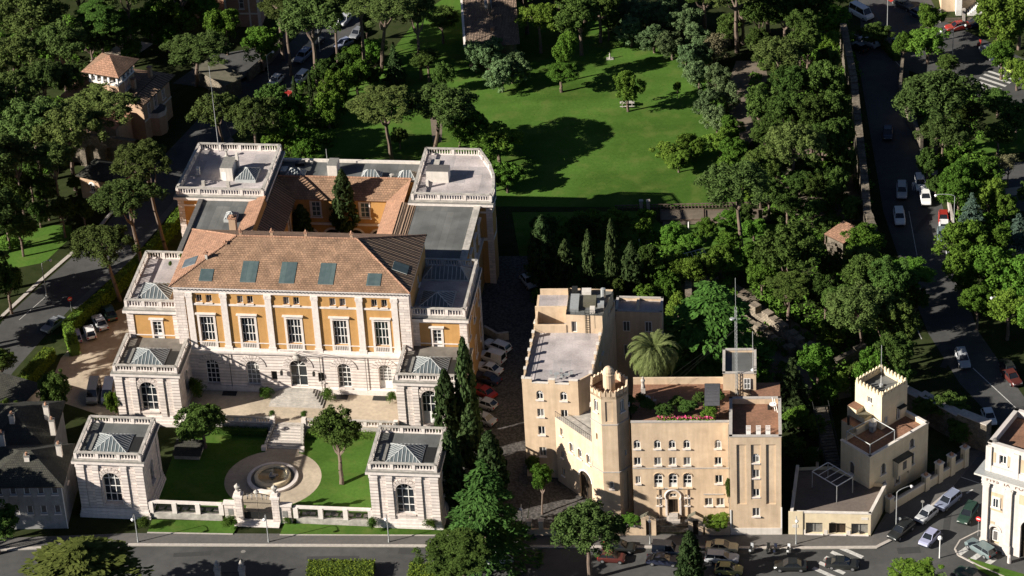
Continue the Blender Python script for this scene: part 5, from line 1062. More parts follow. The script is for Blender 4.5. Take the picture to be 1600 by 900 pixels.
# villa with look-out tower, top left
VO = (-62.7, 435.5, 0); VA = R(60)
vil = thing('tower_villa', 'apricot villa with a look-out tower and hipped terracotta roof among pines', 'villa', VO, R(-6))
e_ = math.radians(0)
b = MB(); fr = [(1.2, .9, 4.2, 6.0, False)]; rg = [(2.0, .9, 8.2, 10.0, False), (3.4, .9, 8.2, 10, False), (2.4, .9, 3.4, 5.4, False)]
vil.rotation_euler.z = R(-25); vil.location = (-62.7, 435.3, 0)
tw_h = [(2.2, .5, 8.3, 9.9, False), (3.0, .5, 8.3, 9.9, False), (2.4, .8, 3.2, 4.8, False)]
wallbox(b, -5.4, 0, 0, 5.2, 0, 10.4, PINKPL, [], tw_h)
for x in (-5.4, -4.25, -3.1, -1.95, -.35): b.box(x, x+.35, 0, .35, 10.4, 12.2, WHITE)
for y in (1.3, 2.6, 3.9, 4.85): b.box(-.35, 0, y, y+.35, 10.4, 12.2, WHITE); b.box(-5.4, -5.05, y, y+.35, 10.4, 12.2, WHITE)
b.box(-5.5, .1, -.1, 5.3, 10.1, 10.35, WHITE); b.box(-4.6, -.9, .9, 4.6, 10.4, 12.1, WOODD); b.build('look_out_tower', vil)
for q in tw_h: window(vil, (0, 0), HP, q, .2, nx=1, nz=2, case=.12, sill=True)
b = MB(); hip(b, -5.4, 0, 0, 5.2, 12.22, 1.9, TILEO, TILE, .9); b.build('tower_roof', vil)
b = MB(); rr = [(2.4, .8, 4.2, 6.2, False), (4.6, 1.0, 4.4, 6.6, False), (7.3, .8, 4.6, 6.2, False)]
wallbox(b, .02, 3.8, .6, 9.6, 0, 7.6, PINKPL, [], [(h[0]-.6, *h[1:]) for h in rr]); b.box(3.8, 3.92, .6, 9.6, 3.6, 3.85, WHITEST); wallbox(b, -10, -.02, 5.22, 9.6, 0, 7.6, PINKPL); wallbox(b, -10, -5.42, -1, 5.2, 0, 7.2, PINKPL); wallbox(b, -5.4, 1.6, -5.0, -.02, 0, 5.0, PINKPL); b.build('wall', vil)
for h in rr: window(vil, (3.8, 0), HP, h, .2, nx=2, nz=2, glass=SHUT, case=.12, sill=True)
b = MB(); hip(b, .6, 3.8, .6, 9.6, 7.6, .75, RIBT, RIBT, .9); hip(b, -10, 0, 5.22, 9.6, 7.62, 1.0, TILE, TILE, .6); hip(b, -10, -5.42, -1, 5.2, 7.2, 1.8, TILEO, TILEO, .7); vr = b.build('roof', vil)
b = MB(); b.face([(-5.6, -5.2, 5.05), (1.8, -5.2, 5.05), (1.8, 0, 5.6), (-5.6, 0, 5.6)], TILEO); b.build('porch_roof', vil)
for x, y in ((1.0, 3.2), (1.6, 7.6)): b = MB(); b.box(x-.3, x+.3, y-.3, y+.3, 7.9, 10.0, PINKPL); b.box(x-.4, x+.4, y-.4, y+.4, 10.0, 10.15, TILEO); b.build('chimney', vr)
b = MB(); P = [(3.8, 2.6), (5.1, 3.0), (5.6, 4.2), (5.1, 5.6), (3.8, 6.0)]; b.prism(P, 0, 3.4, PINKPL); b.prism(inset(P, 1.08), 3.4, 4.3, WHITEST, PAVE); b.build('balcony', vil)
# small apricot gatehouse
t = thing('gatehouse', 'small apricot gatehouse with arched white framed window beside the left road', 'house', (-68.2, 417.0, 0), R(-28))
b = MB(); gh_ = [(2.2, .9, 1.6, 3.2, True), (4.8, .8, 1.8, 3.0, False)]; wallbox(b, 0, 7.2, 0, 5, 0, 4.3, PINKPL, gh_); b.build('wall', t)
for h in gh_: window(t, (0, 0), 0, h, .2, nx=2, nz=2, case=0 if h[4] else .15, arch_ring=.2 if h[4] else 0, sill=True, casem=WHITE)
b = MB(); hip(b, 0, 7.2, 0, 5, 4.3, 1.4, SLATE, SLATE, .5); b.build('roof', t)
t = thing('arcade_ruin', 'old dark masonry arcade wall behind the apricot gatehouse', 'wall', (*un(95, 255)[:2], 0), R(-20)); b = MB(); wall(b, (0, 0), 0, 14, 0, 6, RUIN, [(2.5, 2.4, 0, 4.2, True), (6, 2.4, 0, 4.2, True), (9.5, 2.4, 0, 4.2, True)], .8); wall(b, (14, .8), math.pi, 14, 0, 6, RUIN); b.face([(0, 0, 6), (14, 0, 6), (14, .8, 6), (0, .8, 6)], RUIN); b.build('wall', t)
# houses lower left
SHADEPL = mat('shaded_plaster', (.32, .315, .305), (.24, .235, .23), 1.0, .9, streak=.25)  # pale plaster darkened to stand in for tree shade on the walls
hl_ = thing('grey_roofed_house', 'pale house with mossy grey hipped roofs beside the left gate pavilion', 'house', (-62.4, 328.3, 0), R(-4))
b = MB(); f_ = [(-.9-1.9*k, .85, z, z+1.3, False) for k in range(5) for z in (5.8, 2.6)]; f_ = [(h[0]+10.5, *h[1:]) for h in f_]
wallbox(b, -10.5, 0, 0, 9, 0, 7.4, SHADEPL, f_, [(4, .9, 4.8, 6.2, False)]); wallbox(b, -13, -3.2, 9, 20, 0, 7.0, SHADEPL); b.build('wall', hl_)
for h in f_: window(hl_, (-10.5, 0), 0, h, .2, nx=1, nz=1, glass=SHUT, sill=True)
window(hl_, (0, 0), HP, (4, .9, 4.8, 6.2, False), .2, nx=1, nz=1, glass=SHUT, sill=True)
b = MB(); hip(b, -10.5, 0, 0, 9.0, 7.4, 2.6, SLATE, SLATE, .5); hip(b, -13, -3.2, 8.4, 20, 7.0, 2.6, SLATE, SLATE, .5); hr_ = b.build('roof', hl_)
b = MB(); b.tube((.1, .0, 0), (.1, .0, 7.2), .07, WHITE); b.build('downpipe', hl_)
for x, y, z in ((-4.8, 3.2, 10), (-.9, 5.8, 9.9), (-9.2, 8.2, 10.2), (-2.8, 11.5, 10), (-4.2, 15, 10), (-8.5, 12.4, 10.4)): b = MB(); b.box(x-.35, x+.35, y-.3, y+.3, 7.6, z, WHITEST); b.box(x-.42, x+.42, y-.38, y+.38, z, z+.15, LEDGE); b.lathe([(.22, 0), (.16, .4)], x, y, 8, TILEO, z0=z+.15); b.build('chimney', hr_)
t = thing('white_cottage', 'small white cottage with dark flat roof at the edge of the gravel court', 'house', (-72.2, 351.2, 0), R(-30)); b = MB(); wallbox(b, -8, 0, 0, 7, 0, 3.6, WHITEST, [(5.5, .9, 1.2, 2.5, False)]); b.build('wall', t); window(t, (-8, 0), 0, (5.5, .9, 1.2, 2.5, False), .2, nx=1, nz=1, sill=True)
b = MB(); b.face([(-8.4, -.4, 3.6), (.4, -.4, 3.6), (.4, 7.4, 4.4), (-8.4, 7.4, 4.4)], SLATE); b.face([(.4, -.4, 3.5), (-8.4, -.4, 3.5), (-8.4, 7.4, 4.3), (.4, 7.4, 4.3)], WOODD); b.build('roof', t)
t = thing('lean_to', 'small grey lean-to roof against the rear of the left gate pavilion', 'shed', (*m2w(-21.8, 9.6), 0), TH); b = MB(); b.box(0, 4.2, 0, 2.2, 0, 4.3, WHITEST); b.build('wall', t); b = MB(); b.face([(-.2, -.2, 4.35), (4.4, -.2, 4.35), (4.4, 2.4, 5.0), (-.2, 2.4, 5.0)], GREYROOF); b.build('roof', t)
# house at the top edge, shed below it
t = thing('brick_house', 'pinkish brick house with stone bands at the top edge behind two bright trees', 'house', (-41.5, 473.0, 0), R(-8))
b = MB(); BRK = mat('pink_brick', (.43, .27, .19), (.36, .22, .155), 1.5, .9, .01, brick=(.5, .22, (.7, .66, .6), .02, .5)); f_ = [(3.0, .9, 3.6, 5.8, False)]; wallbox(b, -6.2, 0, 0, 12, 0, 11.5, BRK, f_, [(2+3*k, 1.0, z, z+2, False) for k in range(3) for z in (2.5, 6.5)]); wallbox(b, -14, -6.2, 2, 12, 0, 6.2, BRK); b.build('wall', t)
window(t, (-6.2, 0), 0, f_[0], .2, nx=1, nz=2, glass=SHUT, sill=True)
for k in range(3):
    for z in (2.5, 6.5): window(t, (0, 0), HP, (2+3*k, 1.0, z, z+2, False), .2, nx=2, nz=2, glass=SHUT, case=.15, sill=True, casem=WHITEST)
b = MB(); b.box(-6.3, .06, -.08, -.004, 2.5, 2.8, WHITEST); b.box(-6.3, .06, -.08, -.004, 7.0, 7.3, WHITEST); b.box(-.45, .08, -.12, -.085, 0, 11.5, WHITEST); b.box(-6.3, -5.9, -.12, -.085, 0, 11.5, WHITEST); b.box(-2, -1.7, -.1, -.085, 0, 11.5, WHITEST); b.build('stone_band', t)
b = MB(); hip(b, -6.2, 0, 0, 12, 11.5, 2, TILE, TILE, .5); b.face([(-14.4, 1.6, 6.2), (-6.25, 1.6, 6.2), (-6.25, 12, 8.2), (-14.4, 12, 8.2)], TILE); b.build('roof', t)
t = thing('mossy_shed', 'low shed with a mossy grey flat roof beside the road lamp', 'shed', (-45.8, 447.4, 0), R(42)); b = MB(); wallbox(b, -.5, 2.6, 0, 8, 0, 3.0, RUIN, [], [(2.5, 1.2, .2, 2.0, False)]); b.build('wall', t); b = MB(); b.face([(-1.2, -.5, 3.05), (3.2, -.5, 3.05), (3.2, 8.5, 3.4), (-1.2, 8.5, 3.4)], MUDROOF); b.build('roof', t); window(t, (2.6, 0), HP, (2.5, 1.2, .2, 2.0, False), .2, nx=1, nz=1, glass=WOODD, barm=WOODD, name='door')
# long dark roof at the top
t = thing('long_barn', 'long farm building with a steep old tiled roof in shade above the park lawn', 'barn', (-5.0, 453.5, 0), R(1)); b = MB(); wallbox(b, 0, 8.2, 0, 32, 0, 4.3, RUIN); b.build('wall', t)
b = MB(); BT = mat('old_barn_tiles', (.27, .20, .145), (.17, .125, .095), 2.4, .9, .06, brick=(.3, .4, (.5, .5, .5), .03, .5), big=(.5, .7, 1.2), rowbump=1.2)
b.face([(-.6, -.8, 4.2), (8.8, -.8, 4.2), (8.8, 15, 9.0), (-.6, 15, 9.0)], BT); b.face([(8.8, 32.8, 4.2), (-.6, 32.8, 4.2), (-.6, 15, 9.0), (8.8, 15, 9.0)], BT); b.face([(0, -.2, 4.25), (0, 15, 8.95), (0, 32, 4.3)], RUIN); b.face([(8.2, -.2, 4.25), (8.2, 32, 4.3), (8.2, 15, 8.95)], RUIN)
b.box(-.75, -.45, -.6, 15, 4.1, 4.2, TRIM); b.face([(-.8, -.8, 4.3), (-.4, -.8, 4.3), (-.4, 15, 9.1), (-.8, 15, 9.1)], TRIM); br = b.build('roof', t)
b = MB(); b.box(3.3, 4.5, 8.0, 9.2, 6.8, 7.9, STEEL); b.box(3.5, 4.3, 8.2, 9.0, 7.9, 7.92, GLASS); b.build('roof_skylight', br)
b = MB(); b.box(4, 4.7, 2.6, 3.1, 4.9, 5.9, TILEO); b.build('roof_vent', br)
# hut by the road wall
t = thing('tile_roofed_hut', 'small masonry hut with a sloping terracotta tile roof against the road wall', 'hut', (50.4, 384.4, 0), R(40)); b = MB(); wallbox(b, -.2, 3.4, -.2, 3.0, 0, 3.6, RUIN); b.build('wall', t); b = MB(); b.face([(-.6, -.6, 3.7), (3.8, -.6, 4.2), (3.8, 3.4, 4.2), (-.6, 3.4, 3.7)], TILEO); b.box(-.5, 3.7, -.5, 3.3, 3.5, 3.66, WOODD); b.build('roof', t)
t = thing('rubble_heap', 'pale rubble masonry stub below the tile roofed hut', 'ruin', tuple(un(1302, 405)), R(20)); b = MB(); random.seed(3)
for k in range(26): 
    a = random.random()*6.28; r = random.random()*1.0; s = random.uniform(.25, .55); z = random.uniform(0, 2.6); b.obox((r*math.cos(a), r*math.sin(a)), (math.cos(a*3), math.sin(a*3)), -s, s, -s*.8, s*.8, z-s*.3, z+s*.6, RUIN, taper=s*.25)
b.build('stones', t)
# house at the top right
t = thing('villa_porch', 'white porch and stair of a villa behind iron railings at the top right corner', 'villa', (77.5, 463.5, 0), R(-4)); b = MB(); wallbox(b, 0, 9, 0, 8, 0, 7, SANDPL, [(3, 1.0, 1, 3, False), (6.5, 1.0, 1, 3, False)]); b.build('wall', t)
for x in (3, 6.5): window(t, (0, 0), 0, (x, 1.0, 1, 3, False), .2, nx=1, nz=1, glass=SHUT, sill=True)
b = MB()
for k in range(9): b.box(4.4+k*.34, 4.4+(k+1)*.34, -1.8, -.01, 0, .3*(k+1), WHITE)
b.build('stair', t); b = MB(); b.box(2.4, 3.4, -1.6, -.02, 0, 4.6, WHITE); b.build('porch_pier', t)
t = thing('iron_fence', 'dark iron railing with stone piers in front of the top right villa', 'fence', (76.6, 459.8, 0), R(-3)); b = MB(); b.box(0, 12, -.15, .15, 0, .7, RUIN); b.build('base_wall', t)
for x in (0, 4.2, 8.4, 12): b = MB(); b.box(x-.25, x+.25, -.27, .27, 0, 2.4, KERB); b.build('pier', t)
b = MB()
for k in range(60): b.box(.1+k*.2, .13+k*.2, -.02, .02, .7, 2.1, IRON)
b.build('railing', t)
# old city wall along the right-hand road
LITRUIN = mat('lit_ruin_masonry', (.38, .325, .25), (.20, .17, .13), 1.6, .95, .08, brick=(.45, .25, (.6, .57, .53), .03, .5), big=(.4, .6, 1.2))  # lit copy of the old wall masonry, sunlight put into a paler colour
def masonry(nm, lab, pts, h, w, m=RUIN, cap=None, hs=None, rough=.0):
    t = thing(nm, lab, 'wall', (pts[0][0], pts[0][1], 0)); b = MB(); o = pts[0]; rnd = random.Random(len(lab))
    for i, (a, c) in enumerate(zip(pts, pts[1:])):
        L = math.hypot(c[0]-a[0], c[1]-a[1]); U = ((c[0]-a[0])/L, (c[1]-a[1])/L); n = max(1, int(L/1.1)) if rough else 1
        for k in range(n):
            hh = (hs[i] if hs else h)+(rnd.uniform(-rough, rough*.4) if rough else 0)
            b.obox((a[0]-o[0], a[1]-o[1]), U, L*k/n-(0 if k else .0), L*(k+1)/n+(.0), -w/2, w/2, 0, hh, m)
            if cap: b.obox((a[0]-o[0], a[1]-o[1]), U, L*k/n, L*(k+1)/n, -w/2-.08, w/2+.08, hh, hh+.15, cap)
    b.build('masonry', t); return t
W5 = [(58.9, 452.0), (58.2, 432), (56.9, 416.0), (55.9, 402), (54.9, 390.4), (55.2, 385.5)]
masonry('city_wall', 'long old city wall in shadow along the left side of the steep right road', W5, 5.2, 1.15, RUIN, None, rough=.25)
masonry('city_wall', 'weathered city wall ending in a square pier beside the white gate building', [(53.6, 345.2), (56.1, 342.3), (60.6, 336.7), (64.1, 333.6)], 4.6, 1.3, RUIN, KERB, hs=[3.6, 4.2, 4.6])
masonry('ruined_wall', 'broken sunlit masonry wall descending below the big bright cedar', [tuple(un(x, y, 2)[:2]) for x, y in ((1150, 462), (1175, 478), (1205, 497), (1235, 520), (1262, 540), (1290, 552))], 2.4, 1.2, LITRUIN, rough=.9)
masonry('ruined_wall', 'lower broken masonry terrace wall under the bright cedar', [tuple(un(x, y, 1)[:2]) for x, y in ((1150, 490), (1180, 510), (1215, 530), (1240, 548))], 1.6, 1.0, LITRUIN, rough=.7)
masonry('ruined_wall', 'short brick wall stub beside the bright tree left of the battlemented house', [tuple(un(x, y, 1)[:2]) for x, y in ((1305, 572), (1335, 555), (1352, 548))], 2.2, .9, RUIN, rough=.3)
masonry('ruined_wall', 'pale masonry corner under the glasshouse frame', [tuple(un(x, y, 1)[:2]) for x, y in ((1076, 478), (1076, 452), (1110, 452))], 3.2, 1.0, LITRUIN, rough=.5)
masonry('parapet_wall', 'pale low wall beside the parked red car on the right road', [tuple(un(x, y)[:2]) for x, y in ((1482, 320), (1490, 362), (1497, 400))], 1.3, .4, KERB)
masonry('roadside_wall', 'dark retaining wall between the shaded road and the tall broad pine', [tuple(un(x, y)[:2]) for x, y in ((1410, 108), (1406, 150), (1418, 190), (1440, 232))], 2.2, .5, RUIN)
masonry('lane_wall', 'low dark wall closing the cobbled lane behind the parked cars', [tuple(un(x, y)[:2]) for x, y in ((757, 520), (778, 532), (795, 530))], 1.3, .4, OLDSTONE)
masonry('road_wall', 'dark garden wall along the far side of the left road by the shed', [tuple(un(x, y)[:2]) for x, y in ((388, 128), (425, 95), (448, 68))], 2.0, .4, RUIN)
masonry('terrace_wall', 'sand coloured retaining wall in the shaded yard beside the right castle block', [c2w(8.2, 6), c2w(11.6, 6), c2w(11.8, 16)], 2.8, .4, SANDPL)
b = MB(); t = thing('outdoor_stair', 'long shaded stone stair with a dark railing climbing left of the battlemented house', 'stairs', (*un(1298, 760)[:2], 0), R(3))
for k in range(26): b.box(0, 2.0, k*.55, (k+1)*.55, 0, .1+k*.12, RUIN)
b.build('stair', t); b = MB(); b.tube((2.1, 0, 1), (2.1, 14.3, 4.2), .05, IRON); b.tube((-.1, 0, 1), (-.1, 14.3, 4.2), .05, IRON)
for k in range(14): b.tube((2.1, k*1.02, 0), (2.1, k*1.02, 1+k*.23), .03, IRON, n=4); b.tube((0, k*1.02, 1+k*.23), (2.1, k*1.02, 1+k*.23), .035, IRON, n=4)
b.build('railing', t)
t = thing('balustrade', 'short white balustrade above a sandy terrace at the right edge', 'balustrade', (*un(1578, 403)[:2], 0)); b = MB(); balustrade(b, [(0, 0), (9, .6)], 1.0, 1.1, WHITE); b.box(0, 9, -.3, .5, 0, 1.0, SANDPL); b.build('railing', t)
t = thing('garden_balustrade', 'low brown garden fence between the lawn and the vegetable beds', 'fence', (0, 0, 0)); b = MB(); A_ = un(962, 328); B_ = un(1200, 322); L = (B_-A_).length; U = ((B_-A_)/L)[:2]
n = 44
for k in range(n+1): b.obox(A_[:2], U, L*k/n-.08, L*k/n+.08, -.08, .08, 0, .8, BARK)
b.obox(A_[:2], U, 0, L, -.06, .06, .7, .85, BARK); b.obox(A_[:2], U, 0, L, -.04, .04, .3, .38, BARK); b.build('rail', t)
for x, lab in ((1002, 'left white gate post of the garden path'), (1013, 'right white gate post of the garden path')): t = thing('gate_post', lab, 'post', tuple(un(x, 327))); b = MB(); b.box(-.25, .25, -.25, .25, 0, 1.5, KERB); b.box(-.32, .32, -.32, .32, 1.5, 1.65, KERB); b.build('post', t)
for i, (x, y, l, lab) in enumerate(((1048, 338, 3.2, 'brown framed vegetable bed nearest the garden path'), (1082, 337, 3.6, 'vegetable bed with netting hoops in the middle of the plot'), (1122, 338, 4, 'empty brown framed vegetable bed by the pine trunk'), (1165, 338, 4, 'planted vegetable bed right of the pine trunk'))):
    TILEB = BARK; t = thing('vegetable_bed', lab, 'garden bed', tuple(un(x, y)), R(-4), 'vegetable beds in the kitchen garden'); b = MB(); h_ = l/2
    for a in ((-h_, h_, -1.6, -1.5), (-h_, h_, 1.5, 1.6), (-h_, -h_+.1, -1.5, 1.5), (h_-.1, h_, -1.5, 1.5)): b.box(*a, 0, .35, BARK)
    b.build('frame', t); b = MB(); b.box(-h_+.12, h_-.12, -1.48, 1.48, 0, .2, DRY)
    b.build('soil', t)
t = thing('glasshouse_frame', 'bare pale metal glasshouse frame on the masonry corner', 'frame', (*un(1078, 452)[:2], 2.6), R(20)); b = MB()
for k in range(6): x = k*.7; b.tube((x, 0, 0), (x, 0, 1.2), .04, STEEL); b.tube((x, 0, 1.2), (x, 2.6, 2.2), .04, STEEL)
b.tube((0, 0, 1.2), (3.5, 0, 1.2), .05, STEEL); b.tube((0, 2.6, 2.2), (3.5, 2.6, 2.2), .05, STEEL); b.tube((0, 2.6, 0), (0, 2.6, 2.2), .05, STEEL); b.tube((3.5, 2.6, 0), (3.5, 2.6, 2.2), .05, STEEL); b.build('frame', t)
t = thing('picnic_table', 'weathered grey picnic table with two benches on the lawn under the single tree', 'picnic table', tuple(un(980, 166)+Vector((0, 0, .01))), R(-4)); b = MB(); b.box(-1.2, 1.2, -.4, .4, .7, .78, OLDSTONE); b.build('tabletop', t)
for y in (-.95, .75): b = MB(); b.box(-1.2, 1.2, y-.0, y+.25, .4, .46, OLDSTONE); b.build('bench', t)
for x in (-.8, .8): b = MB(); b.box(x-.06, x+.06, -.9, .9, .34, .4, OLDSTONE); b.box(x-.06, x+.06, -.5, -.38, 0, .7, OLDSTONE); b.box(x-.06, x+.06, .38, .5, 0, .7, OLDSTONE); b.build('leg', t)
t = thing('garden_statue', 'small pale statue on a square base on the lawn shadow', 'statue', tuple(un(953, 92))); b = MB(); b.box(-.6, .6, -.45, .45, 0, .1, OLDSTONE); b.build('base', t); b = MB(); b.lathe([(.13, 0), (.15, .3), (.1, .6), (.14, .8), (.05, .95), (.07, 1.05), (0, 1.15)], 0, 0, 10, OLDSTONE, z0=.1); b.build('figure', t)
# gate posts with urns at the bottom edge
for x, lab in ((342, 'dark stone gate post with urn, left of the pair at the near street edge'), (380, 'dark stone gate post with urn, right of the pair at the near street edge')):
    t = thing('urn_post', lab, 'gate post', tuple(un(x, 909)), 0, 'urn topped gate posts'); b = MB(); b.box(-.38, .38, -.38, .38, 0, 2.1, OLDSTONE); b.box(-.48, .48, -.48, .48, 2.1, 2.3, OLDSTONE); b.build('pier', t)
    b = MB(); b.lathe([(.2, 0), (.12, .15), (.35, .5), (.4, .7), (.15, .85), (.22, 1.0), (0, 1.4)], 0, 0, 10, OLDSTONE, z0=2.3); b.build('urn', t)
t = thing('iron_gate', 'dark iron gate between the two urn posts at the near street edge', 'gate', tuple(un(361, 909)), R(-2)); b = MB()
for k in range(15): b.box(-1.3+k*.18, -1.27+k*.18, -.02, .02, .1, 1.6, IRON)
b.box(-1.35, 1.3, -.03, .03, 1.5, 1.58, IRON); b.box(-1.35, 1.3, -.03, .03, .2, .28, IRON); b.build('gate_leaf', t)

# ------------------------------------------------------------------ foliage
rng = np.random.default_rng(11)
def rdir(n, up=0.0):
    v = rng.normal(size=(n, 3)); v[:, 2] += up; return v/np.linalg.norm(v, axis=1, keepdims=True)
def quads_mesh(name, P, Nn, size, m, asp=1.0, tang=None, extra=None):
    """leaf faces at P facing Nn"""
    n = len(P); t = rdir(n) if tang is None else tang
    t = t-(t*Nn).sum(1, keepdims=True)*Nn; t /= np.linalg.norm(t, axis=1, keepdims=True)+1e-9
    bt = np.cross(Nn, t); s = (size*rng.uniform(.65, 1.35, n))[:, None]
    V = np.empty((n, 4, 3)); V[:, 0] = P-t*s*asp-bt*s*.25; V[:, 1] = P-t*s*.1*asp-bt*s*.8; V[:, 2] = P+t*s*asp+bt*s*.25; V[:, 3] = P+t*s*.1*asp+bt*s*.8
    V = V.reshape(-1, 3); nf = n
    me = bpy.data.meshes.new(name); me.vertices.add(n*4); me.vertices.foreach_set('co', V.astype(np.float32).ravel())
    me.loops.add(n*4); me.loops.foreach_set('vertex_index', np.arange(n*4, dtype=np.int32))
    me.polygons.add(n); me.polygons.foreach_set('loop_start', np.arange(0, n*4, 4, dtype=np.int32))
    me.update(calc_edges=True); me.materials.append(m); me.validate(); return me
def clump_leaves(C, rad, per, leaf, up=.35, jit=.55, zs=1.0):
    P = []; N = []
    for c, r in zip(C, rad):
        k = int(per*rng.uniform(.75, 1.25)); d = rdir(k, up); rr = r*rng.uniform(.62, 1.08, (k, 1)); off = d*rr; off[:, 2] *= zs
        P.append(c+off); nn = d*np.array([1, 1, 1/zs])+rng.normal(size=(k, 3))*jit; N.append(nn/np.linalg.norm(nn, axis=1, keepdims=True))
    P = np.concatenate(P); N = np.concatenate(N); return P, N
def crown_pine(m, n=150, per=95):
    C = []; R_ = []
    lob = rng.uniform(0, 6.28, 5); amp = rng.uniform(.04, .13, 5)
    while len(C) < n:
        a = rng.uniform(0, 6.28); r = math.sqrt(rng.uniform(0, 1)); edge = .90+sum(amp[i]*math.cos((i+2)*a+lob[i]) for i in range(5))
        rr = r*edge; z = math.sqrt(max(0, 1-r*r))*rng.uniform(.55, 1.0)-.25 if rng.random() < .8 else rng.uniform(-.65, -.05)*(1-.4*r)
        C.append((rr*math.cos(a), rr*math.sin(a), z)); R_.append(rng.uniform(.10, .175))
    P, N = clump_leaves(np.array(C), R_, per, .04, up=.5, jit=.4, zs=1.7); return quads_mesh('crown', P, N, .033, m, 1.1)
def crown_broad(m, n=120, per=88, leaf=.040, cr=(.10, .19), lobes=7, zs=1.1, lo=-.9):
    L = rdir(lobes, .35)*rng.uniform(.35, .62, (lobes, 1)); LR = rng.uniform(.34, .52, lobes); C = []; R_ = []
    L = np.vstack([L, [[0, 0, .05]]]); LR = np.append(LR, .55)
    while len(C) < n:
        i = rng.integers(len(L)); d = rdir(1, .25)[0]; c = L[i]+d*LR[i]*rng.uniform(.75, 1.0)
        if np.linalg.norm(c) > 1.02 or c[2] < lo: continue
        C.append(c); R_.append(rng.uniform(*cr))
    P, N = clump_leaves(np.array(C), R_, per, leaf, up=.35, zs=zs); return quads_mesh('crown', P, N, leaf, m)
def crown_cypress(m, n=170, per=42, w=.18):
    C = []; R_ = []
    for i in range(n):
        t = (i+.5)/n; z = -1+2*t; r = (min(1, (t+.03)*5)**.6)*(1-t**2.2)**.8; a = i*2.399+rng.uniform(-.4, .4); k = rng.uniform(.55, .95)
        C.append((r*k*math.cos(a), r*k*math.sin(a), z)); R_.append(rng.uniform(.2, .34)*(.4+.6*r))
    P, N = clump_leaves(np.array(C), R_, per, .1, up=.3, zs=.28, jit=.35); return quads_mesh('crown', P, N, .075, m, 1.3, tang=np.tile([0, 0, 1.], (len(P), 1))+rng.normal(size=(len(P), 3))*.3) if False else quads_mesh('crown', P, N, .08, m, 1.0)
def crown_layers(m, levels=9, br=9, per=115, leaf=.042, drop=.18, taper=1.0, flat=.14, top=.12, zspan=2.0):
    P = []; N = []; T = []
    for l in range(levels):
        t = l/(levels-1); z0 = -1+zspan*t*.97; R0 = (1-t)**taper*(1-top)+top
        nb = max(4, int(br*(.5+.5*R0)))
        for b_ in range(nb):
            a = 6.283*(b_+rng.uniform(-.35, .35))/nb+l*.7; Lb = R0*rng.uniform(.72, 1.08); k = int(per*(.35+.65*R0))
            u = rng.uniform(.12, 1, k)**.8; w = (.10+.20*np.sin(np.minimum(u*1.1, 1)*2.6))*Lb; s = rng.uniform(-1, 1, k)*w
            zz = z0-drop*Lb*u**2+rng.uniform(-1, 1, k)*flat*.35+rng.uniform(-.04, .04)
            ca, sa = math.cos(a), math.sin(a); x = u*Lb; P.append(np.stack([ca*x-sa*s, sa*x+ca*s, zz], 1))
            n_ = np.tile([.25*ca, .25*sa, 1.], (k, 1))+rng.normal(size=(k, 3))*.42; N.append(n_/np.linalg.norm(n_, axis=1, keepdims=True)); T.append(np.tile([ca, sa, -.35], (k, 1))+rng.normal(size=(k, 3))*.35)
    return quads_mesh('crown', np.concatenate(P), np.concatenate(N), leaf, m, 1.7, tang=np.concatenate(T))
def crown_palm(m):
    b = MB(); 
    for i in range(78):
        a = i*2.399; el = 1.35-1.7*((i+.5)/78)**.9; L = rng.uniform(1.0, 1.16); pts = []; p = np.array([0, 0, 0.]); e = el
        for k in range(9):
            pts.append(p.copy()); p = p+np.array([math.cos(a)*math.cos(e), math.sin(a)*math.cos(e), math.sin(e)])*L/8; e -= .15+.045*k
        sd = np.array([-math.sin(a), math.cos(a), 0])
        for k in range(8):
            p0, p1 = pts[k], pts[k+1]; w0 = .085*math.sin(math.pi*min(1, (k+.6)/8.6))+.012; d = p1-p0
            for s in (-1, 1):
                for j in range(3):
                    q0 = p0+d*j/3; q1 = p0+d*(j+.72)/3; tip = sd*s*w0*1.15+d*.7+np.array([0, 0, -.035]); b.face([q0, q1, q1+tip, q0+tip*.97] if s > 0 else [q1, q0, q0+tip*.97, q1+tip], m)
    return b.mesh('crown')
CR = {
 'pine': [crown_pine(L_PINE) for _ in range(4)],
 'broad': [crown_broad(L_BROAD, n) for n in (105, 120, 130, 115)],
 'dark': [crown_broad(L_DARK, n, 80, leaf=.032, cr=(.085, .15), lobes=9) for n in (250, 230)],
 'olive': [crown_broad(L_OLIVE, 120, 85, .034, (.09, .17), 9) for _ in range(3)],
 'cypress': [crown_cypress(L_CYP) for _ in range(3)],
 'cedar': [crown_layers(L_CEDAR, 6, 10, 230, .030, .42, .45, .10, .30), crown_layers(L_CEDAR, 8, 10, 190, .030, .32, .8, .12, .1)],
 'cedard': [crown_layers(L_CEDARD, 8, 10, 210, .027, .34, .75, .12, .1)],
 'cedary': [crown_layers(L_CEDARY, 9, 11, 170, .032, .16, .75, .2, .12)],
 'spruce': [crown_layers(L_CYP, 13, 8, 90, .05, .10, 1.0, .06, .05)],
 'blue': [crown_layers(L_BLUE, 6, 8, 110, .05, .2, .7, .2, .15)],
 'palm': [crown_palm(L_PALM)],
 'ball': [crown_broad(L_BALL, 70, 60, .05, (.25, .33), 12, 1.0)],
 'bright': [crown_broad(L_BRIGHT, n) for n in (120, 140, 130)],
 'dry': [crown_broad(L_DRY, 110, 60, .03)],
}
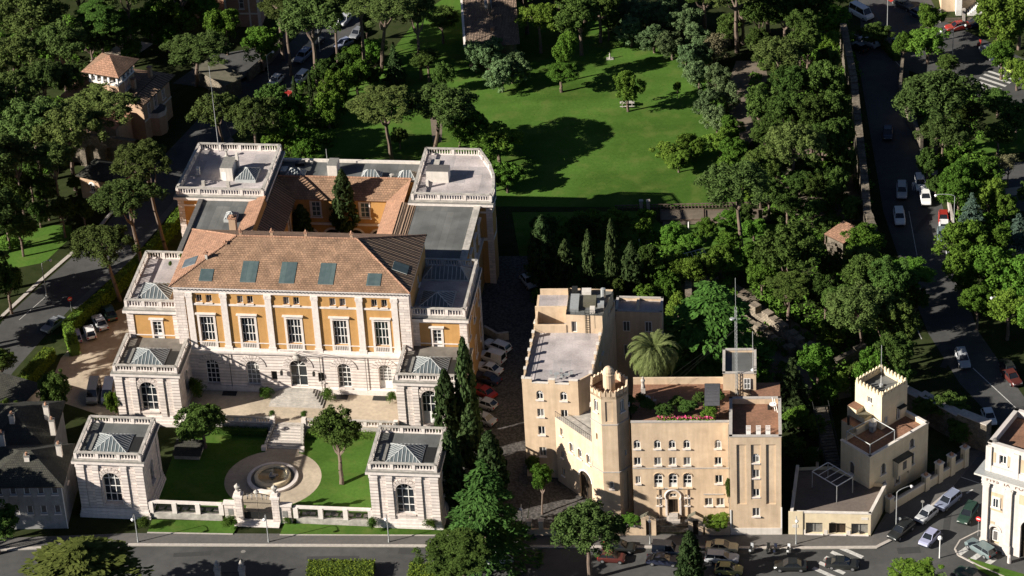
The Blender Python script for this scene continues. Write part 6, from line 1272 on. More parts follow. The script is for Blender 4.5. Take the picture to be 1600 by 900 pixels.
def trunk_mesh(kind, seed):
    rnd = random.Random(seed); b = MB(); p = [(0, 0, 0)]
    segs = 5; top = {'pine': .80, 'palm': .98, 'cypress': .5}.get(kind, .7)
    for i in range(1, segs+1): p.append((rnd.uniform(-.03, .03), rnd.uniform(-.03, .03), top*i/segs))
    r0, r1 = {'pine': (.085, .055), 'palm': (.11, .09)}.get(kind, (.10, .06))
    for i in range(segs): b.tube(p[i], p[i+1], r0+(r1-r0)*i/segs, BARK, r0+(r1-r0)*(i+1)/segs, n=8, cap=False)
    if kind != 'palm':
        n = 6 if kind == 'pine' else 5
        for k in range(n):
            a = 6.283*k/n+rnd.uniform(-.4, .4); r = rnd.uniform(.32, .6) if kind != 'cypress' else .15; s = p[-1] if k % 2 else p[-2]; m_ = (s[0]+r*.5*math.cos(a), s[1]+r*.5*math.sin(a), s[2]+.09); e = (r*math.cos(a), r*math.sin(a), .98+rnd.uniform(-.03, .06))
            b.tube(s, m_, r1*.62, BARK, r1*.45, n=5, cap=False); b.tube(m_, e, r1*.45, BARK, r1*.2, n=5)
    else:
        for k in range(14): z = .1+.85*k/14; b.lathe([(.115, 0), (.10, .03)], 0, 0, 8, BARK, z0=z, cap=False)
    return b.mesh('trunk')
TR = {}
def trunk_for(kind, i):
    k = (kind if kind in ('pine', 'palm', 'cypress') else 'tree', i % 3)
    if k not in TR: TR[k] = trunk_mesh(k[0], hash(k[0]) % 97 if False else len(k[0])*7+i % 3)
    return TR[k]
NAMES = {'pine': ('umbrella_pine', 'pine'), 'broad': ('broadleaf_tree', 'tree'), 'dark': ('evergreen_tree', 'tree'), 'olive': ('silver_shrub', 'shrub'), 'cypress': ('cypress', 'cypress'), 'cedar': ('cedar', 'cedar'), 'cedard': ('cedar', 'cedar'), 'cedary': ('cedar', 'cedar'), 'spruce': ('conifer', 'conifer'), 'blue': ('blue_cedar', 'cedar'), 'palm': ('palm_tree', 'palm'), 'ball': ('clipped_bush', 'bush'), 'bright': ('broadleaf_tree', 'tree'), 'dry': ('dry_shrub', 'shrub')}
FLATN = {'pine': .42}
TCOUNT = [0]
def tree(kind, x, y, w, h, H, label, group=None, base=None, var=None, z0=0.0, name=None, cat=None):
    """crown centre (x, y), crown width and height in the photograph's pixels, tree top at H metres"""
    i = TCOUNT[0]; TCOUNT[0] += 1; rnd = random.Random(i*13+5)
    zc = H*.7
    for _ in range(4):
        s = mpp(x, y, zc); P = un(x, y, zc); v = Vector((0, 0, CAMH))-P; ph = math.asin(v.z/v.length)
        a = w*s/2; hh = h*s/2
        c = math.sqrt(max(hh**2-(a*math.sin(ph))**2, (.22*a)**2))/math.cos(ph)
        if kind == 'pine': c = max(.3*a, min(c, .62*a))
        c = min(c, (H-z0)*.5) if kind not in ('pine',) else c
        zc = H-c*(.75 if kind == 'pine' else .95)
        if kind == 'palm': zc = H-.25*a
    P = un(x, y, zc); nm, ct_ = NAMES[kind]; nm = name or nm; ct_ = cat or ct_
    b0 = un(*base, z0) if base else Vector((P.x, P.y, z0))
    t = thing(nm, label, ct_, b0, 0, group)
    lx, ly = P.x-b0.x, P.y-b0.y; V = CR[kind]; me = V[(i if var is None else var) % len(V)]
    sc = (a, a, a) if kind == 'palm' else (a, a*rnd.uniform(.92, 1.08), c)
    inst('crown', me, t, (lx, ly, zc-z0), rnd.uniform(0, 6.28), sc)
    if kind not in ('ball',) and not (kind == 'olive' and H < 4):
        hz = zc-z0
        tk = a*.75 if kind in ('pine',) else (a*.55 if kind != 'cypress' else a*1.2)
        if kind == 'palm': tk = a*.9
        if kind in ('broad', 'bright', 'dark', 'olive', 'dry'): tk = a*.75
        o = inst('trunk', trunk_for(kind, i), t, (0, 0, 0), rnd.uniform(0, 6.28) if not base else 0, (tk, tk, hz))
        if base:
            d = Vector((lx, ly, hz)); o.rotation_euler = d.to_track_quat('Z', 'Y').to_euler(); o.scale = (tk, tk, d.length)
    return t
def wood(kind, L, H, label, group, **k):
    f = 1.16 if kind in ('pine', 'dark', 'broad', 'bright', 'olive') and H < 16 else 1.0
    for q in L: tree(kind, q[0], q[1], q[2]*f, q[3]*f, q[4] if len(q) > 4 else H, label, group, **k)

# --- single trees that stand out
wood('pine', [(560, -22, 100, 60, 19), (760, -60, 110, 70, 19), (430, -30, 100, 60, 17), (196, -18, 90, 60, 15), (120, -26, 100, 60, 15), (280, -24, 90, 60, 14), (40, -24, 110, 60, 15)], 18, 'umbrella pine at the very top edge of the picture', 'umbrella pines along the top edge')
wood('dark', [(906, 24, 76, 60, 11), (936, 2, 76, 56, 11), (872, -16, 80, 56, 12), (912, -30, 80, 56, 12), (820, -20, 80, 56, 12), (950, 34, 40, 40, 6), (690, 30, 50, 40, 7)], 11, 'dark tree in the deep shade right of the long barn', 'dark trees beside the long barn')
wood('dark', [(1160, 6, 70, 56), (1200, -14, 80, 56), (1250, -12, 80, 56), (1300, -6, 70, 56), (1100, -16, 80, 56), (1140, 40, 50, 40, 6), (1250, 40, 60, 46), (1224, 116, 50, 40, 7)], 11, 'dark tree near the top edge left of the road wall', 'dark trees at the top of the right wood')
wood('dark', [(1214, 240, 56, 50), (1246, 288, 56, 44, 7), (1276, 296, 54, 46, 7), (1230, 318, 60, 44, 6), (1270, 330, 50, 40, 5), (1330, 330, 40, 44, 6), (1322, 258, 44, 56, 8), (1160, 332, 50, 36, 4.5), (1290, 354, 40, 36, 5)], 8, 'dark bush on the scrubby slope left of the road wall', 'dark bushes on the scrubby slope')
wood('dark', [(30, 358, 50, 40, 7), (96, 330, 44, 40, 7), (70, 298, 44, 44, 8), (130, 330, 40, 36, 5), (10, 440, 60, 60, 9), (-25, 505, 70, 60, 7), (0, 566, 50, 40, 6)], 8, 'dark bushy tree at the shaded edge of the left road', 'bushy trees at the left road edge')
tree('pine', 222, 250, 104, 66, 20, 'tall umbrella pine beside the left rear tower, topmost of the roadside row', base=(262, 400))
tree('pine', 197, 306, 108, 68, 17, 'umbrella pine in the middle of the roadside row left of the palazzo', base=(226, 428))
tree('pine', 158, 380, 104, 66, 13.5, 'lowest umbrella pine of the roadside row by the gravel court', base=(188, 470))
tree('pine', 310, 76, 112, 62, 10.5, 'umbrella pine above the mossy shed near the brick house', base=(307, 134))
tree('pine', 598, 162, 112, 62, 14.5, 'umbrella pine on the park lawn, left of the pair behind the palazzo', base=(614, 254))
tree('pine', 690, 164, 112, 72, 13, 'umbrella pine with forked trunk on the park lawn, right of the pair behind the palazzo', base=(679, 236))
tree('pine', 604, 8, 112, 54, 18, 'tall umbrella pine with two pale trunks at the top edge by the road bend', base=(596, 112))
tree('pine', 1150, 288, 118, 84, 15, 'big umbrella pine with forked trunk above the kitchen garden', base=(1160, 392))
tree('pine', 1342, 480, 112, 112, 13.5, 'round topped pine with a bare lower trunk between the two roads', base=(1347, 548))
tree('pine', 1465, 150, 132, 118, 14, 'massive broad pine on the right beside the shaded road')
tree('pine', 1474, 208, 76, 60, 9, 'smaller pine tucked below the massive broad pine')
tree('pine', 1216, 84, 92, 62, 12, 'umbrella pine with a pale trunk beside the bare earth path', base=(1222, 150))
tree('pine', 1240, 222, 96, 70, 14, 'pine with straight brown trunk above the scrubby slope', base=(1240, 308))
tree('pine', 336, 172, 82, 64, 13, 'umbrella pine behind the left rear tower, left of the aerial mast', base=(352, 236))
tree('pine', 398, 182, 92, 78, 14, 'umbrella pine right of the aerial mast behind the left rear tower', base=(400, 245))
tree('pine', 1150, -22, 120, 62, 15, 'tall pine at the top edge whose bare trunk stands by the dry shrub', base=(1152, 82))
tree('cypress', 537, 314, 46, 96, 15.5, 'tall dark cypress in the palazzo courtyard', z0=1.35)
tree('cypress', 471, 345, 34, 52, 10.5, 'shorter bushy cypress in the palazzo courtyard', z0=1.35)
tree('palm', 1021, 551, 96, 96, 16.6, 'date palm with arching fronds behind the castle terrace')
tree('cedar', 1112, 500, 196, 150, 15.5, 'big bright green cedar with layered drooping branches above the castle', var=0)
tree('cedary', 122, 872, 205, 120, 13, 'large olive green cedar in the bottom left corner')
tree('cedard', 757, 792, 196, 190, 14.5, 'feathery bright cedar beside the right gate pavilion and the street')
tree('dark', 722, 868, 150, 90, 8.5, 'dense round pine at the bottom edge below the feathery cedar')
tree('pine', 918, 828, 124, 118, 10.5, 'loose rounded pine on the pavement in front of the castle turret')
tree('cypress', 1078, 872, 46, 104, 8.5, 'black shaded cypress at the bottom edge in front of the parked cars')
tree('cypress', 728, 612, 40, 165, 17.5, 'tallest slim cypress beside the right forecourt pavilion')
tree('cypress', 698, 640, 48, 150, 13, 'greyish cypress left of the tallest one at the forecourt pavilion')
tree('cypress', 703, 730, 52, 130, 11.5, 'dark cypress against the right gate pavilion')
tree('cypress', 766, 722, 56, 98, 11.5, 'pointed cypress standing alone in the cobbled lane')
tree('cypress', 736, 682, 46, 100, 11, 'dark cypress by the parked cars behind the gate pavilion')
tree('dark', 316, 666, 96, 80, 6.9, 'round garden tree left of the fountain steps')
tree('dark', 527, 674, 100, 82, 9.5, 'round garden tree with slim trunk on the lawn right of the fountain', base=(534, 758))
tree('broad', 848, 745, 46, 52, 7, 'slim young tree in the castle entrance yard', base=(847, 804))
tree('dark', 832, 728, 34, 34, 4.5, 'small dark bush at the castle left corner')
tree('broad', 980, 130, 62, 62, 8.5, 'single leafy tree on the open lawn shading the picnic table')
tree('broad', 1058, 137, 14, 22, 3.2, 'small young tree in the shadow of the single lawn tree')
tree('spruce', 1238, 606, 92, 104, 10, 'grey green conifer right of the brick roof terrace')
tree('bright', 1278, 566, 74, 66, 8, 'bright green bushy tree right of the grey green conifer')
tree('bright', 1366, 572, 74, 74, 9, 'bright tree just behind the battlemented tower')
tree('dark', 1338, 592, 36, 70, 7, 'dark narrow tree hugging the battlemented tower on its left')
tree('dark', 1232, 388, 140, 112, 14, 'huge dense evergreen filling the wood above the big cedar')
tree('dark', 1232, 450, 100, 60, 9, 'dark evergreen below the huge dense one')
tree('bright', 1424, 424, 84, 52, 8.5, 'spreading bright tree overhanging the lower shaded road')
tree('bright', 1352, 372, 80, 56, 6, 'bright scrubby tree beside the tile roofed hut')
tree('dark', 1352, 410, 80, 60, 6.5, 'dark scrubby tree below the tile roofed hut')
tree('blue', 1518, 322, 44, 44, 6, 'small blue green cedar by the double armed street lamp')
tree('blue', 1592, 356, 50, 50, 7, 'blue green cedar at the right edge above the white balustrade')
tree('dry', 1115, 74, 58, 62, 5.5, 'brownish dry shrub at the far end of the lawn border')
tree('bright', 883, 74, 54, 58, 9.5, 'yellow green upright tree on the far lawn edge')
tree('broad', 876, 112, 74, 40, 5, 'low tree at the foot of the yellow green one')
tree('broad', 842, 22, 80, 56, 10, 'light leafy tree at the top right of the long barn')
tree('dry', 1576, 258, 40, 40, 6, 'brownish tree at the edge of the right hand courtyard')
tree('spruce', 616, 95, 42, 60, 8, 'dense dark conifer on the park lawn near the road bend')
tree('dark', 668, 90, 58, 36, 6, 'dark spreading tree on the striped park lawn')
tree('bright', 350, 36, 70, 64, 9.5, 'bright leafy tree left of the brick house front')
tree('bright', 407, 66, 70, 60, 8.5, 'light green leafy tree in front of the brick house')
tree('dark', 88, 612, 66, 78, 8.5, 'dark shaded tree at the corner of the gravel court')
tree('bright', 180, 628, 36, 46, 5.5, 'bright pyramid shaped bush beside the blue van', name='pyramid_bush', cat='bush')
tree('bright', 1430, 896, 92, 44, 5.5, 'bright green tree top at the bottom edge near the white lamp')
tree('cedar', 152, 14, 84, 50, 13, 'grey green feathery cedar at the top left', var=0)
tree('bright', 1108, 642, 34, 44, 17.6, 'climbing leafy shrub beside the dark canopy on the castle terrace', z0=15.0, name='terrace_shrub', cat='shrub')
tree('dark', 1138, 765, 14, 44, 8.2, 'green creeper climbing the corner of the right castle block', name='creeper', cat='creeper', z0=4.0)
wood('dark', [(1385, 440, 84, 74, 12), (1388, 498, 84, 70, 12), (1394, 552, 70, 60, 10), (1345, 428, 70, 60, 11), (1402, 588, 50, 44, 7), (1310, 470, 60, 54, 10)], 11, 'tall dark evergreen shading the lower road from its left side', 'tall evergreens left of the lower road')
# --- repeats of a kind
for x, y, w, h, lab in ((225, 816, 24, 22, 'clipped ball bush at the foot of the left gate pavilion'), (360, 816, 27, 23, 'clipped ball bush left of the garden gate'), (449, 814, 15, 14, 'smallest clipped ball bush right of the garden gate'), (581, 818, 22, 20, 'clipped ball bush at the left corner of the right gate pavilion'), (672, 819, 20, 18, 'clipped ball bush at the right corner of the right gate pavilion'), (415, 614, 24, 24, 'clipped ball bush left of the entrance steps'), (513, 617, 26, 24, 'clipped ball bush right of the entrance steps'), (612, 621, 18, 24, 'clipped ball bush against the right forecourt pavilion'), (305, 607, 34, 34, 'dark shaded ball bush in the corner by the left forecourt pavilion'), (425, 646, 11, 11, 'small ball bush on the left pier of the garden steps'), (475, 647, 12, 12, 'small ball bush on the right pier of the garden steps')):
    up_ = 1.4 if y < 650 else .13
    if y in (646, 647): up_ = 2.46
    H_ = up_+{'d': 3.0}.get(lab[0], 2.0 if w > 16 else 1.15); tree('ball', x, y, w, h, H_, lab, 'clipped ball bushes of the palazzo', z0=up_)
for x, y, w, h, H, lab in ((848, 392, 52, 128, 12, 'broad shaggy cypress left of the row behind the castle'), (920, 412, 30, 104, 11.5, 'slim cypress left in the row behind the castle'), (956, 404, 26, 122, 13.5, 'slimmest and tallest cypress in the row behind the castle'), (987, 424, 40, 92, 10, 'fuller cypress right in the row behind the castle'), (884, 418, 40, 100, 9.5, 'dark cypress in the shade beside the shaggy one'), (460, 138, 9, 38, 6, 'thin cypress by the road, left of a thin pair'), (484, 132, 9, 42, 6.5, 'thin cypress by the road, right of a thin pair'), (571, 32, 20, 34, 8, 'small cypress beside the twin pine trunks at the road bend')): tree('cypress', x, y, w, h, H, lab, 'slim cypresses')
wood('olive', [(968, 18, 60, 48), (1002, 26, 56, 50), (1036, 18, 60, 50), (1066, 30, 54, 50), (986, 48, 50, 42), (1022, 58, 54, 44), (1050, 70, 52, 46), (1072, 92, 50, 46), (1096, 84, 46, 44), (1092, 116, 50, 46), (1118, 124, 52, 48), (1108, 158, 54, 46), (1134, 152, 52, 48), (1120, 186, 50, 44), (1088, 55, 50, 40)], 5.5, 'big silver green shrub in the border along the right side of the lawn', 'silver green lawn border shrubs')
wood('broad', [(1140, 196, 44, 44, 6), (1126, 222, 50, 44, 5), (1150, 236, 54, 48, 6), (1134, 262, 46, 36, 5)], 6, 'leafy green bush at the lower end of the lawn border', 'leafy bushes ending the lawn border')
wood('olive', [(764, 88, 64, 60), (800, 104, 62, 62), (742, 84, 40, 40), (784, 118, 56, 50)], 6, 'silver green shrub below the shaded long barn', 'silver green shrubs by the barn')
wood('broad', [(1044, 236, 50, 42, 4.5), (1078, 228, 46, 40, 4.5), (1060, 248, 40, 30, 4)], 4.5, 'low light green shrub on the lawn beside the big umbrella pine', 'light shrubs on the lawn')
wood('broad', [(742, 205, 66, 58, 8), (778, 212, 74, 56, 8), (760, 236, 70, 50, 7), (792, 276, 60, 44, 5), (762, 276, 50, 40, 5), (716, 192, 50, 44, 7)], 8, 'spreading leafy tree behind the right rear tower', 'leafy trees by the right rear tower')
wood('bright', [(524, 142, 48, 66, 8), (556, 116, 54, 48, 7), (440, 214, 62, 56, 7), (462, 178, 50, 60, 7), (476, 226, 56, 44, 6), (584, 78, 46, 40, 5.5), (560, 84, 48, 30, 4), (512, 168, 44, 50, 7)], 7, 'bright leafy tree between the road and the park lawn', 'bright trees along the park road')
wood('dark', [(425, 162, 66, 58, 9), (505, 112, 50, 40, 7), (695, 118, 40, 42, 6), (624, 215, 30, 34, 4), (540, 100, 36, 40, 7), (578, 122, 36, 40, 5)], 7, 'dark tree in the park behind the palazzo', 'dark trees of the park')
wood('pine', [(486, 24, 98, 62, 16), (520, 4, 70, 44, 16), (650, 14, 70, 44, 15), (444, 8, 70, 40, 15)], 15, 'umbrella pine over the road at the top edge', 'umbrella pines over the top road')
wood('pine', [(40, 26, 110, 72), (92, 66, 80, 58), (18, 86, 80, 60), (14, 140, 80, 66), (50, 190, 110, 74), (104, 200, 100, 66), (152, 168, 110, 56, 12.5), (22, 240, 60, 46), (82, 246, 64, 48, 13), (64, 120, 70, 50), (110, 120, 60, 44, 12)], 14, 'umbrella pine with merged crown in the wood at the top left', 'umbrella pines of the left wood')
wood('broad', [(236, 30, 56, 66), (284, 24, 76, 66), (196, 30, 60, 50), (206, 78, 40, 30, 5), (320, 6, 50, 40, 9), (262, 60, 44, 40, 6)], 9, 'leafy tree in the dim grove left of the brick house', 'leafy trees of the dim grove')
wood('dark', [(20, 300, 70, 76), (8, 340, 60, 60), (46, 276, 50, 50, 8), (-20, 240, 60, 80), (-30, 420, 70, 60), (60, 330, 40, 36, 5), (118, 288, 30, 26, 3.5), (140, 60, 60, 40, 9), (186, 52, 50, 44, 9)], 9, 'dark evergreen in the shade near the left road', 'dark evergreens near the left road')
wood('pine', [(-45, 330, 120, 85, 18), (-70, 420, 130, 90, 18), (-60, 160, 110, 80, 16), (-30, 250, 110, 80, 17), (-150, 480, 140, 90, 19), (-140, 380, 140, 90, 19), (-130, 280, 140, 90, 19)], 15, 'umbrella pine just beyond the left edge of the street', 'umbrella pines beyond the left edge')
for i_, (x_, y_, h_) in enumerate(((-83, 322, 18), (-77, 324, 13), (-90, 319, 20), (-87, 331, 19), (-81, 338, 17), (-94, 338, 20), (-80, 350, 15), (-79, 331, 14))):
    v_ = Vector((x_, y_, h_*.8-CAMH)); f_ = F/float(v_ @ Vector(FWD)); tree('dark', 800+f_*float(v_ @ Vector(RIGHT)), 450-f_*float(v_ @ Vector(UP)), 105, 100, h_, 'leafy evergreen just outside the left edge beside the grey roofed house', 'evergreens beside the grey roofed house')
wood('dark', [(1186, 24, 66, 60), (1226, 16, 74, 54), (1262, 70, 60, 54), (1186, 62, 40, 40, 7), (1240, 130, 66, 58), (1278, 128, 74, 66), (1186, 164, 64, 62), (1226, 172, 70, 58), (1268, 176, 70, 62), (1306, 172, 60, 64), (1202, 214, 66, 56), (1286, 216, 66, 58), (1316, 212, 44, 58), (1188, 250, 56, 46), (1262, 262, 56, 50, 8), (1306, 288, 50, 66, 9), (1296, 100, 48, 56, 8), (1214, 262, 46, 40, 7), (1202, 300, 60, 44, 7)], 11, 'dark green tree with merged crown in the wood left of the road wall', 'dark trees of the right wood')
wood('bright', [(1292, 30, 60, 52, 8), (1298, 66, 40, 36, 6), (1308, 136, 40, 46, 6), (1250, 200, 40, 34, 6), (1296, 240, 44, 40, 5), (1172, 300, 40, 34, 4), (1280, 262, 34, 28, 4)], 7, 'bright bush in the wood left of the road wall', 'bright bushes of the right wood')
wood('bright', [(1004, 360, 44, 36), (962, 342, 44, 34), (1048, 364, 46, 36), (1076, 384, 46, 36), (1102, 356, 40, 32), (1142, 346, 46, 34), (1178, 356, 42, 34), (1136, 376, 44, 32), (930, 344, 44, 36), (1012, 336, 30, 24, 2.5)], 4, 'small fruit tree in the kitchen garden', 'fruit trees of the kitchen garden')
wood('broad', [(1050, 414, 62, 52, 7), (1088, 424, 60, 56, 7), (1040, 450, 44, 60, 6), (1126, 404, 60, 44, 6), (1172, 400, 50, 50, 6), (1060, 396, 50, 36, 5), (1010, 462, 40, 40, 5), (1060, 482, 44, 46, 6), (1100, 470, 40, 40, 6), (1190, 430, 50, 50, 7)], 6, 'leafy bush in the thicket above the big bright cedar', 'leafy bushes above the cedar')
wood('dark', [(852, 352, 50, 36, 4.5), (906, 358, 50, 40, 5), (950, 366, 40, 36, 5), (1012, 402, 40, 46, 5), (902, 452, 40, 50, 7), (936, 452, 40, 44, 6), (965, 456, 40, 44, 6), (1005, 440, 40, 50, 6)], 6, 'dark bush among the cypresses behind the castle', 'dark bushes among the cypresses')
wood('broad', [(1190, 548, 44, 40, 5), (1296, 520, 50, 44, 6), (1170, 580, 50, 44, 6), (1310, 600, 44, 44, 5), (1290, 616, 44, 46, 5), (1248, 652, 50, 40, 4), (1276, 662, 50, 40, 4)], 5, 'tangled green bush on the bank behind the castle', 'tangled bushes on the bank')
wood('dark', [(1290, 462, 60, 60, 9), (1300, 420, 50, 50, 8), (1400, 480, 50, 60, 8), (1402, 530, 46, 54, 7), (1400, 560, 44, 50, 6), (1430, 470, 44, 44, 6)], 8, 'dark evergreen in the shaded wood beside the lower road', 'dark evergreens by the lower road')
wood('broad', [(1500, 274, 60, 50, 7), (1542, 262, 56, 46, 7), (1498, 304, 62, 54, 7), (1546, 300, 54, 48, 6.5), (1570, 322, 44, 36, 4.5), (1480, 250, 40, 36, 6)], 7, 'leafy tree in the park right of the steep road', 'leafy trees of the right park')
wood('bright', [(1508, 384, 92, 74, 9), (1550, 372, 70, 54, 8), (1546, 424, 92, 84, 9), (1590, 438, 80, 74, 9), (1500, 424, 60, 54, 8), (1576, 480, 70, 54, 8), (1528, 470, 56, 44, 7), (1612, 500, 60, 54, 8)], 9, 'big bright leafy tree along the right side of the lower road', 'bright trees on the right roadside')
wood('broad', [(1560, 40, 80, 84, 10), (1594, 24, 70, 60, 10), (1566, 86, 62, 46, 7), (1590, 108, 50, 50, 7), (1452, 30, 46, 40, 7), (1450, 62, 64, 46, 7), (1412, 70, 40, 36, 6)], 9, 'leafy street tree on the upper right square', 'street trees of the upper right square')
wood('dark', [(1366, 52, 54, 34, 4.5), (1478, 100, 40, 30, 4), (1560, 158, 60, 40, 5), (1516, 176, 50, 40, 6), (1588, 180, 60, 50, 7), (1560, 208, 50, 40, 6), (1500, 206, 46, 40, 6), (1450, 258, 40, 50, 7), (1462, 290, 30, 30, 4), (1612, 300, 40, 40, 5)], 6, 'dark shrub in the shade of the right park', 'dark shrubs of the right park')
wood('dark', [(986, 640, 24, 18, 16.4), (1120, 616, 26, 22, 16.8), (1000, 622, 26, 20, 16.8), (1056, 628, 30, 24, 17), (1092, 622, 30, 24, 17), (960, 640, 20, 16, 16.2), (976, 628, 40, 26, 17.3), (1010, 632, 30, 24, 16.8), (1040, 640, 40, 30, 17.2), (1072, 636, 40, 26, 17)], 17, 'potted shrub among the planting of the castle roof terrace', 'terrace shrubs of the castle', z0=15.0, name='terrace_shrub', cat='shrub')  # dark leaf kind puts the terrace shade into the shrubs' colour
wood('bright', [(986, 812, 34, 20, 2.6), (1120, 816, 44, 22, 2.6)], 2.6, 'leafy hedge bush spilling over the sand coloured garden wall', 'hedge bushes over the garden wall', name='hedge_bush', cat='bush')
wood('dark', [(1242, 700, 50, 60, 4), (1270, 720, 40, 50, 4), (1480, 640, 70, 50, 5), (1500, 668, 50, 40, 4), (1450, 640, 50, 40, 5)], 4, 'dark shaded bush in the yard by the battlemented house', 'dark bushes of the shaded yard')
wood('dark', [(40, 690, 44, 40, 8), (10, 650, 50, 50, 8), (30, 770, 60, 60, 6), (-10, 820, 80, 70, 8)], 7, 'dark tree shading the grey roofed house', 'dark trees around the grey roofed house')
wood('dark', [(900, 960, 160, 120, 11), (1010, 985, 150, 110, 12), (1200, 985, 130, 110, 11), (1120, 1000, 120, 100, 11), (300, 960, 90, 60, 7.5), (420, 975, 90, 60, 7)], 11, 'dark street tree just beyond the bottom edge', 'street trees beyond the bottom edge')
wood('ball', [(283, 400, 8, 8, 15.6), (266, 412, 8, 8, 15.6)], 15.6, 'potted round shrub on the left palazzo terrace', 'potted shrubs on the palazzo terrace', z0=14.51)
for i, (x, y) in enumerate(((930, 643), (1010, 664), (1042, 663))): pass
# white painted trunks of the fruit trees are part of the kitchen garden
for x, y in ((999, 385), (1076, 358), (1110, 371), (1145, 372)):
    t = thing('tree_guard', 'white painted stake standing in the kitchen garden', 'stake', tuple(un(x, y)), 0, 'white stakes of the kitchen garden'); b = MB(); b.tube((0, 0, 0), (0, 0, 1.3), .12, WHITE, .1); b.build('stake', t)

def hedge(name, lab, pts, w, h, m=L_HEDGE, leaf=.10, dens=42, z=0.0, cat='hedge', group=None):
    P = []; N = []; core = MB(); o = Vector((pts[0][0], pts[0][1], z))
    for a, c in zip(pts, pts[1:]):
        a = np.array([a[0]-o.x, a[1]-o.y]); c = np.array([c[0]-o.x, c[1]-o.y]); L = np.linalg.norm(c-a)
        if L < .05: continue
        U = (c-a)/L; V = np.array([-U[1], U[0]])
        for k in range(3):
            ar = (L*w, L*h, L*h)[k]; n = int(ar*dens); u = rng.uniform(-.1, L+.1, n)
            if k == 0: v = rng.uniform(-w/2, w/2, n); zz = np.full(n, h)+rng.normal(size=n)*.07+.10*np.sin(u*1.7)*np.cos(v*2.1); nn = np.tile([0, 0, 1.], (n, 1))
            else: s = -1 if k == 1 else 1; v = s*(w/2+rng.normal(size=n)*.07); zz = rng.uniform(0, h, n); nn = np.tile([V[0]*s, V[1]*s, .2], (n, 1))
            P.append(np.stack([a[0]+U[0]*u+V[0]*v, a[1]+U[1]*u+V[1]*v, zz], 1)); nn = nn+rng.normal(size=(n, 3))*.5; N.append(nn/np.linalg.norm(nn, axis=1, keepdims=True))
        core.obox(a, U, 0, L, -w/2+.12, w/2-.12, 0, h-.12, L_DARK)
    me = quads_mesh(name, np.concatenate(P), np.concatenate(N), leaf, m)
    t = thing(name, lab, cat, o, 0, group); inst('foliage', me, t); core.build('branches', t); return t
hedge('hedge', 'bright clipped hedge at the bottom edge left of the feathery cedar', [un(482, 897)[:2], un(585, 897)[:2]], 2.6, 1.5, leaf=.11)
hedge('hedge', 'low bright hedge at the bottom edge under the dense round pine', [un(640, 899)[:2], un(700, 902)[:2]], 2.4, 1.4, leaf=.11)
hedge('hedge', 'long curved hedge between the left road and the gravel court', [un(x, y)[:2] for x, y in ((118, 556), (108, 524), (124, 506), (158, 480), (200, 440), (245, 395), (280, 350), (320, 300))], 1.5, 2.2, leaf=.13, dens=34)
hedge('hedge', 'bright hedge stub beside the left road gate', [un(x, y)[:2] for x, y in ((80, 560), (50, 592), (38, 606))], 1.8, 1.9, leaf=.13)
hedge('hedge', 'low dark hedge at the foot of the terrace left of the garden steps', [m2w(-14.8, 20.6), m2w(-3.2, 20.6)], .9, .95, L_BROAD, .08, z=.1)
hedge('hedge', 'low dark hedge at the foot of the terrace right of the garden steps', [m2w(2.6, 20.6), m2w(14.8, 20.6)], .9, .95, L_BROAD, .08, z=.1)
hedge('hedge', 'dark hedge along the shaded road island at the upper right', [un(x, y)[:2] for x, y in ((1345, 52), (1375, 68), (1402, 95))], 1.2, 1.1, L_DARK, .12)
hedge('flower_bed', 'pink and red flowers edging the castle roof terrace', [c2w(-9.5, 4.6), c2w(-2.0, 4.6)], .6, .7, L_HEDGE, .10, z=15.2, cat='flower bed')
fl = bpy.data.objects['flower_bed']
PN = rdir(160, 1.0); PP = np.stack([rng.uniform(0, 7.4, 160), rng.uniform(-.3, .3, 160), rng.uniform(.65, .85, 160)], 1); PP = PP[np.argsort(rng.random(160))]
PP = np.stack([PP[:, 0]*math.cos(CT), PP[:, 0]*math.sin(CT)+PP[:, 1], PP[:, 2]], 1); inst('blossom', quads_mesh('blossom', PP, PN, .13, FLOWER), fl)
def in_poly(x, y, P):
    r = False; j = len(P)-1
    for i in range(len(P)):
        if (P[i][1] > y) != (P[j][1] > y) and x < (P[j][0]-P[i][0])*(y-P[i][1])/(P[j][1]-P[i][1])+P[i][0]: r = not r
        j = i
    return r
def undergrowth(name, areas, m, per=80, leaf=.19):
    C = []; R_ = []; rnd = random.Random(4)
    for pix, n in areas:
        P = gpoly(pix); X = [p[0] for p in P]; Y = [p[1] for p in P]; k = 0
        while k < n:
            x, y = rnd.uniform(min(X), max(X)), rnd.uniform(min(Y), max(Y))
            if in_poly(x, y, P): r = rnd.uniform(.45, 1.5); C.append((x, y, r*.5)); R_.append(r); k += 1
    Pp, N = clump_leaves(np.array(C), R_, per, .1, up=.6, zs=.8); o = bpy.data.objects.new(name, quads_mesh(name, Pp, N, leaf, m)); COL.objects.link(o); o['kind'] = 'stuff'; return o
undergrowth('undergrowth', [([(1170, 100), (1330, 60), (1360, 345), (1190, 345)], 260), ([(1190, 350), (1300, 340), (1400, 420), (1420, 600), (1330, 600), (1180, 470)], 190), ([(1050, 440), (1180, 430), (1330, 560), (1330, 640), (1180, 640)], 130), ([(0, 20), (250, 20), (100, 260), (0, 420)], 200), ([(830, 340), (1040, 350), (1040, 470), (830, 470)], 110), ([(1420, 120), (1520, 150), (1600, 420), (1500, 420)], 130), ([(400, 160), (560, 90), (520, 230), (430, 250)], 80)], L_BROAD)
sc_ = undergrowth('grass_tufts', [([(480, 240), (740, 140), (960, 70), (1120, 200), (1180, 315), (780, 315)], 240)], L_BROAD, 6, .05)

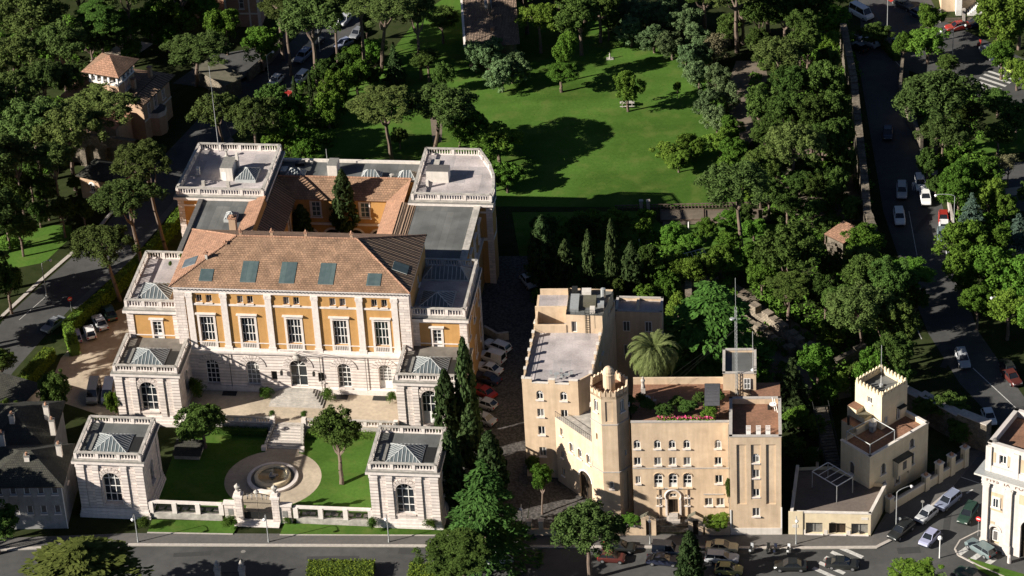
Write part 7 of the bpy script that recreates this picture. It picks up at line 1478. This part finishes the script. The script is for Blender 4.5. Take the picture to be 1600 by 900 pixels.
# ------------------------------------------------------------------ vehicles
def paint(name, c, met=0.2, rough=.28): 
    m = mat('paint_'+name, c, tuple(x*.93 for x in c), 3, rough, 0, .5); return m
PT = {'white': paint('white', (.72, .72, .70)), 'silver': paint('silver', (.42, .43, .44)), 'black': paint('black', (.018, .02, .019)), 'grey': paint('grey', (.17, .18, .19)), 'red': paint('red', (.30, .028, .02)), 'darkred': paint('dark_red', (.085, .022, .018)), 'blue': paint('slate_blue', (.20, .225, .30)), 'navy': paint('navy', (.025, .03, .055)), 'cream': paint('cream', (.62, .52, .30)), 'green': paint('dark_green', (.025, .05, .035)), 'lime': paint('lime', (.36, .46, .10)), 'lilac': paint('lilac', (.33, .34, .47)), 'teal': paint('grey_teal', (.14, .18, .18)), 'olive': paint('yellow_olive', (.33, .29, .09))}
def lerp(a, b, t): return a+(b-a)*t
def make_car(L, W, H, zs, hood, cab, roof, kind):
    """L W H; zs shoulder height; hood height; cab = (rear, front) x at the shoulder; roof = (rear, front) x at the top"""
    t = bpy.data.objects.new(kind, None); COL.objects.link(t); w = W/2
    b = MB(); st = [(-L/2, .40, zs-.22, .86), (-L/2+.10, .26, zs-.02, .95), (-L*.30, .20, zs, 1.0), (cab[1]-.25, .20, zs, 1.0), (cab[1]+.05, .20, zs-.02, 1.0), (L/2-.35, .22, hood, .96), (L/2-.08, .28, hood-.12, .88), (L/2, .40, hood-.30, .80)]
    S = []
    for x, zb, zt, k in st: S.append([(x, -w*.9*k, zb), (x, -w*k, lerp(zb, zt, .35)), (x, -w*.985*k, zt-.10), (x, -w*.86*k, zt), (x, w*.86*k, zt), (x, w*.985*k, zt-.10), (x, w*k, lerp(zb, zt, .35)), (x, w*.9*k, zb)])
    P0 = PT['white']
    for p, q in zip(S, S[1:]):
        for i in range(8): j = (i+1) % 8; b.face([p[j], p[i], q[i], q[j]], P0)
    b.face(S[0][::1], P0); b.face(S[-1][::-1], P0)
    # roof skin and pillars
    wt, wb = w*.70, w*.86; r0, r1 = roof; z1 = H
    b.face([(r0, -wt, z1-.02), (r1, -wt, z1-.02), (r1, wt, z1-.02), (r0, wt, z1-.02)], P0)
    rc = [(r0, -wt, z1-.03), (r1, -wt, z1-.03), (r1, wt, z1-.03), (r0, wt, z1-.03)]; bc = [(cab[0], -wb, zs-.02), (cab[1], -wb, zs-.02), (cab[1], wb, zs-.02), (cab[0], wb, zs-.02)]
    for i in range(4): b.tube(bc[i], rc[i], .05, P0, n=4); b.tube(rc[i], rc[(i+1) % 4], .045, P0, n=4)
    for s in (-1, 1): xm = (r0+r1)/2-.05; b.tube((xm-.02, s*wb, zs), (xm, s*wt, z1-.03), .045, P0, n=4)
    if kind == 'van':
        for s in (-1, 1): b.face([(cab[0], s*(wb+.01), zs), (r1-.75, s*(wb+.01), zs), (r1-.75, s*(wt+.03), z1-.02), (r0, s*(wt+.03), z1-.02)][::s], P0)
    body = b.build('body', t); body.material_slots[0].link = 'OBJECT'
    g = MB(); k = .985
    rc = [(r0+.03, -wt, z1-.04), (r1-.03, -wt, z1-.04), (r1-.03, wt, z1-.04), (r0+.03, wt, z1-.04)]
    for i in range(4): j = (i+1) % 4; g.face([bc[i], bc[j], rc[j], rc[i]], CARGL)
    g.build('window', t)
    wr = .31 if L < 4.4 else .33; wm = MB()
    for s in (-1,): pass
    def wheel_mesh(r, wd, m, nm):
        q = MB(); n = 14; A = [(r*math.cos(6.2832*i/n), -wd/2, r*math.sin(6.2832*i/n)) for i in range(n)]; B = [(p[0], wd/2, p[2]) for p in A]
        for i in range(n): j = (i+1) % n; q.face([A[j], A[i], B[i], B[j]], m)
        q.face(A, m); q.face(B[::-1], m); return q.mesh(nm)
    tm = wheel_mesh(wr, .2, TYRE, 'wheel'); rm = wheel_mesh(wr*.62, .23, RIM, 'rim')
    for x in (-L*.31, L*.32):
        for s in (-1, 1): o = inst('wheel', tm, t, (x, s*(w-.10), wr)); inst('rim', rm, o)
    for s in (-1, 1):
        q = MB(); q.box(L/2-.16, L/2-.02, s*w*.62-.16, s*w*.62+.16, hood-.36, hood-.20, LAMPM); q.build('headlight', t)
        q = MB(); q.box(-L/2-.01, -L/2+.1, s*w*.70-.12, s*w*.70+.12, zs-.32, zs-.10, TAILM); q.build('tail_light', t)
    q = MB(); q.box(L/2-.10, L/2+.05, -w*.8, w*.8, .34, .50, TYRE); q.build('bumper', t)
    q = MB(); q.box(-L/2-.05, -L/2+.08, -w*.84, w*.84, .34, .50, TYRE); q.build('bumper', t)
    return t
CARS = {'hatchback': (3.7, 1.62, 1.42, .90, .86, (-1.72, .78), (-1.15, .15)), 'saloon': (4.35, 1.70, 1.40, .92, .88, (-1.45, .95), (-.85, .25)), 'estate': (4.5, 1.72, 1.46, .93, .88, (-2.12, .95), (-1.85, .25)), 'van': (4.2, 1.75, 1.9, 1.0, .95, (-2.05, 1.0), (-2.0, .45))}
MPV = (4.9, 1.9, 2.1, 1.15, 1.1, (-2.38, 1.75), (-2.3, 1.2)); CARS['minibus'] = MPV
PROTO = {}; USED = set()
def car(kind, x, y, dx, dy, col, lab, group=None, z=0.0):
    if kind not in PROTO: PROTO[kind] = make_car(*CARS[kind], kind)
    o = PROTO[kind]
    if kind in USED: o = copytree(o)
    USED.add(kind); p = un(x, y, z); q = un(x+dx, y+dy, z); o.location = (p.x, p.y, z+.024); o.rotation_euler.z = math.atan2(q.y-p.y, q.x-p.x)
    o['label'] = lab; o['category'] = 'van' if kind in ('van', 'minibus') else 'car'; 
    if group: o['group'] = group
    o.name = {'hatchback': 'hatchback_car', 'saloon': 'saloon_car', 'estate': 'estate_car', 'van': 'small_van', 'minibus': 'van'}[kind]
    for c in o.children:
        if c.name.startswith('body'): c.material_slots[0].link = 'OBJECT'; c.material_slots[0].material = PT[col]
    return o
G1 = 'cars parked along the palazzo wall'
car('estate', 777, 546, -16, -6, 'white', 'white estate car farthest up the lane beside the palazzo wall', G1)
car('van', 769, 564, -16, -5, 'white', 'small white van parked beside the palazzo wall', G1)
car('saloon', 764, 581, -16, -5, 'white', 'white saloon between the small white van and the dark blue car', G1)
car('saloon', 761, 596, -16, -5, 'navy', 'dark blue saloon next to the red car by the palazzo wall', G1)
car('saloon', 756, 617, -16, -8, 'red', 'bright red car parked by the palazzo wall', G1)
car('hatchback', 758, 636, -16, -5, 'silver', 'pale hatchback parked just below the red car', G1)
car('saloon', 754, 659, -16, -6, 'silver', 'silver saloon lowest in the row by the palazzo wall', G1)
car('saloon', 742, 680, -16, -6, 'navy', 'dark car hidden in the cypress shade at the end of the row', G1)
car('hatchback', 826, 445, 10, 12, 'silver', 'pale car half hidden in the shaded far end of the cobbled lane')
G2 = 'cars parked on the gravel court'
car('hatchback', 141, 524, -5, -14, 'white', 'white hatchback parked on the gravel court', G2); car('saloon', 157, 509, -8, -13, 'silver', 'silver saloon parked between the white and the dark car on the gravel court', G2); car('saloon', 172, 494, -6, -13, 'green', 'dark green saloon in the hedge shade on the gravel court', G2); car('hatchback', 119, 530, -4, -14, 'lilac', 'pale lilac car under the hedge end on the gravel court', G2)
car('minibus', 147, 620, -3, 14, 'grey', 'grey white van parked beside the blue van', G2); car('minibus', 171, 620, -3, 14, 'blue', 'slate blue van parked beside the pyramid bush', G2)
car('saloon', 84, 512, -18, 13, 'grey', 'grey saloon driving down the left road by the hedge')
car('hatchback', 431, 131, -10, 10, 'white', 'white hatchback beside the curved lamp on the left road'); car('estate', 474, 92, -12, 11, 'blue', 'long grey blue car parked in the shade of the left road'); car('saloon', 492, 72, -12, 9, 'black', 'dark car parked ahead of the long grey blue one'); car('hatchback', 526, 41, -9, 9, 'white', 'pale car in the shade at the top of the left road, left of a pair'); car('saloon', 539, 35, -9, 10, 'silver', 'silver car at the top of the left road, right of a pair')
car('estate', 470, 127, -12, 12, 'white', 'white pickup like car behind the hedge on the left road'); car('hatchback', 537, 73, -12, 6, 'blue', 'blue car half hidden by the bright roadside hedge'); car('hatchback', 558, 57, -10, 10, 'grey', 'grey car at the road bend above the bright hedge'); car('hatchback', 449, 158, -12, 9, 'red', 'red car hidden behind the trees of the left road')
# right-hand road
car('saloon', 1359, 70, 14, 7, 'silver', 'pale saloon coming round the bend on the shaded right road'); car('hatchback', 1342, 78, -14, -8, 'black', 'black hatchback beside the city wall on the right road'); car('hatchback', 1387, 213, 0, 14, 'navy', 'dark blue hatchback in the deep shade of the steep right road'); car('estate', 1409, 303, 0, 15, 'silver', 'grey estate car left of the group on the right road'); car('estate', 1438, 291, 2, 14, 'white', 'white estate car parked behind another on the right road'); car('estate', 1446, 313, 2, 15, 'white', 'white estate car with an open door on the right road'); car('saloon', 1457, 284, 0, 14, 'grey', 'grey saloon at the kerb behind the white estates'); car('estate', 1405, 344, 2, 15, 'white', 'white estate car alone in the middle of the right road'); car('hatchback', 1474, 346, 0, 13, 'red', 'red car parked by the pale low wall'); car('hatchback', 1475, 361, 0, 13, 'white', 'white car parked behind the red one by the pale low wall'); car('hatchback', 1472, 372, 0, 13, 'teal', 'teal car under the bright trees by the right kerb'); car('hatchback', 1487, 408, 2, 13, 'silver', 'silver car hidden under the bright roadside trees')
car('estate', 1504, 566, 5, 15, 'silver', 'silver estate car driving down the sunlit lower road'); car('saloon', 1580, 594, 12, 14, 'darkred', 'dark red car in the tree shade at the right edge'); car('hatchback', 1545, 657, 6, 14, 'white', 'white car behind the end pier of the city wall'); car('hatchback', 1574, 578, -9, -13, 'black', 'black car ahead of the dark red one at the right edge')
car('minibus', 1346, 26, 18, 10, 'white', 'white box van parked at the top of the right road'); car('saloon', 1413, 12, 16, 8, 'black', 'black car on the upper square beside the blue one'); car('hatchback', 1436, 27, 14, 8, 'navy', 'blue car on the upper square near the lamp'); car('hatchback', 1393, 1, 14, 7, 'red', 'red car at the top edge of the upper square'); car('saloon', 1496, 46, -18, 3, 'red', 'red car parked along the iron fence'); car('saloon', 1526, 40, -18, 3, 'navy', 'dark blue car parked behind the red one along the iron fence'); car('hatchback', 1543, 86, 10, 9, 'silver', 'silver car with white rear by the scooter on the upper square'); car('saloon', 1560, 99, 12, 9, 'navy', 'navy car between the silver and the lime cars'); car('hatchback', 1580, 112, 10, 10, 'lime', 'lime green car by the zebra crossing on the upper square'); car('hatchback', 1408, 70, -14, -8, 'grey', 'grey car in the shade behind the small trees of the upper square')
# junction
car('estate', 1408, 834, -16, 13, 'black', 'black estate car at the corner below the double headed lamp'); car('hatchback', 1447, 810, -15, 12, 'silver', 'silver hatchback parked behind the black estate car'); car('estate', 1481, 788, -16, 13, 'blue', 'slate blue estate car parked behind the silver hatchback'); car('estate', 1512, 808, -9, 14, 'green', 'dark green car driving past the gate building'); car('hatchback', 1452, 846, -13, 14, 'lilac', 'small lilac car driving alone across the junction'); car('estate', 1532, 862, -18, -11, 'teal', 'grey teal estate car parked on the island stripes', z=.1); car('hatchback', 1512, 903, -16, -8, 'green', 'dark green car roof at the bottom right edge')
# front street
car('saloon', 968, 860, 16, 1, 'black', 'black saloon at the kerb behind the loose rounded pine'); car('hatchback', 956, 876, 15, 1, 'darkred', 'dark red car behind the loose rounded pine'); car('van', 1044, 866, 16, 1, 'grey', 'grey van at the kerb left of the black cypress'); car('saloon', 1036, 880, 16, 1, 'navy', 'dark blue saloon left of the black cypress'); car('saloon', 1128, 860, 16, 1, 'cream', 'cream saloon at the kerb right of the black cypress'); car('estate', 1128, 877, 17, 1, 'silver', 'silver white estate car beside the cream saloon'); car('hatchback', 1139, 895, 16, 1, 'olive', 'yellow olive car at the bottom edge below the estate car'); car('saloon', 1235, 889, -17, 0, 'black', 'black car driving left towards the bottom edge'); car('saloon', 1316, 886, 17, 1, 'black', 'black car on the zebra crossing'); car('hatchback', 781, 878, -16, 2, 'white', 'white car glimpsed under the feathery cedar')
if 'minibus' in PROTO: pass
def scooter(x, y, ang, m, lab):
    t = thing('scooter', lab, 'scooter', tuple(un(x, y, .0)+Vector((0, 0, .02))), R(ang), 'scooters parked at the kerb'); b = MB(); b.box(-.75, .1, -.14, .14, .45, .75, m); b.box(-.3, .45, -.12, .12, .22, .34, m); b.box(.4, .55, -.18, .18, .3, 1.0, m); b.box(-.7, .0, -.13, .13, .75, .85, TYRE); b.build('body', t)
    for wx in (-.6, .65):
        q = MB(); q.tube((wx, -.06, .26), (wx, .06, .26), .26, TYRE, n=12); q.build('wheel', t)
    q = MB(); q.tube((.45, -.32, 1.05), (.45, .32, 1.05), .03, IRON); q.tube((.45, 0, .9), (.65, 0, .26), .04, STEEL); q.build('handlebar', t)
for x, y, a, m, lab in ((1174, 861, 70, PT['silver'], 'small silver scooter, leftmost at the kerb'), (1200, 861, 75, PT['black'], 'black scooter left of the pair at the kerb'), (1211, 862, 75, PT['navy'], 'dark scooter right of the pair at the kerb'), (1232, 862, 75, PT['white'], 'white fronted scooter next to the right street lamp'), (1530, 72, 60, PT['red'], 'red scooter on the upper square by the silver car')): scooter(x, y, a, m, lab)

# ------------------------------------------------------------------ lamps, signs, masts
def lamp(x, y, h, arm, ang, lab, group=None, kind='globe', arms=1):
    t = thing('street_lamp', lab, 'street lamp', tuple(un(x, y, 0)+Vector((0, 0, .12))), R(ang), group)
    b = MB(); b.tube((0, 0, 0), (0, 0, h*.55), .085, STEEL, .07, n=8); b.tube((0, 0, h*.55), (0, 0, h-.5), .065, STEEL, .055, n=8); b.tube((0, 0, 0), (0, 0, .5), .13, STEEL, .11, n=8); b.build('pole', t)
    for k in range(arms):
        s = 1 if k == 0 else -1; b = MB(); r = arm; P = [(s*r*(1-math.cos(a)), 0, h-.5+.5*math.sin(a)) for a in [math.pi/2*i/5 for i in range(6)]]
        if kind == 'hook': P += [(s*(r+.5), 0, h-.08)]
        for p, q in zip(P, P[1:]): b.tube(p, q, .05, STEEL, .045, n=6)
        b.build('arm', t); e = P[-1]; b = MB(); b.lathe([(.04, .1), (.22, .0), (.24, -.12), (.16, -.28), (0, -.32)], e[0], 0, 10, WHITE, z0=e[2]); b.build('lamp_head', t)
    return t
LG = 'street lamps along the front street'
for x, y, lab in ((216, 848, 'street lamp in front of the left gate pavilion'), (420, 848, 'street lamp in front of the garden gate'), (608, 848, 'street lamp in front of the right gate pavilion'), (817, 832, 'street lamp beside the castle yard gate'), (1016, 851, 'street lamp in front of the castle villa door'), (1244, 851, 'street lamp in front of the garage')): lamp(x, y, 5.0, 1.5, -93, lab, LG)
lamp(1400, 829, 6.6, 1.7, 22, 'tall street lamp with long curved arm at the street corner', kind='hook')
lamp(421, 131, 5.6, 1.4, 40, 'curved street lamp beside the white car on the left road'); lamp(73, 463, 6.2, 1.4, 12, 'curved street lamp on the left road near the corner lawn'); lamp(500, 82, 5.6, 1.6, 200, 'thin street lamp over the shaded cars of the left road')
lamp(1488, 97, 6.5, 1.8, 20, 'two armed street lamp on the upper square', kind='hook', arms=2); lamp(1490, 362, 6.7, 2.4, 178, 'street lamp leaning over the right road by the pale low wall', kind='hook'); lamp(1574, 518, 6, 2, 178, 'street lamp in the shade at the right edge', kind='hook'); lamp(1386, 62, 9.0, .6, 60, 'tall slim lamp post by the road bend on the right'); lamp(1536, 36, 8, .6, 90, 'tall white lamp post near the iron fence')
t = thing('globe_lamp', 'short white globe lamp on a post at the road edge by the bottom tree', 'street lamp', tuple(un(1468, 872))); b = MB(); b.tube((0, 0, 0), (0, 0, 3.0), .09, WHITE, .07, n=8); b.build('pole', t); b = MB(); b.lathe([(.1, 0), (.3, .2), (.32, .4), (.18, .62), (0, .7)], 0, 0, 12, WHITE, z0=2.95); b.build('lamp_head', t)
def sign(x, y, h, lab, col, bar=True, ang=-100):
    t = thing('road_sign', lab, 'road sign', tuple(un(x, y)+Vector((0, 0, .1))), R(ang+90)); b = MB(); b.tube((0, 0, 0), (0, 0, h), .035, STEEL); b.build('pole', t)
    b = MB(); b.tube((0, -.06, h-.1), (0, -.03, h-.1), .38 if bar else .24, col, n=20); 
    if bar: b.box(-.25, .25, -.075, -.062, h-.17, h-.03, WHITE)
    b.build('disc', t)
REDS = mat('sign_red', (.55, .03, .03), (.5, .03, .03), 2, .5)
sign(112, 487, 2.3, 'round red sign on the kerb of the left road', REDS, True, -60); sign(1528, 838, 2.9, 'red and white no entry sign at the foot of the gate building', REDS, True, -120); sign(1405, 828, 1.9, 'small grey sign pole beside the tall corner lamp', STEEL, False); sign(1441, 804, 2.2, 'small green grey sign beside the parked silver hatchback', LEDGE, False)
t = thing('flag_mast', 'thin tall mast with guy wires on the left rear tower roof', 'mast', (*m2w(-20.4, 75.0), 14.5), TH); b = MB(); b.tube((0, 0, 0), (0, 0, 15), .07, STEEL, .04, n=6); b.build('pole', t)
b = MB(); 
for q in ((-3.5, -2, 0), (3.6, -2, 0), (2.4, -4, 0), (-2.4, -4, 0)): b.tube((0, 0, 12.5), q, .008, IRON, n=4)
b.build('guy_wire', t)
# people by the white cars on the right-hand road
def person(x, y, ang, shirt, lab, stride=.0):
    t = thing('person', lab, 'person', tuple(un(x, y)+Vector((0, 0, .03))), R(ang)); 
    V = [(0, 0, .98), (0, 0, 1.18), (0, 0, 1.40), (0, 0, 1.52), (0, .01, 1.62), (0, .02, 1.74), (-.18, 0, 1.42), (-.25, .0, 1.14), (-.24, .12, .90), (.18, 0, 1.42), (.25, -.02, 1.14), (.23, .06, .88), (-.09, 0, .92), (-.10, .06+stride, .50), (-.11, stride*.5, .06), (-.11, .16+stride*.5, .03), (.09, 0, .92), (.10, .02-stride, .50), (.11, -.04-stride, .06), (.11, .12-stride, .03)]
    E_ = [(0, 1), (1, 2), (2, 3), (3, 4), (4, 5), (2, 6), (6, 7), (7, 8), (2, 9), (9, 10), (10, 11), (0, 12), (12, 13), (13, 14), (14, 15), (0, 16), (16, 17), (17, 18), (18, 19)]
    Rr = [.15, .14, .17, .06, .09, .09, .075, .05, .04, .075, .05, .04, .10, .07, .05, .04, .10, .07, .05, .04]
    me = bpy.data.meshes.new('body'); me.from_pydata(V, E_, []); o = bpy.data.objects.new('body', me); COL.objects.link(o); o.parent = t; me.materials.append(shirt)
    me.materials.append(SKIN)
    o.modifiers.new('skin', 'SKIN'); sk = me.skin_vertices[0].data if me.skin_vertices else None
    if sk is None:
        bm_ = __import__('bmesh').new(); bm_.from_mesh(me); bm_.verts.layers.skin.verify(); bm_.to_mesh(me); bm_.free(); sk = me.skin_vertices[0].data
    for i, r in enumerate(Rr): sk[i].radius = (r, r)
    sk[0].use_root = True; s = o.modifiers.new('sub', 'SUBSURF'); s.levels = 1; s.render_levels = 1
    b = MB(); b.lathe([(.105, 0), (.115, .06), (.09, .12), (0, .15)], 0, -.005, 10, BARK, z0=1.68); b.build('hair', t)
person(1427, 298, 20, CLOTHB, 'person in a pale shirt standing between the grey and white cars', .1); person(1446, 277, 200, CLOTHB, 'person in pale clothes behind the white estate car', .05)
